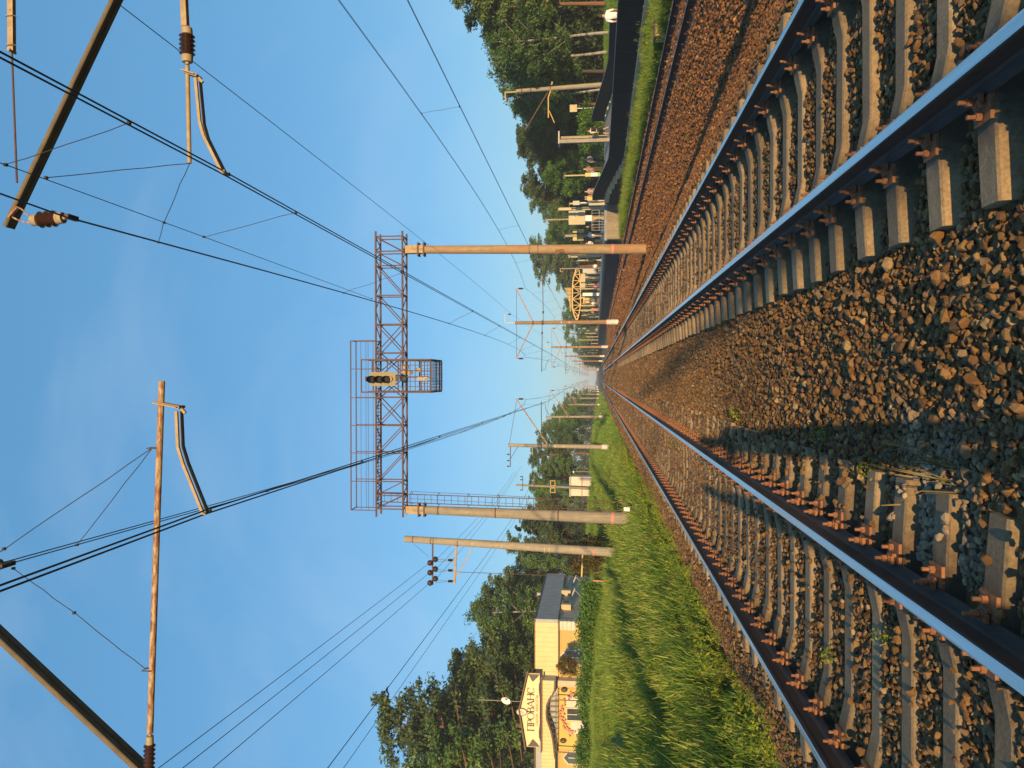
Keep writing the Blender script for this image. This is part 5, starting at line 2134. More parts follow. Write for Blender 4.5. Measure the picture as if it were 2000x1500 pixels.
# big cabinet on a mast
t, X, zt = post_thing('catenary_mast', 'mast carrying a big beige cabinet at the platform end', 'mast', 427.5, 70, 1066, 0.17, ZP, 'pole', True, False)
b_ = MB()
z0, z1 = P(1143, 425, 70).z, P(1111, 425, 70).z
x0, x1 = xpx(440, 70), xpx(411, 70)
b_.bb(x0, x1, 69.55, 69.85, z0, z1)
b_.build('cabinet', M['cream_paint'], t)
MB().bb(x0 + 0.6, x1 - 0.6, 69.535, 69.549, z1 - 0.55, z1 - 0.45).build('cabinet_badge', M['white_paint'], t)
MB().bb(X - 0.25, X + 0.25, 69.7, 70.2, ZP, P(1157, 427, 70).z).build('pedestal', M['tan_paint'], t)
MB().bb(X - 0.27, X + 0.27, 69.6, 70.2, P(1156, 427, 70).z, P(1143.5, 427, 70).z).build('upper_box', M['white_paint'], t)
b_ = MB()
b_.tube([P(1086, 426, 70), P(1078, 414, 70)], 0.02, 5)
b_.tube([P(1130, 437, 70), P(1090, 468, 70)], 0.02, 5)
b_.build('stay_wire', M['wire'], t)
b_ = MB()
b_.bar(P(1068, 428, 70), P(1068, 438, 70), 0.07)
b_.build('feeder_hook', M['tan_paint'], t)
# guard rail across the end
gr = thing('guard_rail', 'grey steel guard railing across the near end of the platform', 'railing', (xpx(430, 64.6), 64.5, ZP))
x0, x1 = xpx(450, 64.5), xpx(411, 64.5)
for z in (0.45, 1.05):
    MB().tube([(x0, 64.5, ZP + z), (x1, 64.5, ZP + z)], 0.025, 6).build('rail', M['galv'], gr)
for k in range(8):
    x = x0 + (x1 - x0) * k / 7
    MB().tube([(x, 64.5, ZP), (x, 64.5, ZP + 1.05)], 0.02, 6).build('baluster', M['galv'], gr)
# post with four square signs
t, X, zt = post_thing('sign_post', 'concrete post with four square yellow signs near the platform edge', 'sign post', 460, 75, 1104, 0.22, ZP, 'pole', False, True)
for (y0_, y1_, xa, xe) in ((447.5, 455, 1119, 1127.5), (447.5, 455, 1128.5, 1141), (463.5, 470, 1119, 1127.5), (463.5, 470, 1128.5, 1140)):
    b_ = MB()
    b_.bb(xpx(y1_, 75), xpx(y0_, 75), 74.8, 74.85, P(xe, 460, 75).z, P(xa, 460, 75).z)
    b_.build('sign_plate', M['yellow_steel'], t)
for z in (1123, 1134):
    MB().bar((xpx(466, 75), 74.88, P(z, 460, 75).z), (xpx(452, 75), 74.88, P(z, 460, 75).z), 0.05).build('sign_bracket', M['galv'], t)
MB().bb(xpx(477, 77), xpx(468, 77), 77, 77.5, ZP, P(1162, 470, 77).z).build('waste_bin', M['cream_paint']).__setitem__('label', 'square cream waste bin behind the person in white')
bpy.data.objects['waste_bin']['category'] = 'bin'
# posts beyond the rusty pole
post_thing('lamp_post', 'square cream lamp post just left of the rusty gantry pole', 'lamp post', 500, 84, 1111, 0.3, ZP, 'cream_paint', False, True)
post_thing('lamp_post', 'short cream lamp post behind the person in black', 'lamp post', 508.5, 100, 1129, 0.22, ZP, 'cream_paint', True, True)
t, X, zt = post_thing('catenary_mast', 'slim mast with a bent top hook rising beside the canopy', 'mast', 524, 120, 1096, 0.2, ZP, 'pole', True, False)
b_ = MB()
b_.bar(P(1095, 524, 120), P(1094, 530.5, 120), 0.12)
b_.bar(P(1094, 530.5, 120), P(1099, 530.5, 120), 0.1)
b_.build('feeder_hook', M['tan_paint'], t)
# far posts in a row
far_posts = [(534, 130, 1146), (543, 135, 1133), (547, 137, 1142), (564, 146, 1125), (582, 150, 1131), (592, 152, 1138), (596, 160, 1135), (614, 165, 1134), (619, 172, 1144),
             (641, 185, 1137), (646, 195, 1146), (651, 205, 1142), (658, 220, 1145), (664, 232, 1130), (671, 245, 1147), (684, 260, 1133), (689, 285, 1148)]
for k, (y_, Y, xt) in enumerate(far_posts):
    t, X, zt = post_thing('lamp_post', 'cream platform lamp post, ' + (ORD + ['fifteenth', 'sixteenth', 'seventeenth'])[k] + ' of the far row counting from the canopy end', 'lamp post', y_, Y, xt, 0.26, ZP, 'cream_paint', True, k % 2 == 0, 'far platform lamp posts')
for k, (y_, Y, x0_, x1_, hw, mm, lb) in enumerate(((548, 131, 1134, 1143, 1.2, 'cream_paint', 'wide cream notice panel standing under the canopy'), (575, 147, 1138, 1171, 0.30, 'white_paint', 'tall white information board under the canopy'),
                                                  (587, 148, 1139, 1151, 0.5, 'yellow_steel', 'yellow timetable case left of the white information board'), (529, 125, 1138, 1165, 0.35, 'grey_clad', 'grey poster panel beside the slim hooked mast'),
                                                  (643, 186, 1151, 1167, 0.7, 'yellow_steel', 'yellow kiosk panel beyond the first mast'))):
    X = xpx(y_, Y)
    t = thing('notice_board', lb, 'notice board', (X, Y, ZP))
    b_ = MB()
    b_.bb(X - hw, X + hw, Y - 0.06, Y, P(x1_, y_, Y).z, P(x0_, y_, Y).z)
    b_.build('panel', M[mm], t)
    for s in (-1, 1):
        MB().bar((X + s * hw * 0.8, Y + 0.05, ZP), (X + s * hw * 0.8, Y + 0.05, P(x0_, y_, Y).z), 0.08).build('leg', M['pole'], t)

# ---- arched truss canopy
YC = 150.0
can = thing('platform_canopy', 'ochre steel canopy with arched truss front on the platform', 'canopy', (xpx(571, YC), YC, ZP))
topc = [(517, 1130), (526, 1125), (536, 1122), (548, 1119), (560, 1118.5), (572, 1118), (584, 1118), (596, 1118), (606, 1119), (617, 1122), (625, 1126)]
botc = [(517, 1131.5), (526, 1131), (536, 1132), (548, 1133), (560, 1133.5), (572, 1134), (584, 1134), (596, 1134), (606, 1132), (617, 1130), (625, 1127.5)]
tp = [P(x_, y_, YC) for y_, x_ in topc]
bp = [P(x_, y_, YC) for y_, x_ in botc]


def canbar(a, e, w, name):
    b_ = MB()
    b_.bar(a, e, w)
    return b_.build(name, M['yellow_steel'], can)


for dy in (0, 14):
    D = Vector((0, dy, 0))
    for i in range(len(tp) - 1):
        canbar(tp[i] + D, tp[i + 1] + D, 0.20, 'top_chord')
        canbar(bp[i] + D, bp[i + 1] + D, 0.18, 'bottom_chord')
        if i % 2 == 0:
            canbar(tp[i] + D, bp[i + 1] + D, 0.13, 'truss_bar')
        else:
            canbar(bp[i] + D, tp[i + 1] + D, 0.13, 'truss_bar')
        if 0 < i:
            canbar(tp[i] + D + Vector((0, 0.1, 0)), bp[i] + D + Vector((0, 0.1, 0)), 0.12, 'truss_bar')
M['roof_dark'] = mat('dark_canopy_roof', (0.05, 0.035, 0.03), None, 4, 0.7)
b_ = MB()
for i in range(len(tp) - 1):
    b_.add([tp[i] + Vector((0, 0.2, 0.1)), tp[i + 1] + Vector((0, 0.2, 0.1)), tp[i + 1] + Vector((0, 16, 0.1)), tp[i] + Vector((0, 16, 0.1)),
            tp[i] + Vector((0, 0.2, 0.2)), tp[i + 1] + Vector((0, 0.2, 0.2)), tp[i + 1] + Vector((0, 16, 0.2)), tp[i] + Vector((0, 16, 0.2))],
           [(0, 1, 2, 3), (7, 6, 5, 4), (0, 4, 5, 1), (1, 5, 6, 2), (2, 6, 7, 3), (3, 7, 4, 0)])
b_.build('roof', M['roof_dark'], can)
b_ = MB()
for i in range(len(tp) - 1):
    a, e = tp[i].copy(), tp[i + 1].copy()
    b_.add([a + Vector((0, 13, 0)), e + Vector((0, 13, 0)), bp[i + 1] + Vector((0, 13, 0)), bp[i] + Vector((0, 13, 0)), a + Vector((0, 13.1, 0)), e + Vector((0, 13.1, 0)), bp[i + 1] + Vector((0, 13.1, 0)), bp[i] + Vector((0, 13.1, 0))],
           [(0, 1, 2, 3), (7, 6, 5, 4)])
b_.build('back_panel', M['roof_dark'], can)
for y_ in (541, 564, 581, 597, 606):
    for dy in (0.3, 12):
        X = xpx(y_, YC + dy) if dy < 1 else xpx(y_, YC)
        MB().tube([(X, YC + dy, ZP), (X, YC + dy, P(1132, y_, YC).z)], 0.16, 10).build('column', M['cream_paint'], can, True)
# slatted louvre standing on the roof
for k in range(17):
    y_ = 562.5 + k * 2.7
    X = xpx(y_, YC + 8)
    zt_ = P(1103 + k * 0.85, y_, YC + 8).z
    MB().bar((X, YC + 8, P(1119, y_, YC + 8).z - 0.1), (X, YC + 8, zt_), 0.14).build('louvre_slat', M['yellow_steel'], can)
MB().bar((xpx(562, 158.2), 158.2, P(1111, 562, 158).z), (xpx(608, 158.2), 158.2, P(1114, 608, 158).z), 0.12).build('louvre_rail', M['yellow_steel'], can)


# ================================================================== PEOPLE
def person_mesh(name, h, pose, cols, rnd_):
    """one continuous skinned body; cols: shirt, trousers, skin, shoes, short sleeves / shorts flags"""
    shirt, trou, skin, shoe, shorts, sleeves = cols
    s_ = 1 if rnd_.random() < 0.5 else -1
    st = 0.0
    J = {}
    lean = 0.03
    J['pelvis'] = (0, 0, .95)
    J['spine'] = (0, .01, 1.14)
    J['chest'] = (0, .0 + lean * .3, 1.34)
    J['neck'] = (0, .01 + lean * .5, 1.48)
    J['jaw'] = (0, .03 + lean * .5, 1.55)
    J['head'] = (0, .015 + lean * .5, 1.64)
    J['crown'] = (0, .0 + lean * .5, 1.70)
    for k, sd in (('l', -1), ('r', 1)):
        J['sh' + k] = (sd * .18, 0, 1.40)
        J['el' + k] = (sd * .23, -.02, 1.13)
        J['wr' + k] = (sd * .22, .05, .90)
        J['ha' + k] = (sd * .215, .08, .80)
        J['hi' + k] = (sd * .09, 0, .89)
        J['kn' + k] = (sd * .10, .02, .50)
        J['an' + k] = (sd * .105, -.02, .085)
        J['to' + k] = (sd * .12, .13, .035)
    if pose == 'walk':
        J['knl'] = (-.09, .18, .52)
        J['anl'] = (-.09, .22, .10)
        J['tol'] = (-.10, .36, .06)
        J['knr'] = (.09, -.04, .50)
        J['anr'] = (.09, -.26, .12)
        J['tor'] = (.10, -.14, .05)
        J['ell'] = (-.23, -.10, 1.15)
        J['wrl'] = (-.21, -.10, .92)
        J['hal'] = (-.2, -.07, .83)
        J['elr'] = (.23, .06, 1.14)
        J['wrr'] = (.2, .20, .95)
        J['har'] = (.19, .25, .87)
    elif pose == 'photo':
        for k, sd in (('l', -1), ('r', 1)):
            J['el' + k] = (sd * .20, .16, 1.36)
            J['wr' + k] = (sd * .10, .34, 1.62)
            J['ha' + k] = (sd * .06, .38, 1.71)
    elif pose == 'hold':
        J['ell'] = (-.24, .02, 1.14)
        J['wrl'] = (-.10, .22, 1.16)
        J['hal'] = (-.03, .27, 1.20)
    elif pose == 'sit':
        for k, sd in (('l', -1), ('r', 1)):
            J['kn' + k] = (sd * .11, .42, .92)
            J['an' + k] = (sd * .11, .44, .50)
            J['to' + k] = (sd * .11, .58, .46)
            J['wr' + k] = (sd * .16, .25, 1.02)
            J['ha' + k] = (sd * .14, .34, 1.0)
    Rr = {'pelvis': (.155, .115), 'spine': (.135, .10), 'chest': (.165, .115), 'neck': (.055, .055), 'jaw': (.065, .075), 'head': (.078, .092), 'crown': (.06, .07)}
    for k in 'lr':
        Rr.update({'sh' + k: (.062, .062), 'el' + k: (.045, .045), 'wr' + k: (.032, .032), 'ha' + k: (.034, .028), 'hi' + k: (.09, .09), 'kn' + k: (.062, .062), 'an' + k: (.042, .042), 'to' + k: (.04, .032)})
    E = [('pelvis', 'spine', 1), ('spine', 'chest', 1), ('chest', 'neck', 1), ('neck', 'jaw', 0), ('jaw', 'head', 0), ('head', 'crown', 0)]
    for k in 'lr':
        E += [('chest', 'sh' + k, 1), ('sh' + k, 'el' + k, 1), ('el' + k, 'wr' + k, 1 if sleeves else 0), ('wr' + k, 'ha' + k, 0), ('pelvis', 'hi' + k, 2), ('hi' + k, 'kn' + k, 2), ('kn' + k, 'an' + k, 0 if shorts else 2), ('an' + k, 'to' + k, 3)]
    names = list(J)
    me = bpy.data.meshes.new(name)
    me.from_pydata([J[n_] for n_ in names], [(names.index(a), names.index(e)) for a, e, _ in E], [])
    o = bpy.data.objects.new(name, me)
    COL.objects.link(o)
    md = o.modifiers.new('skin', 'SKIN')
    for i, n_ in enumerate(names):
        me.skin_vertices[0].data[i].radius = Rr[n_]
        me.skin_vertices[0].data[i].use_root = n_ == 'pelvis'
    sb_ = o.modifiers.new('sub', 'SUBSURF')
    sb_.levels = sb_.render_levels = 1
    bpy.context.view_layer.update()
    ev = bpy.data.meshes.new_from_object(o.evaluated_get(bpy.context.evaluated_depsgraph_get()))
    bpy.data.objects.remove(o)
    for c_ in (skin, shirt, trou, shoe):
        ev.materials.append(c_)
    segs = [(Vector(J[a]), Vector(J[e]), mi) for a, e, mi in E]
    idx_ = []
    for p in ev.polygons:
        c = p.center
        best, bm_ = 9, 0
        for a, e, mi in segs:
            d_ = e - a
            t_ = max(0, min(1, (c - a).dot(d_) / d_.length_squared))
            dd = (c - (a + d_ * t_)).length
            if dd < best:
                best, bm_ = dd, mi
        idx_.append(bm_)
    ev.polygons.foreach_set('material_index', idx_)
    ev.polygons.foreach_set('use_smooth', [True] * len(idx_))
    ev.transform(Matrix.Diagonal((h / 1.75, h / 1.75, h / 1.75, 1)))
    return ev, Vector(J['head']) * (h / 1.75)


CM = {}


def cm(rgb):
    k = tuple(round(x, 3) for x in rgb)
    if k not in CM:
        CM[k] = mat('cloth_%d' % len(CM), rgb, tuple(x * 0.8 for x in rgb), 30, 0.85)
    return CM[k]


SKIN = mat('skin', (0.48, 0.28, 0.19), (0.44, 0.25, 0.17), 6, 0.6)
HAIR = mat('hair', (0.06, 0.035, 0.02), (0.04, 0.022, 0.014), 30, 0.7)
WHITE, BLACK, NAVY, PINK, ORANGE, BEIGE, GREY, BROWN, RED, TEAL = (0.75, 0.74, 0.72), (0.014, 0.014, 0.016), (0.03, 0.04, 0.09), (0.75, 0.10, 0.25), (0.65, 0.22, 0.12), (0.42, 0.33, 0.22), (0.22, 0.22, 0.24), (0.10, 0.06, 0.045), (0.5, 0.06, 0.05), (0.10, 0.2, 0.22)


def person(label, loc, rz, h, pose, shirt, trou, shorts=False, sleeves=False, seed=0, group=None, bag=None):
    rnd_ = random.Random(seed)
    me, head = person_mesh('person', h, pose, (cm(shirt), cm(trou), SKIN, cm((0.05, 0.05, 0.05)), shorts, sleeves), rnd_)
    o = bpy.data.objects.new('person', me)
    COL.objects.link(o)
    if pose == 'sit':
        loc = (loc[0], loc[1], loc[2] - 0.42)
    o.location = loc
    o.rotation_euler = (0, 0, rz)
    tag(o, label, 'person', group)
    b_ = MB()
    k = h / 1.75
    bm = bmesh.new()
    bmesh.ops.create_uvsphere(bm, u_segments=14, v_segments=10, radius=1)
    vs = [Vector((v_.co.x * .088, v_.co.y * .104, v_.co.z * .10)) for v_ in bm.verts]
    bm.verts.index_update()
    keep = [v_.z > -0.02 - 0.9 * max(0, -v_.y) + 0.55 * max(0, v_.y) for v_ in vs]
    fs = [tuple(v_.index for v_ in f_.verts) for f_ in bm.faces if all(keep[v_.index] for v_ in f_.verts)]
    bm.free()
    b_.add([(p * k) + head + Vector((0, -0.008, 0.022)) for p in vs], fs)
    hr = bpy.data.objects.new('hair', b_.mesh('hair', HAIR, True))
    COL.objects.link(hr)
    hr.parent = o
    if bag:
        b_ = MB()
        b_.box((0.0, -0.19, 1.22 * k), (0.26, 0.14, 0.36))
        bg = bpy.data.objects.new('backpack', b_.mesh('backpack', cm(bag)))
        COL.objects.link(bg)
        bg.parent = o
    return o


GP = 'people waiting on the platform'
person('person in a white shirt walking behind the black fence, top edge of photo', (xpx(33, 33.0), 33.0, -0.29), R(-30), 1.75, 'walk', WHITE, GREY, seed=1)
person('person in a pale top with dark shorts and bag walking on the ramp', (xpx(256, 57), 57, fz(57) + 0.02), R(20), 1.78, 'walk', (0.62, 0.5, 0.4), BLACK, True, seed=2, bag=BLACK)
person('person in brown trousers standing beside the bicycle on the ramp', (xpx(331, 61.8), 61.8, ZP), R(200), 1.78, 'hold', (0.28, 0.18, 0.14), BROWN, seed=3)
bike_p = (xpx(316, 63.0), 63.0, ZP)
person('person in grey holding a bicycle at the top of the ramp', (bike_p[0] + 0.25, 63.2, ZP), R(160), 1.72, 'hold', GREY, BLACK, seed=4)
person('person with brown hair behind the ramp fence, right of the card reader', (xpx(374, 64.5), 64.5, ZP), R(150), 1.70, 'stand', (0.4, 0.3, 0.25), NAVY, seed=5)
person('person in orange top behind the ramp fence next to the card reader', (xpx(384, 64.8), 64.8, ZP), R(90), 1.72, 'stand', ORANGE, NAVY, seed=6)
person('person in a red dress sitting under the ticket machine', (xpx(400, 68.5), 68.5, ZP), R(190), 1.65, 'sit', GREY, RED, seed=7)
person('person in black standing behind the guard railing', (xpx(443, 77), 77, ZP), R(160), 1.75, 'stand', BLACK, BLACK, seed=8)
person('person in a white shirt with bare legs in front of the four yellow signs', (xpx(459, 74.3), 74.3, ZP), R(190), 1.72, 'hold', WHITE, BEIGE, True, seed=9)
person('person in white top and black trousers right beside the rusty pole', (xpx(475, 74), 74, ZP), R(120), 1.76, 'hold', WHITE, BLACK, seed=10)
person('person dressed in black leaning near the platform edge', (xpx(507, 80), 80, ZP), R(60), 1.80, 'walk', BLACK, BLACK, sleeves=True, seed=11)
person('person in white and dark clothes crouching by the slim mast', (xpx(520, 95), 95, ZP), R(200), 1.7, 'sit', WHITE, BLACK, seed=12)
person('person in a bright pink shirt sitting under the canopy', (xpx(560, 132), 132, ZP), R(180), 1.7, 'sit', PINK, NAVY, seed=13)
person('person in teal shorts standing right of the canopy column', (xpx(587, 140), 140, ZP), R(170), 1.72, 'stand', TEAL, BLACK, True, seed=14)
person('person in white shirt standing left of the timetable case', (xpx(592.5, 139), 139, ZP), R(200), 1.74, 'stand', WHITE, GREY, seed=15)
person('person in an orange shirt standing at the left end of the canopy', (xpx(604, 140), 140, ZP), R(190), 1.72, 'hold', ORANGE, ORANGE, seed=16)
person('person in a beige jacket left of the one in orange', (xpx(609.5, 143), 143, ZP), R(170), 1.70, 'stand', BEIGE, BROWN, seed=17)
person('person in dark clothes by the far yellow kiosk panel', (xpx(655, 185), 185, ZP), R(170), 1.72, 'stand', NAVY, BLACK, seed=18)
# bench under the two sitters
for k, (y_, Y, lb) in enumerate(((400, 68.5, 'low wooden bench under the person in the red dress'), (520, 95, 'low wooden bench beside the slim mast'), (560, 132, 'low wooden bench under the canopy'))):
    X = xpx(y_, Y)
    t = thing('bench', lb, 'bench', (X, Y, ZP))
    for dy in (-0.16, 0.0, 0.16):
        MB().bb(X - 0.75, X + 0.75, Y + dy - 0.065, Y + dy + 0.065, ZP + 0.38, ZP + 0.42).build('seat_slat', M['tan_paint'], t)
    for s in (-0.6, 0.6):
        MB().bb(X + s - 0.05, X + s + 0.05, Y - 0.2, Y + 0.2, ZP, ZP + 0.379).build('leg', M['concrete'], t)
# the two who stand behind the camera: only their long shadows are in the picture
person('person taking the photograph with both hands raised, behind the camera', (0.03, -0.45, -0.26), R(50), 1.80, 'photo', NAVY, BLACK, seed=30)
person('companion standing just left of and behind the photographer', (-0.74, -0.75, -0.26), R(78), 1.74, 'stand', BEIGE, NAVY, seed=31)

# bicycle
bk = thing('bicycle', 'bicycle held by the person in grey at the top of the ramp', 'bicycle', bike_p)
bxx, byy, bzz_ = bike_p
for k, dx in enumerate((-0.28, 0.28)):
    c_ = Vector((bxx + dx * 0.55, byy - 0.25 + k * 0.9, bzz_ + 0.34))
    d_ = Vector((dx * 1.1 / 1.0, 0.9, 0)).normalized()
    b_ = MB()
    b_.tube([c_ + (d_ * math.cos(a) + Vector((0, 0, 1)) * math.sin(a)) * 0.32 for a in np.linspace(0, 2 * math.pi, 25)], 0.022, 6)
    w_ = b_.build('wheel', M['black_paint'], bk, True)
    b_ = MB()
    for a in np.linspace(0, math.pi, 8)[:-1]:
        e_ = (d_ * math.cos(a) + Vector((0, 0, 1)) * math.sin(a)) * 0.3
        b_.bar(c_ - e_, c_ + e_, 0.006)
    b_.build('spokes', M['galv'], w_)
wa, wb = Vector((bxx - 0.154, byy - 0.25, bzz_ + 0.34)), Vector((bxx + 0.154, byy + 0.65, bzz_ + 0.34))
up_ = Vector((0, 0, 1))
mid = wa.lerp(wb, 0.45)
seat_p = wa.lerp(wb, 0.30) + up_ * 0.5
head_p = wa.lerp(wb, 0.86) + up_ * 0.5
b_ = MB()
for a, e in ((wa, mid), (wa, seat_p), (mid, seat_p), (mid, head_p), (seat_p, head_p), (head_p, wb)):
    b_.tube([a, e], 0.018, 6)
b_.build('frame', M['dark_metal'], bk)
MB().box(seat_p + up_ * 0.08, (0.12, 0.24, 0.06)).build('saddle', M['black_paint'], bk)
b_ = MB()
b_.tube([head_p, head_p + up_ * 0.14], 0.016, 6)
b_.tube([head_p + up_ * 0.14 + Vector((-0.27, 0.06, 0)), head_p + up_ * 0.14 + Vector((0.27, -0.06, 0))], 0.014, 6)
b_.build('handlebar', M['dark_metal'], bk)

# ================================================================== VEGETATION
def leaf_object(name, V, Fq, leafv, material, parent=None, link=True):
    me = bpy.data.meshes.new(name)
    me.vertices.add(len(V))
    me.vertices.foreach_set('co', np.asarray(V, np.float32).ravel())
    nf, k = Fq.shape
    me.loops.add(nf * k)
    me.loops.foreach_set('vertex_index', Fq.astype(np.int32).ravel())
    me.polygons.add(nf)
    me.polygons.foreach_set('loop_start', np.arange(0, nf * k, k, dtype=np.int32))
    me.update(calc_edges=True)
    a = me.attributes.new('leaf', 'FLOAT', 'FACE')
    a.data.foreach_set('value', np.asarray(leafv, np.float32))
    me.materials.append(material)
    o = bpy.data.objects.new(name, me)
    if link:
        COL.objects.link(o)
    if parent is not None:
        o.parent = parent
    return o


def leaves(centers, radii, n_per, size, r, flat=1.0, up=0.0, tone=None):
    """diamond leaves filling clumps; returns vertices, faces, tone"""
    n_ = len(centers)
    c = np.repeat(centers, n_per, 0)
    rad = np.repeat(radii, n_per, 0)
    d = r.normal(size=(n_ * n_per, 3))
    d /= np.linalg.norm(d, axis=1)[:, None]
    rr = r.random(n_ * n_per) ** 0.45
    p = c + d * rad * rr[:, None]
    a = r.normal(size=p.shape)
    a[:, 2] = a[:, 2] * flat + up
    a /= np.linalg.norm(a, axis=1)[:, None]
    b = r.normal(size=p.shape)
    b -= a * (a * b).sum(1)[:, None]
    b /= np.linalg.norm(b, axis=1)[:, None]
    s = size * r.uniform(0.6, 1.3, (len(p), 1))
    V = np.stack([p - a * s, p + b * s * 0.45, p + a * s, p - b * s * 0.45], 1).reshape(-1, 3)
    Fq = np.arange(len(p) * 4).reshape(-1, 4)
    base = r.random(n_) if tone is None else tone
    t_ = np.clip(np.repeat(base, n_per) * 0.6 + r.random(len(p)) * 0.4, 0, 1)
    return V, Fq, t_


M['leaf_pine'] = leafmat('pine_needles', [(0, (0.036, 0.062, 0.022)), (0.5, (0.066, 0.108, 0.034)), (1, (0.135, 0.175, 0.055))], 0.08)
M['leaf_pine2'] = leafmat('bright_pine_needles', [(0, (0.040, 0.090, 0.022)), (0.5, (0.085, 0.160, 0.034)), (1, (0.16, 0.25, 0.05))], 0.10)
M['leaf_birch'] = leafmat('birch_leaves', [(0, (0.040, 0.088, 0.028)), (0.5, (0.075, 0.148, 0.042)), (1, (0.15, 0.225, 0.06))], 0.12)
M['leaf_broad'] = leafmat('broad_leaves', [(0, (0.044, 0.110, 0.018)), (0.5, (0.090, 0.190, 0.026)), (1, (0.17, 0.28, 0.042))], 0.12)
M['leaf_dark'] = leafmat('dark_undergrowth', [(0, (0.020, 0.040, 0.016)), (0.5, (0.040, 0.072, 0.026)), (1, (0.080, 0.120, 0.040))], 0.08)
M['leaf_hedge'] = leafmat('hedge_leaves', [(0, (0.040, 0.098, 0.014)), (0.5, (0.085, 0.185, 0.026)), (1, (0.155, 0.27, 0.042))], 0.10)
M['leaf_red'] = leafmat('reddish_shrub', [(0, (0.09, 0.035, 0.015)), (0.5, (0.10, 0.07, 0.02)), (1, (0.07, 0.10, 0.025))], 0.10)
M['bark_pine'] = mat('pine_bark', (0.22, 0.105, 0.05), (0.10, 0.06, 0.04), 4, 0.9, 0, 0.3, 0.03, stretch=(2, 2, 0.5))
M['bark_dark'] = mat('dark_bark', (0.075, 0.06, 0.045), (0.045, 0.035, 0.028), 4, 0.9, 0, 0.3, 0.03, stretch=(2, 2, 0.5))
M['bark_birch'] = mat('birch_bark', (0.30, 0.28, 0.25), (0.08, 0.07, 0.06), 6, 0.85, stretch=(1, 1, 3), lo=0.48, hi=0.60)


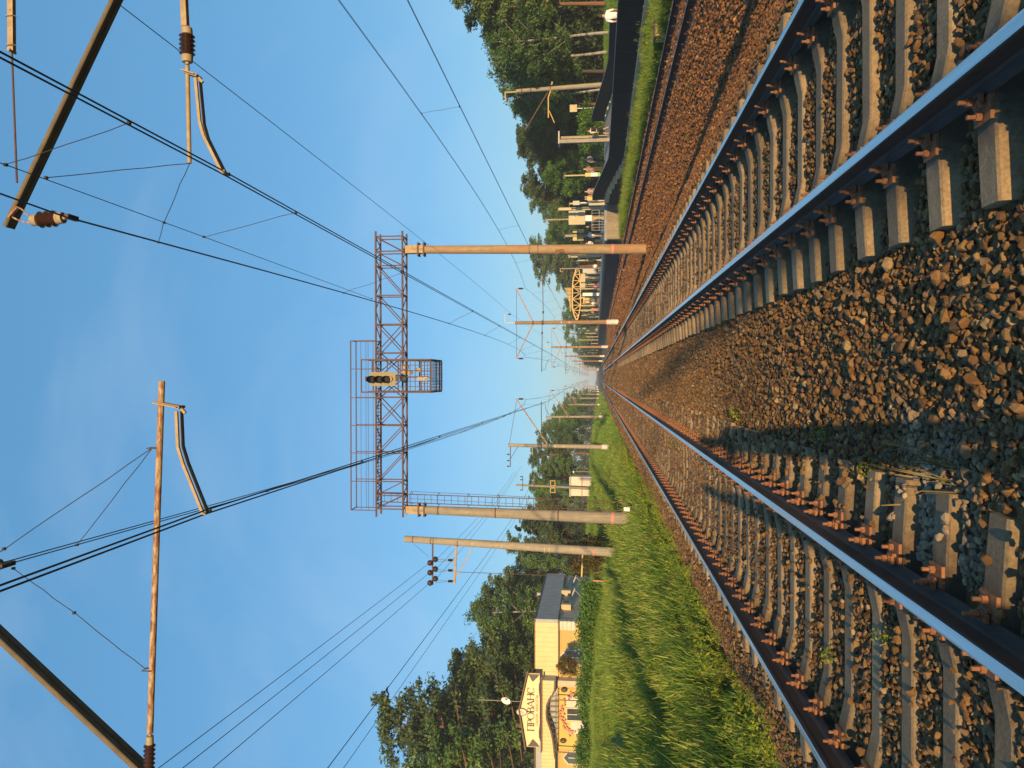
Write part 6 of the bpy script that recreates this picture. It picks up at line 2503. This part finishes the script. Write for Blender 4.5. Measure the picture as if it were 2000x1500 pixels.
def tree_proto(kind, seed):
    """unit tree meshes at the origin: height 1; returns (trunk mesh, crown mesh)"""
    r = np.random.default_rng(seed)
    rnd_ = random.Random(seed)
    tb = MB()
    H = 16.0
    cl, rd = [], []
    sway = lambda z: Vector((0.35 * math.sin(z * 0.23 + seed), 0.35 * math.cos(z * 0.19 + seed * 2), 0))
    trunk_pts = [sway(z) - sway(0) + Vector((0, 0, z)) for z in np.linspace(0, H * 0.96, 9)]
    tr0 = {'pine': 0.23, 'spruce': 0.2, 'birch': 0.16, 'broad': 0.26}[kind]
    tb.tube(trunk_pts, list(np.linspace(tr0, 0.03, 9)), 8)

    def at(z):
        return sway(z) - sway(0) + Vector((0, 0, z))
    if kind == 'pine':
        nb = 46
        for k in range(nb):
            f_ = 0.34 + 0.64 * (k + rnd_.random()) / nb
            z = H * f_
            L = H * 0.21 * (1.12 - f_) ** 0.6 * rnd_.uniform(0.5, 1.25) / 0.75
            a = rnd_.uniform(0, 2 * math.pi)
            d_ = Vector((math.cos(a), math.sin(a), 0))
            p0 = at(z * 0.985)
            p1 = p0 + d_ * L * 0.55 + Vector((0, 0, L * 0.10))
            p2 = p0 + d_ * L + Vector((0, 0, L * 0.28))
            tb.tube([p0, p1, p2], [0.06, 0.04, 0.015], 5)
            for q_, sz in ((p2, 1.0), (p1.lerp(p2, 0.45), 0.85), (p2 + Vector((rnd_.gauss(0, .7), rnd_.gauss(0, .7), rnd_.uniform(0.1, .5))), 0.75), (p1 + Vector((rnd_.gauss(0, .8), rnd_.gauss(0, .8), .3)), 0.7)):
                cl.append(q_)
                rd.append(np.array([0.95, 0.95, 0.48]) * sz * rnd_.uniform(0.75, 1.2))
        cl.append(at(H * 0.97))
        rd.append(np.array([0.8, 0.8, 0.8]))
        V, Fq, tn = leaves(np.array([tuple(c_) for c_ in cl]), np.array(rd), 66, 0.175, r, 1.0, 0.35)
        bark = M['bark_pine']
    elif kind == 'spruce':
        nb = 70
        for k in range(nb):
            f_ = 0.08 + 0.90 * (k + rnd_.random()) / nb
            z = H * f_
            L = H * 0.22 * (1.0 - f_) + 0.25
            L *= rnd_.uniform(0.7, 1.1)
            a = rnd_.uniform(0, 2 * math.pi)
            d_ = Vector((math.cos(a), math.sin(a), 0))
            p0 = at(z * 0.98)
            p2 = p0 + d_ * L + Vector((0, 0, -L * 0.25))
            tb.tube([p0, p2], [0.04, 0.012], 4)
            for t_ in (0.45, 0.75, 1.0):
                cl.append(p0.lerp(p2, t_))
                rd.append(np.array([0.55, 0.55, 0.38]) * (0.55 + 0.45 * (1 - f_) * 1.6))
        V, Fq, tn = leaves(np.array([tuple(c_) for c_ in cl]), np.array(rd), 42, 0.19, r, 0.6, -0.3)
        bark = M['bark_dark']
    else:
        wide = {'birch': 0.20, 'broad': 0.30}[kind]
        lowf = {'birch': 0.30, 'broad': 0.22}[kind]
        for k in range(11):
            f_ = lowf + 0.5 * k / 11
            a = k * 2.4 + rnd_.random()
            L = H * wide * rnd_.uniform(0.7, 1.1)
            p0 = at(H * f_)
            p1 = p0 + Vector((math.cos(a) * L * 0.5, math.sin(a) * L * 0.5, L * 0.55))
            p2 = p0 + Vector((math.cos(a) * L * 0.9, math.sin(a) * L * 0.9, L * 1.0))
            tb.tube([p0, p1, p2], [0.055, 0.03, 0.01], 5)
        nC = 118
        for k in range(nC):
            # points on a lumpy egg, more of them near its skin
            a = rnd_.uniform(0, 2 * math.pi)
            cz = rnd_.uniform(-1, 1)
            rr = rnd_.uniform(0.45, 1.0) ** 0.6
            lump = 0.78 + 0.28 * math.sin(a * 3 + seed + cz * 2.5) * math.sin(cz * 4 + a + seed)
            rad = wide * H * math.sqrt(max(0.05, 1 - cz * cz)) * rr * lump * (1.12 - 0.35 * max(0, cz))
            z = H * (lowf + (1 - lowf) * (0.5 + 0.5 * cz * rr) * 0.97)
            cl.append(at(min(z, H * 0.96)) + Vector((math.cos(a) * rad, math.sin(a) * rad, 0)))
            rd.append(np.array([1.0, 1.0, 0.75]) * rnd_.uniform(0.55, 1.15) * (1.0 if kind == 'broad' else 0.8))
        V, Fq, tn = leaves(np.array([tuple(c_) for c_ in cl]), np.array(rd), 78, 0.19 if kind == 'broad' else 0.16, r, 1.0, 0.0 if kind == 'broad' else -0.35)
        bark = M['bark_birch'] if kind == 'birch' else M['bark_dark']
    cr = leaf_object('crown', V / H, Fq, tn, M['leaf_pine'], None, False)
    for v_ in range(len(tb.v)):
        tb.v[v_] = tuple(np.array(tb.v[v_]) / H)
    trm = tb.mesh('trunk', bark, True)
    return trm, cr.data


PROTO = {}
for kind, seeds in (('pine', (1, 2, 3)), ('birch', (4, 5)), ('broad', (6, 7)), ('spruce', (8,))):
    PROTO[kind] = [tree_proto(kind, s) for s in seeds]
CROWN_CACHE = {}


def crown_mesh(kind, i, material):
    key = (kind, i, material.name)
    if key not in CROWN_CACHE:
        me = PROTO[kind][i][1].copy()
        me.materials.clear()
        me.materials.append(material)
        CROWN_CACHE[key] = me
    return CROWN_CACHE[key]


def tree(label, kind, var, X, Y, ztop, width, leafm, rz, zbase=None, group=None):
    zb = float(gz(X, Y)) - 0.1 if zbase is None else zbase
    t = thing(kind.replace('broad', 'broadleaf') + '_tree', label, 'tree', (X, Y, zb), group)
    t.rotation_euler = (0, 0, rz)
    H = ztop - zb
    tm = PROTO[kind][var][0]
    for nm, me in (('trunk', tm), ('crown', crown_mesh(kind, var, M[leafm]))):
        o = bpy.data.objects.new(nm, me)
        COL.objects.link(o)
        o.parent = t
        o.scale = (H * width, H * width, H)
    return t


GL, GRr = 'trees behind the left meadow', 'trees behind the platform'
TREES = [
    # y px, x px of the top, depth, kind, variant, width, leaf, label
    (1490, 800, 60, 'pine', 0, 1.10, 'leaf_pine2', 'bright green pine at the lower left corner, nearest the salon'),
    (1392, 742, 66, 'pine', 1, 1.00, 'leaf_pine', 'tallest dark pine, rising behind the salon name board'),
    (1432, 800, 70, 'pine', 2, 1.05, 'leaf_pine', 'dark pine between the tallest pine and the lower left corner'),
    (1330, 876, 70, 'pine', 0, 1.05, 'leaf_pine', 'dark pine right of the tallest pine behind the salon'),
    (1285, 886, 74, 'pine', 1, 1.15, 'leaf_pine', 'dark round topped pine above the middle of the salon roof'),
    (1245, 925, 78, 'broad', 0, 0.9, 'leaf_dark', 'dark leafy tree behind the right part of the salon roof'),
    (1185, 908, 76, 'birch', 0, 1.25, 'leaf_birch', 'tall birch with pale branches behind the grey side of the salon'),
    (1150, 945, 84, 'pine', 2, 1.0, 'leaf_pine', 'dark pine right of the tall birch, behind the power pole'),
    (1115, 985, 88, 'broad', 1, 0.85, 'leaf_birch', 'medium leafy tree between the salon and the power pole'),
    (1075, 992, 92, 'pine', 0, 1.1, 'leaf_pine', 'dark pine directly behind the leaning power pole'),
    (1040, 1000, 98, 'spruce', 0, 1.0, 'leaf_dark', 'dark spruce just left of the gantry pole'),
    (1003, 1018, 104, 'pine', 1, 1.2, 'leaf_pine', 'dark pine behind the left gantry pole'),
    (970, 1034, 110, 'broad', 0, 1.0, 'leaf_broad', 'green leafy tree behind the transformer kiosk, left half'),
    (940, 1033, 116, 'pine', 2, 1.15, 'leaf_pine', 'brownish pine right behind the transformer kiosk'),
    (915, 1047, 122, 'broad', 1, 1.1, 'leaf_broad', 'bright broadleaf tree between kiosk and first left mast'),
    (885, 1036, 132, 'pine', 0, 1.2, 'leaf_pine', 'tall dark pine behind the first left mast'),
    (858, 1042, 145, 'broad', 0, 1.0, 'leaf_birch', 'leafy tree just right of the first left mast'),
    (838, 1056, 165, 'broad', 1, 1.2, 'leaf_broad', 'rounded tree left of the second left mast'),
    (818, 1070, 185, 'broad', 0, 1.2, 'leaf_birch', 'rounded tree behind the second left mast'),
    (800, 1081, 215, 'pine', 1, 1.3, 'leaf_pine', 'far pine between the second and third left masts'),
    (786, 1100, 260, 'broad', 1, 1.3, 'leaf_birch', 'far leafy tree behind the third left mast'),
    (775, 1118, 320, 'broad', 0, 1.4, 'leaf_birch', 'small far tree of the left wood close to the vanishing point'),
    # right side
    (-25, 880, 60, 'pine', 2, 1.0, 'leaf_pine', 'dark pine cut by the top edge of the photo'),
    (22, 912, 64, 'pine', 0, 1.1, 'leaf_pine', 'dark grey pine at the top edge above the white shirt'),
    (75, 948, 60, 'birch', 1, 1.25, 'leaf_birch', 'birch with pale trunk near the top edge, nearest of the birches'),
    (112, 944, 66, 'birch', 0, 1.2, 'leaf_birch', 'second birch from the top edge, behind the black fence'),
    (150, 948, 68, 'broad', 0, 0.9, 'leaf_birch', 'leafy tree beside the concrete mast behind the fence'),
    (182, 980, 76, 'birch', 1, 1.1, 'leaf_birch', 'birch just left of the concrete mast behind the fence'),
    (212, 1002, 84, 'pine', 1, 1.2, 'leaf_pine', 'brown tipped pine behind the square sign back'),
    (255, 1016, 92, 'broad', 1, 0.8, 'leaf_dark', 'dark tree behind the person on the ramp'),
    (278, 1010, 96, 'pine', 2, 1.2, 'leaf_pine', 'grey pine above the pair of concrete posts'),
    (305, 1013, 100, 'pine', 0, 1.2, 'leaf_pine', 'grey pine between the concrete posts and the notice post'),
    (335, 1052, 82, 'broad', 0, 1.15, 'leaf_broad', 'bright round maple behind the notice post'),
    (352, 1020, 110, 'pine', 1, 1.3, 'leaf_pine', 'tall grey pine behind the bright maple'),
    (385, 1035, 112, 'pine', 0, 1.3, 'leaf_pine', 'dark pine behind the ticket machine'),
    (425, 1058, 105, 'broad', 1, 1.1, 'leaf_birch', 'dark green leafy tree behind the beige cabinet'),
    (452, 1062, 135, 'broad', 0, 1.1, 'leaf_broad', 'leafy tree behind the four yellow signs'),
    (492, 1036, 190, 'pine', 2, 1.35, 'leaf_pine', 'dark pine behind the rusty gantry pole'),
    (520, 1042, 195, 'pine', 1, 1.35, 'leaf_pine', 'dark pine above the right end of the canopy'),
    (548, 1085, 205, 'broad', 1, 1.1, 'leaf_birch', 'leafy tree behind the middle of the canopy'),
    (590, 1097, 215, 'broad', 0, 1.4, 'leaf_broad', 'bushy tree above the canopy roof louvres'),
    (615, 1096, 225, 'broad', 1, 1.3, 'leaf_birch', 'bushy tree left of the canopy, before the first mast'),
    (652, 1096, 240, 'broad', 0, 1.5, 'leaf_birch', 'dense rounded tree right of the far platform lamps'),
    (682, 1118, 290, 'broad', 1, 1.5, 'leaf_birch', 'lower rounded tree at the far end of the platform'),
    (702, 1138, 380, 'broad', 0, 1.6, 'leaf_birch', 'small far tree on the right close to the vanishing point'),
]
for k, (y_, x_, Y, kind, var, wd_, lf, lb) in enumerate(TREES):
    q = P(x_, y_, Y)
    tree(lb, kind, var, q.x, Y, q.z, wd_, lf, k * 1.7, group=GL if q.x < 0 else GRr)


# dark wood behind, reads as one mass
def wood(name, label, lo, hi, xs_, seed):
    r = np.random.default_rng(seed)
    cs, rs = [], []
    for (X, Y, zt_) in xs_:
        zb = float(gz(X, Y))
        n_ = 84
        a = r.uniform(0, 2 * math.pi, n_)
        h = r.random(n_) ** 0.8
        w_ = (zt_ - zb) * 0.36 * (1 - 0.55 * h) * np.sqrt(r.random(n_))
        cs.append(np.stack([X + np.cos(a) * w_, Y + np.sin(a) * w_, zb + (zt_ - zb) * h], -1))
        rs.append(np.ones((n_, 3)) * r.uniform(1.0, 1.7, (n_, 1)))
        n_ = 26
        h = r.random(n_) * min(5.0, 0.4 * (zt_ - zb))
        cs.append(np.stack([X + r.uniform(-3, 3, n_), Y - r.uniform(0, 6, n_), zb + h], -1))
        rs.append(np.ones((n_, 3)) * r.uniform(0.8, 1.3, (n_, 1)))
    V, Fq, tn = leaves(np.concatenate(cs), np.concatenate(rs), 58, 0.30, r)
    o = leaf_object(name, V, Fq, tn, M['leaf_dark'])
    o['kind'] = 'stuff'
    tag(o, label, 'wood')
    return o


rnd = random.Random(3)
wl, wr = [], []
for k in range(34):
    y_ = 1520 - k * 22.6
    Y = 84 + k * k * 0.28
    x_ = np.interp(y_, [760, 800, 840, 900, 1000, 1100, 1200, 1300, 1400, 1520], [1135, 1100, 1075, 1062, 1040, 1015, 955, 915, 850, 830]) + rnd.uniform(0, 16)
    q = P(x_, y_, Y)
    wl.append((q.x, Y, q.z))
for k in range(32):
    y_ = -40 + k * 24
    Y = 82 + k * k * 0.24
    x_ = np.interp(y_, [-40, 100, 200, 300, 400, 500, 600, 700, 730], [925, 975, 1020, 1050, 1065, 1070, 1115, 1140, 1150]) + rnd.uniform(0, 14)
    q = P(x_, y_, Y)
    wr.append((q.x, Y, q.z))
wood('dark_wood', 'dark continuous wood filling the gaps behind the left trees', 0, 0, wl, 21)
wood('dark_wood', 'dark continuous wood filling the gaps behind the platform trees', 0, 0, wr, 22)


def bush(name, label, cat, pts_, rads, n_per, size, leafm, seed, flat=1.0, group=None):
    r = np.random.default_rng(seed)
    V, Fq, tn = leaves(np.array([tuple(p_) for p_ in pts_]), np.array(rads), n_per, size, r, flat)
    t = thing(name, label, cat, (pts_[0][0], pts_[0][1], float(gz(pts_[0][0], pts_[0][1]))), group)
    off = np.array(world_loc(t))
    o = leaf_object('foliage', V - off, Fq, tn, M[leafm], t)
    b_ = MB()
    rnd_ = random.Random(seed)
    for k in range(6):
        p_ = Vector(pts_[rnd_.randrange(len(pts_))])
        b_.tube([(p_.x, p_.y, float(gz(p_.x, p_.y)) - 0.1), p_], [0.03, 0.01], 5)
    b_.build('stem', M['bark_dark'], t)
    return t


# hedge in front of the salon
rnd = random.Random(77)
hp, hr = [], []
for k in range(240):
    f_ = k / 239
    X = -11.6 - f_ * 9.6
    Y = 43.4 + rnd.uniform(-0.5, 0.5) + 0.4 * math.sin(f_ * 9)
    g0 = float(gz(X, Y))
    ztop = P(1128 + 4 * math.sin(f_ * 17), 1250, Y).z
    hp.append((X + rnd.uniform(-.2, .2), Y, rnd.uniform(g0 + 0.1, ztop - 0.25)))
    hr.append([0.46, 0.42, 0.40])
bush('hedge', 'trimmed dense green hedge in front of the salon', 'hedge', hp, hr, 80, 0.085, 'leaf_hedge', 5)
hp, hr = [], []
for k in range(70):
    a, rr = rnd.uniform(0, 6.28), rnd.uniform(0.1, 1) ** 0.5
    q = P(1109, 1303, 46.5)
    hp.append((q.x + math.cos(a) * 0.55 * rr, 46.5 + rnd.uniform(-.4, .4), q.z + math.sin(a) * 0.6 * rr))
    hr.append([0.22, 0.22, 0.2])
bush('round_bush', 'round clipped olive bush between the hedge and the salon wall', 'bush', hp, hr, 60, 0.05, 'leaf_red', 6)
hp, hr = [], []
for k in range(90):
    f_ = rnd.random()
    Y = 40 + rnd.uniform(-1, 1)
    X = P(1150, 1065 + f_ * 75, Y).x
    zt_ = P(np.interp(f_, [0, 0.3, 0.6, 1], [1100, 1095, 1110, 1118]), 1100, Y).z
    hp.append((X, Y + 2.5, rnd.uniform(float(gz(X, Y)) + 0.1, zt_)))
    hr.append([0.35, 0.35, 0.35])
bush('reddish_shrub', 'reddish brown shrub behind the leaning power pole', 'shrub', hp, hr, 60, 0.075, 'leaf_red', 7)
hp, hr = [], []
for k in range(70):
    Y = 43 + rnd.uniform(-1, 1)
    X = P(1150, 1425 + rnd.random() * 80, Y).x
    hp.append((X, Y, rnd.uniform(float(gz(X, Y)), P(1128, 1450, Y).z)))
    hr.append([0.35, 0.35, 0.3])
bush('leafy_bush', 'leafy olive bush below the left end of the salon', 'bush', hp, hr, 60, 0.07, 'leaf_hedge', 8)
for k, (y_, x_, Y, lb) in enumerate(((250, 1135, 66, 'small yellow green bush beside the person on the ramp'), (300, 1165, 72, 'low dark bushes behind the concrete posts'))):
    hp, hr = [], []
    q = P(x_, y_, Y)
    for i in range(60):
        hp.append((q.x + rnd.gauss(0, 1.0), Y + rnd.gauss(0, 0.6), q.z - abs(rnd.gauss(0, 0.9))))
        hr.append([0.5, 0.5, 0.45])
    bush('leafy_bush', lb, 'bush', hp, hr, 60, 0.1, 'leaf_broad' if k == 0 else 'leaf_birch', 12 + k)


# ------------------------------------------------------------------ grass
M['grass'] = leafmat('meadow_grass', [(0, (0.060, 0.135, 0.016)), (0.4, (0.14, 0.240, 0.030)), (0.75, (0.215, 0.305, 0.045)), (1, (0.29, 0.33, 0.07))], 0.12, 0.6)
M['grass_dry'] = leafmat('dry_grass', [(0, (0.10, 0.085, 0.03)), (0.5, (0.20, 0.15, 0.06)), (1, (0.30, 0.22, 0.10))], 0.1, 0.7)
M['weed'] = leafmat('yellow_green_weed', [(0, (0.078, 0.130, 0.012)), (0.5, (0.169, 0.221, 0.020)), (1, (0.351, 0.325, 0.030))], 0.12, 0.6)


def tuft_proto(name, seed, n_blades, height, spread, width, material, seed_heads=0):
    r = np.random.default_rng(seed)
    V, Fq, tn = [], [], []
    for k in range(n_blades):
        a = r.uniform(0, 2 * math.pi)
        rad = spread * math.sqrt(r.random())
        b0 = np.array([math.cos(a) * rad, math.sin(a) * rad, -0.05])
        h = height * r.uniform(0.45, 1.15)
        lean = np.array([math.cos(a + r.normal() * .8), math.sin(a + r.normal() * .8), 0]) * h * r.uniform(0.05, 0.38)
        s = np.array([-math.sin(a), math.cos(a), 0]) * width * r.uniform(0.6, 1.2)
        if r.random() < 0.5:
            s = s[[1, 0, 2]] * np.array([1, -1, 1])
        p1 = b0 + lean * 0.3 + np.array([0, 0, h * 0.6])
        p2 = b0 + lean + np.array([0, 0, h * (0.97 - 0.2 * r.random())])
        o = len(V)
        V += [b0 - s, b0 + s, p1 + s * 0.8, p1 - s * 0.8, p2 + s * 0.12, p2 - s * 0.12]
        Fq += [[o, o + 1, o + 2, o + 3], [o + 3, o + 2, o + 4, o + 5]]
        t_ = r.random() * 0.8
        tn += [t_ * 0.75, t_]
        if k < seed_heads:
            o = len(V)
            d_ = np.array([s[1], -s[0], 0]) / (np.linalg.norm(s) + 1e-9)
            for sd in (s / np.linalg.norm(s), d_):
                o = len(V)
                w_ = 0.007
                V += [p2 - sd * w_, p2 + sd * w_, p2 + sd * w_ * 0.4 + lean * 0.2 + np.array([0, 0, 0.12]), p2 - sd * w_ * 0.4 + lean * 0.2 + np.array([0, 0, 0.12])]
                Fq += [[o, o + 1, o + 2, o + 3]]
                tn += [1.0]
    return leaf_object(name, np.array(V), np.array(Fq), tn, material, None, False)


def weed_proto(name, seed, n_leaves, height, spread, size, material):
    r = np.random.default_rng(seed)
    c = np.stack([r.normal(0, spread, n_leaves), r.normal(0, spread, n_leaves), height * r.random(n_leaves) ** 0.8], -1)
    V, Fq, tn = leaves(c, np.ones((n_leaves, 3)) * 0.05, 3, size * 0.8, r, 0.6, 0.2)
    return leaf_object(name, V, Fq, tn, material, None, False)


tufts = [tuft_proto('tuft', 40 + k, 44, 0.66, 0.18, 0.006, M['grass'], 2) for k in range(4)]
shorts_ = [tuft_proto('tuft', 50 + k, 26, 0.26, 0.13, 0.005, M['grass']) for k in range(2)]
dry = [tuft_proto('tuft', 60 + k, 26, 0.5, 0.16, 0.005, M['grass_dry'], 8) for k in range(2)]
weeds = [weed_proto('weed', 70 + k, 34, 0.42, 0.13, 0.055, M['weed']) for k in range(2)]
far_t = [tuft_proto('tuft', 80 + k, 40, 0.75, 0.5, 0.022, M['grass'], 2) for k in range(2)]


def grass_field(name, label, protos_, regions, seed, parent=None, zf=None):
    """regions: x0, x1, y0, y1, count, weights over protos, scale"""
    r = np.random.default_rng(seed)
    A, Rt, S, I = [], [], [], []
    for (x0, x1, y0, y1, cnt, wts, sc) in regions:
        X = r.uniform(x0, x1, cnt)
        Y_ = r.uniform(y0, y1, cnt)
        ok = (np.abs(X) < 0.62 * Y_ + 4.0)
        clump = wob(X, Y_, 0.9, seed) + 0.7 * wob(X, Y_, 2.7, seed * 2.0)
        ok &= clump > -0.9
        X, Y_, clump = X[ok], Y_[ok], clump[ok]
        n_ = len(X)
        A.append(np.stack([X, Y_, (zf or gz)(X, Y_)], -1))
        lean = 0.16
        Rt.append(np.stack([r.normal(0, lean, n_), r.normal(0, lean, n_), r.uniform(0, 6.28, n_)], -1))
        S.append(sc * r.uniform(0.7, 1.25, n_) * (1 + 0.22 * clump))
        I.append(r.choice(len(protos_), n_, p=np.array(wts) / sum(wts)))
    o = scatter(name, np.concatenate(A), np.concatenate(Rt), np.concatenate(S), np.concatenate(I), protos_, parent)
    tag(o, label, 'grass')
    return o


allp_ = tufts + shorts_ + dry + weeds
w_mead = [5, 5, 5, 5, 1, 1, 1.3, 1.3, 0.9, 0.9]
w_edge = [2, 2, 2, 2, 2, 2, 0.5, 0.5, 4, 4]
grass_field('meadow_grass', 'tall wild grass covering the bank left of the tracks', allp_, [
    (-16, -5.5, 5.5, 20, 9500, w_mead, 1.1), (-5.9, -4.75, 5.0, 24, 900, w_edge, 0.75), (-9.5, -5.4, 20, 42, 5000, w_mead, 1.15), (-24, -9.5, 20, 47, 10500, w_mead, 0.55), (-5.8, -4.9, 24, 60, 900, w_edge, 0.9),
    (-10.5, -5.4, 42, 70, 3800, w_mead, 1.1), (-26, -10.5, 47, 72, 5500, w_mead, 0.7)], 9)
grass_field('meadow_grass', 'far wild grass reaching to the trees on the left', far_t, [(-40, -5.3, 66, 130, 5200, [1, 1], 1.0), (-45, -5.3, 130, 260, 4500, [1, 1], 1.3)], 10)
grass_field('verge_grass', 'bright green grass strip between the siding and the black fence', allp_, [
    (11.4, 13.9, 18, 44, 2600, [4, 4, 4, 4, 2, 2, 1.2, 1.2, 1.5, 1.5], 0.68), (11.3, 14.0, 44, 64, 2300, [4, 4, 4, 4, 2, 2, 1.2, 1.2, 1.5, 1.5], 0.7)], 11)
grass_field('lawn_grass', 'short lawn behind the path and platform on the right', shorts_, [(20.6, 32, 25, 75, 5200, [1, 1], 1.3)], 13)
grass_field('verge_grass', 'sparse grass along the far right masts', far_t, [(4.6, 6.6, 60, 160, 500, [1, 1], 0.35)], 14)

grass_field('shoulder_weeds', 'sparse weeds creeping into the stones left of the tracks', allp_, [(-5.2, -4.3, 5, 34, 520, [1, 1, 1, 1, 4, 4, 1, 1, 6, 6], 0.42), (-4.3, -3.6, 5, 26, 110, [0, 0, 0, 0, 4, 4, 1, 1, 5, 5], 0.32)], 15, None, lambda x, y: bz(x, y) - 0.04)
# single weeds growing in the ballast
wp = [('dry grass tuft sprouting from the pale stones near the left rail', 'dry', PZ(1850, 938, -0.24), 0.85), ('small green weed between the tracks, nearest of the tiny ones', 'weed', PZ(1612, 852, -0.24), 0.35),
      ('small yellowish weed beside the half buried sleepers', 'weed', PZ(1705, 912, -0.24), 0.3), ('dry sprig beside the larger dry tuft', 'dry', PZ(1800, 862, -0.24), 0.4),
      ('green weed between the left rails, nearer one', 'weed', PZ(1620, 1277, -0.22), 0.3), ('green weed between the left rails, by the third sleeper', 'weed', PZ(1727, 1245, -0.22), 0.26),
      ('small weed in the middle of the ballast further off', 'weed', PZ(1445, 810, -0.24), 0.4), ('weed at the left rail, far one', 'weed', PZ(1325, 865, -0.22), 0.5),
      ('yellow green grass tuft in the rusty stones by the siding', 'dry', PZ(1345, 165, -0.7), 0.5), ('second green tuft in the rusty stones by the siding', 'grass', PZ(1340, 270, -0.7), 0.55),
      ('weedy clump left of the far left rail, bottom edge', 'weed', PZ(1530, 1410, -0.4), 0.6), ('low weed clump left of the far left rail', 'weed', PZ(1480, 1370, -0.45), 0.55)]
for k, (lb, kd, q, sc) in enumerate(wp):
    src = {'dry': dry[k % 2], 'weed': weeds[k % 2], 'grass': shorts_[0]}[kd]
    o = bpy.data.objects.new('weed', src.data)
    COL.objects.link(o)
    o.location = (q.x, q.y, float(bz(q.x, q.y)) - 0.03)
    o.scale = (sc,) * 3
    o.rotation_euler = (0.15, 0.2, k * 1.3)
    tag(o, lb, 'weed')

# ================================================================== AIR
b_ = MB()
b_.bb(-520, 520, -80, 3100, -2.0, 26.0)
haze = b_.build('haze', [])
m = bpy.data.materials.new('haze')
m.use_nodes = True
n = m.node_tree
n.nodes.remove(n.nodes['Principled BSDF'])
pv = n.nodes.new('ShaderNodeVolumePrincipled')
pv.inputs['Color'].default_value = (0.95, 0.95, 0.95, 1)
pv.inputs['Density'].default_value = 0.0005
pv.inputs['Anisotropy'].default_value = 0.0
n.links.new(pv.outputs[0], n.nodes['Material Output'].inputs['Volume'])
haze.data.materials.append(m)
haze['kind'] = 'stuff'
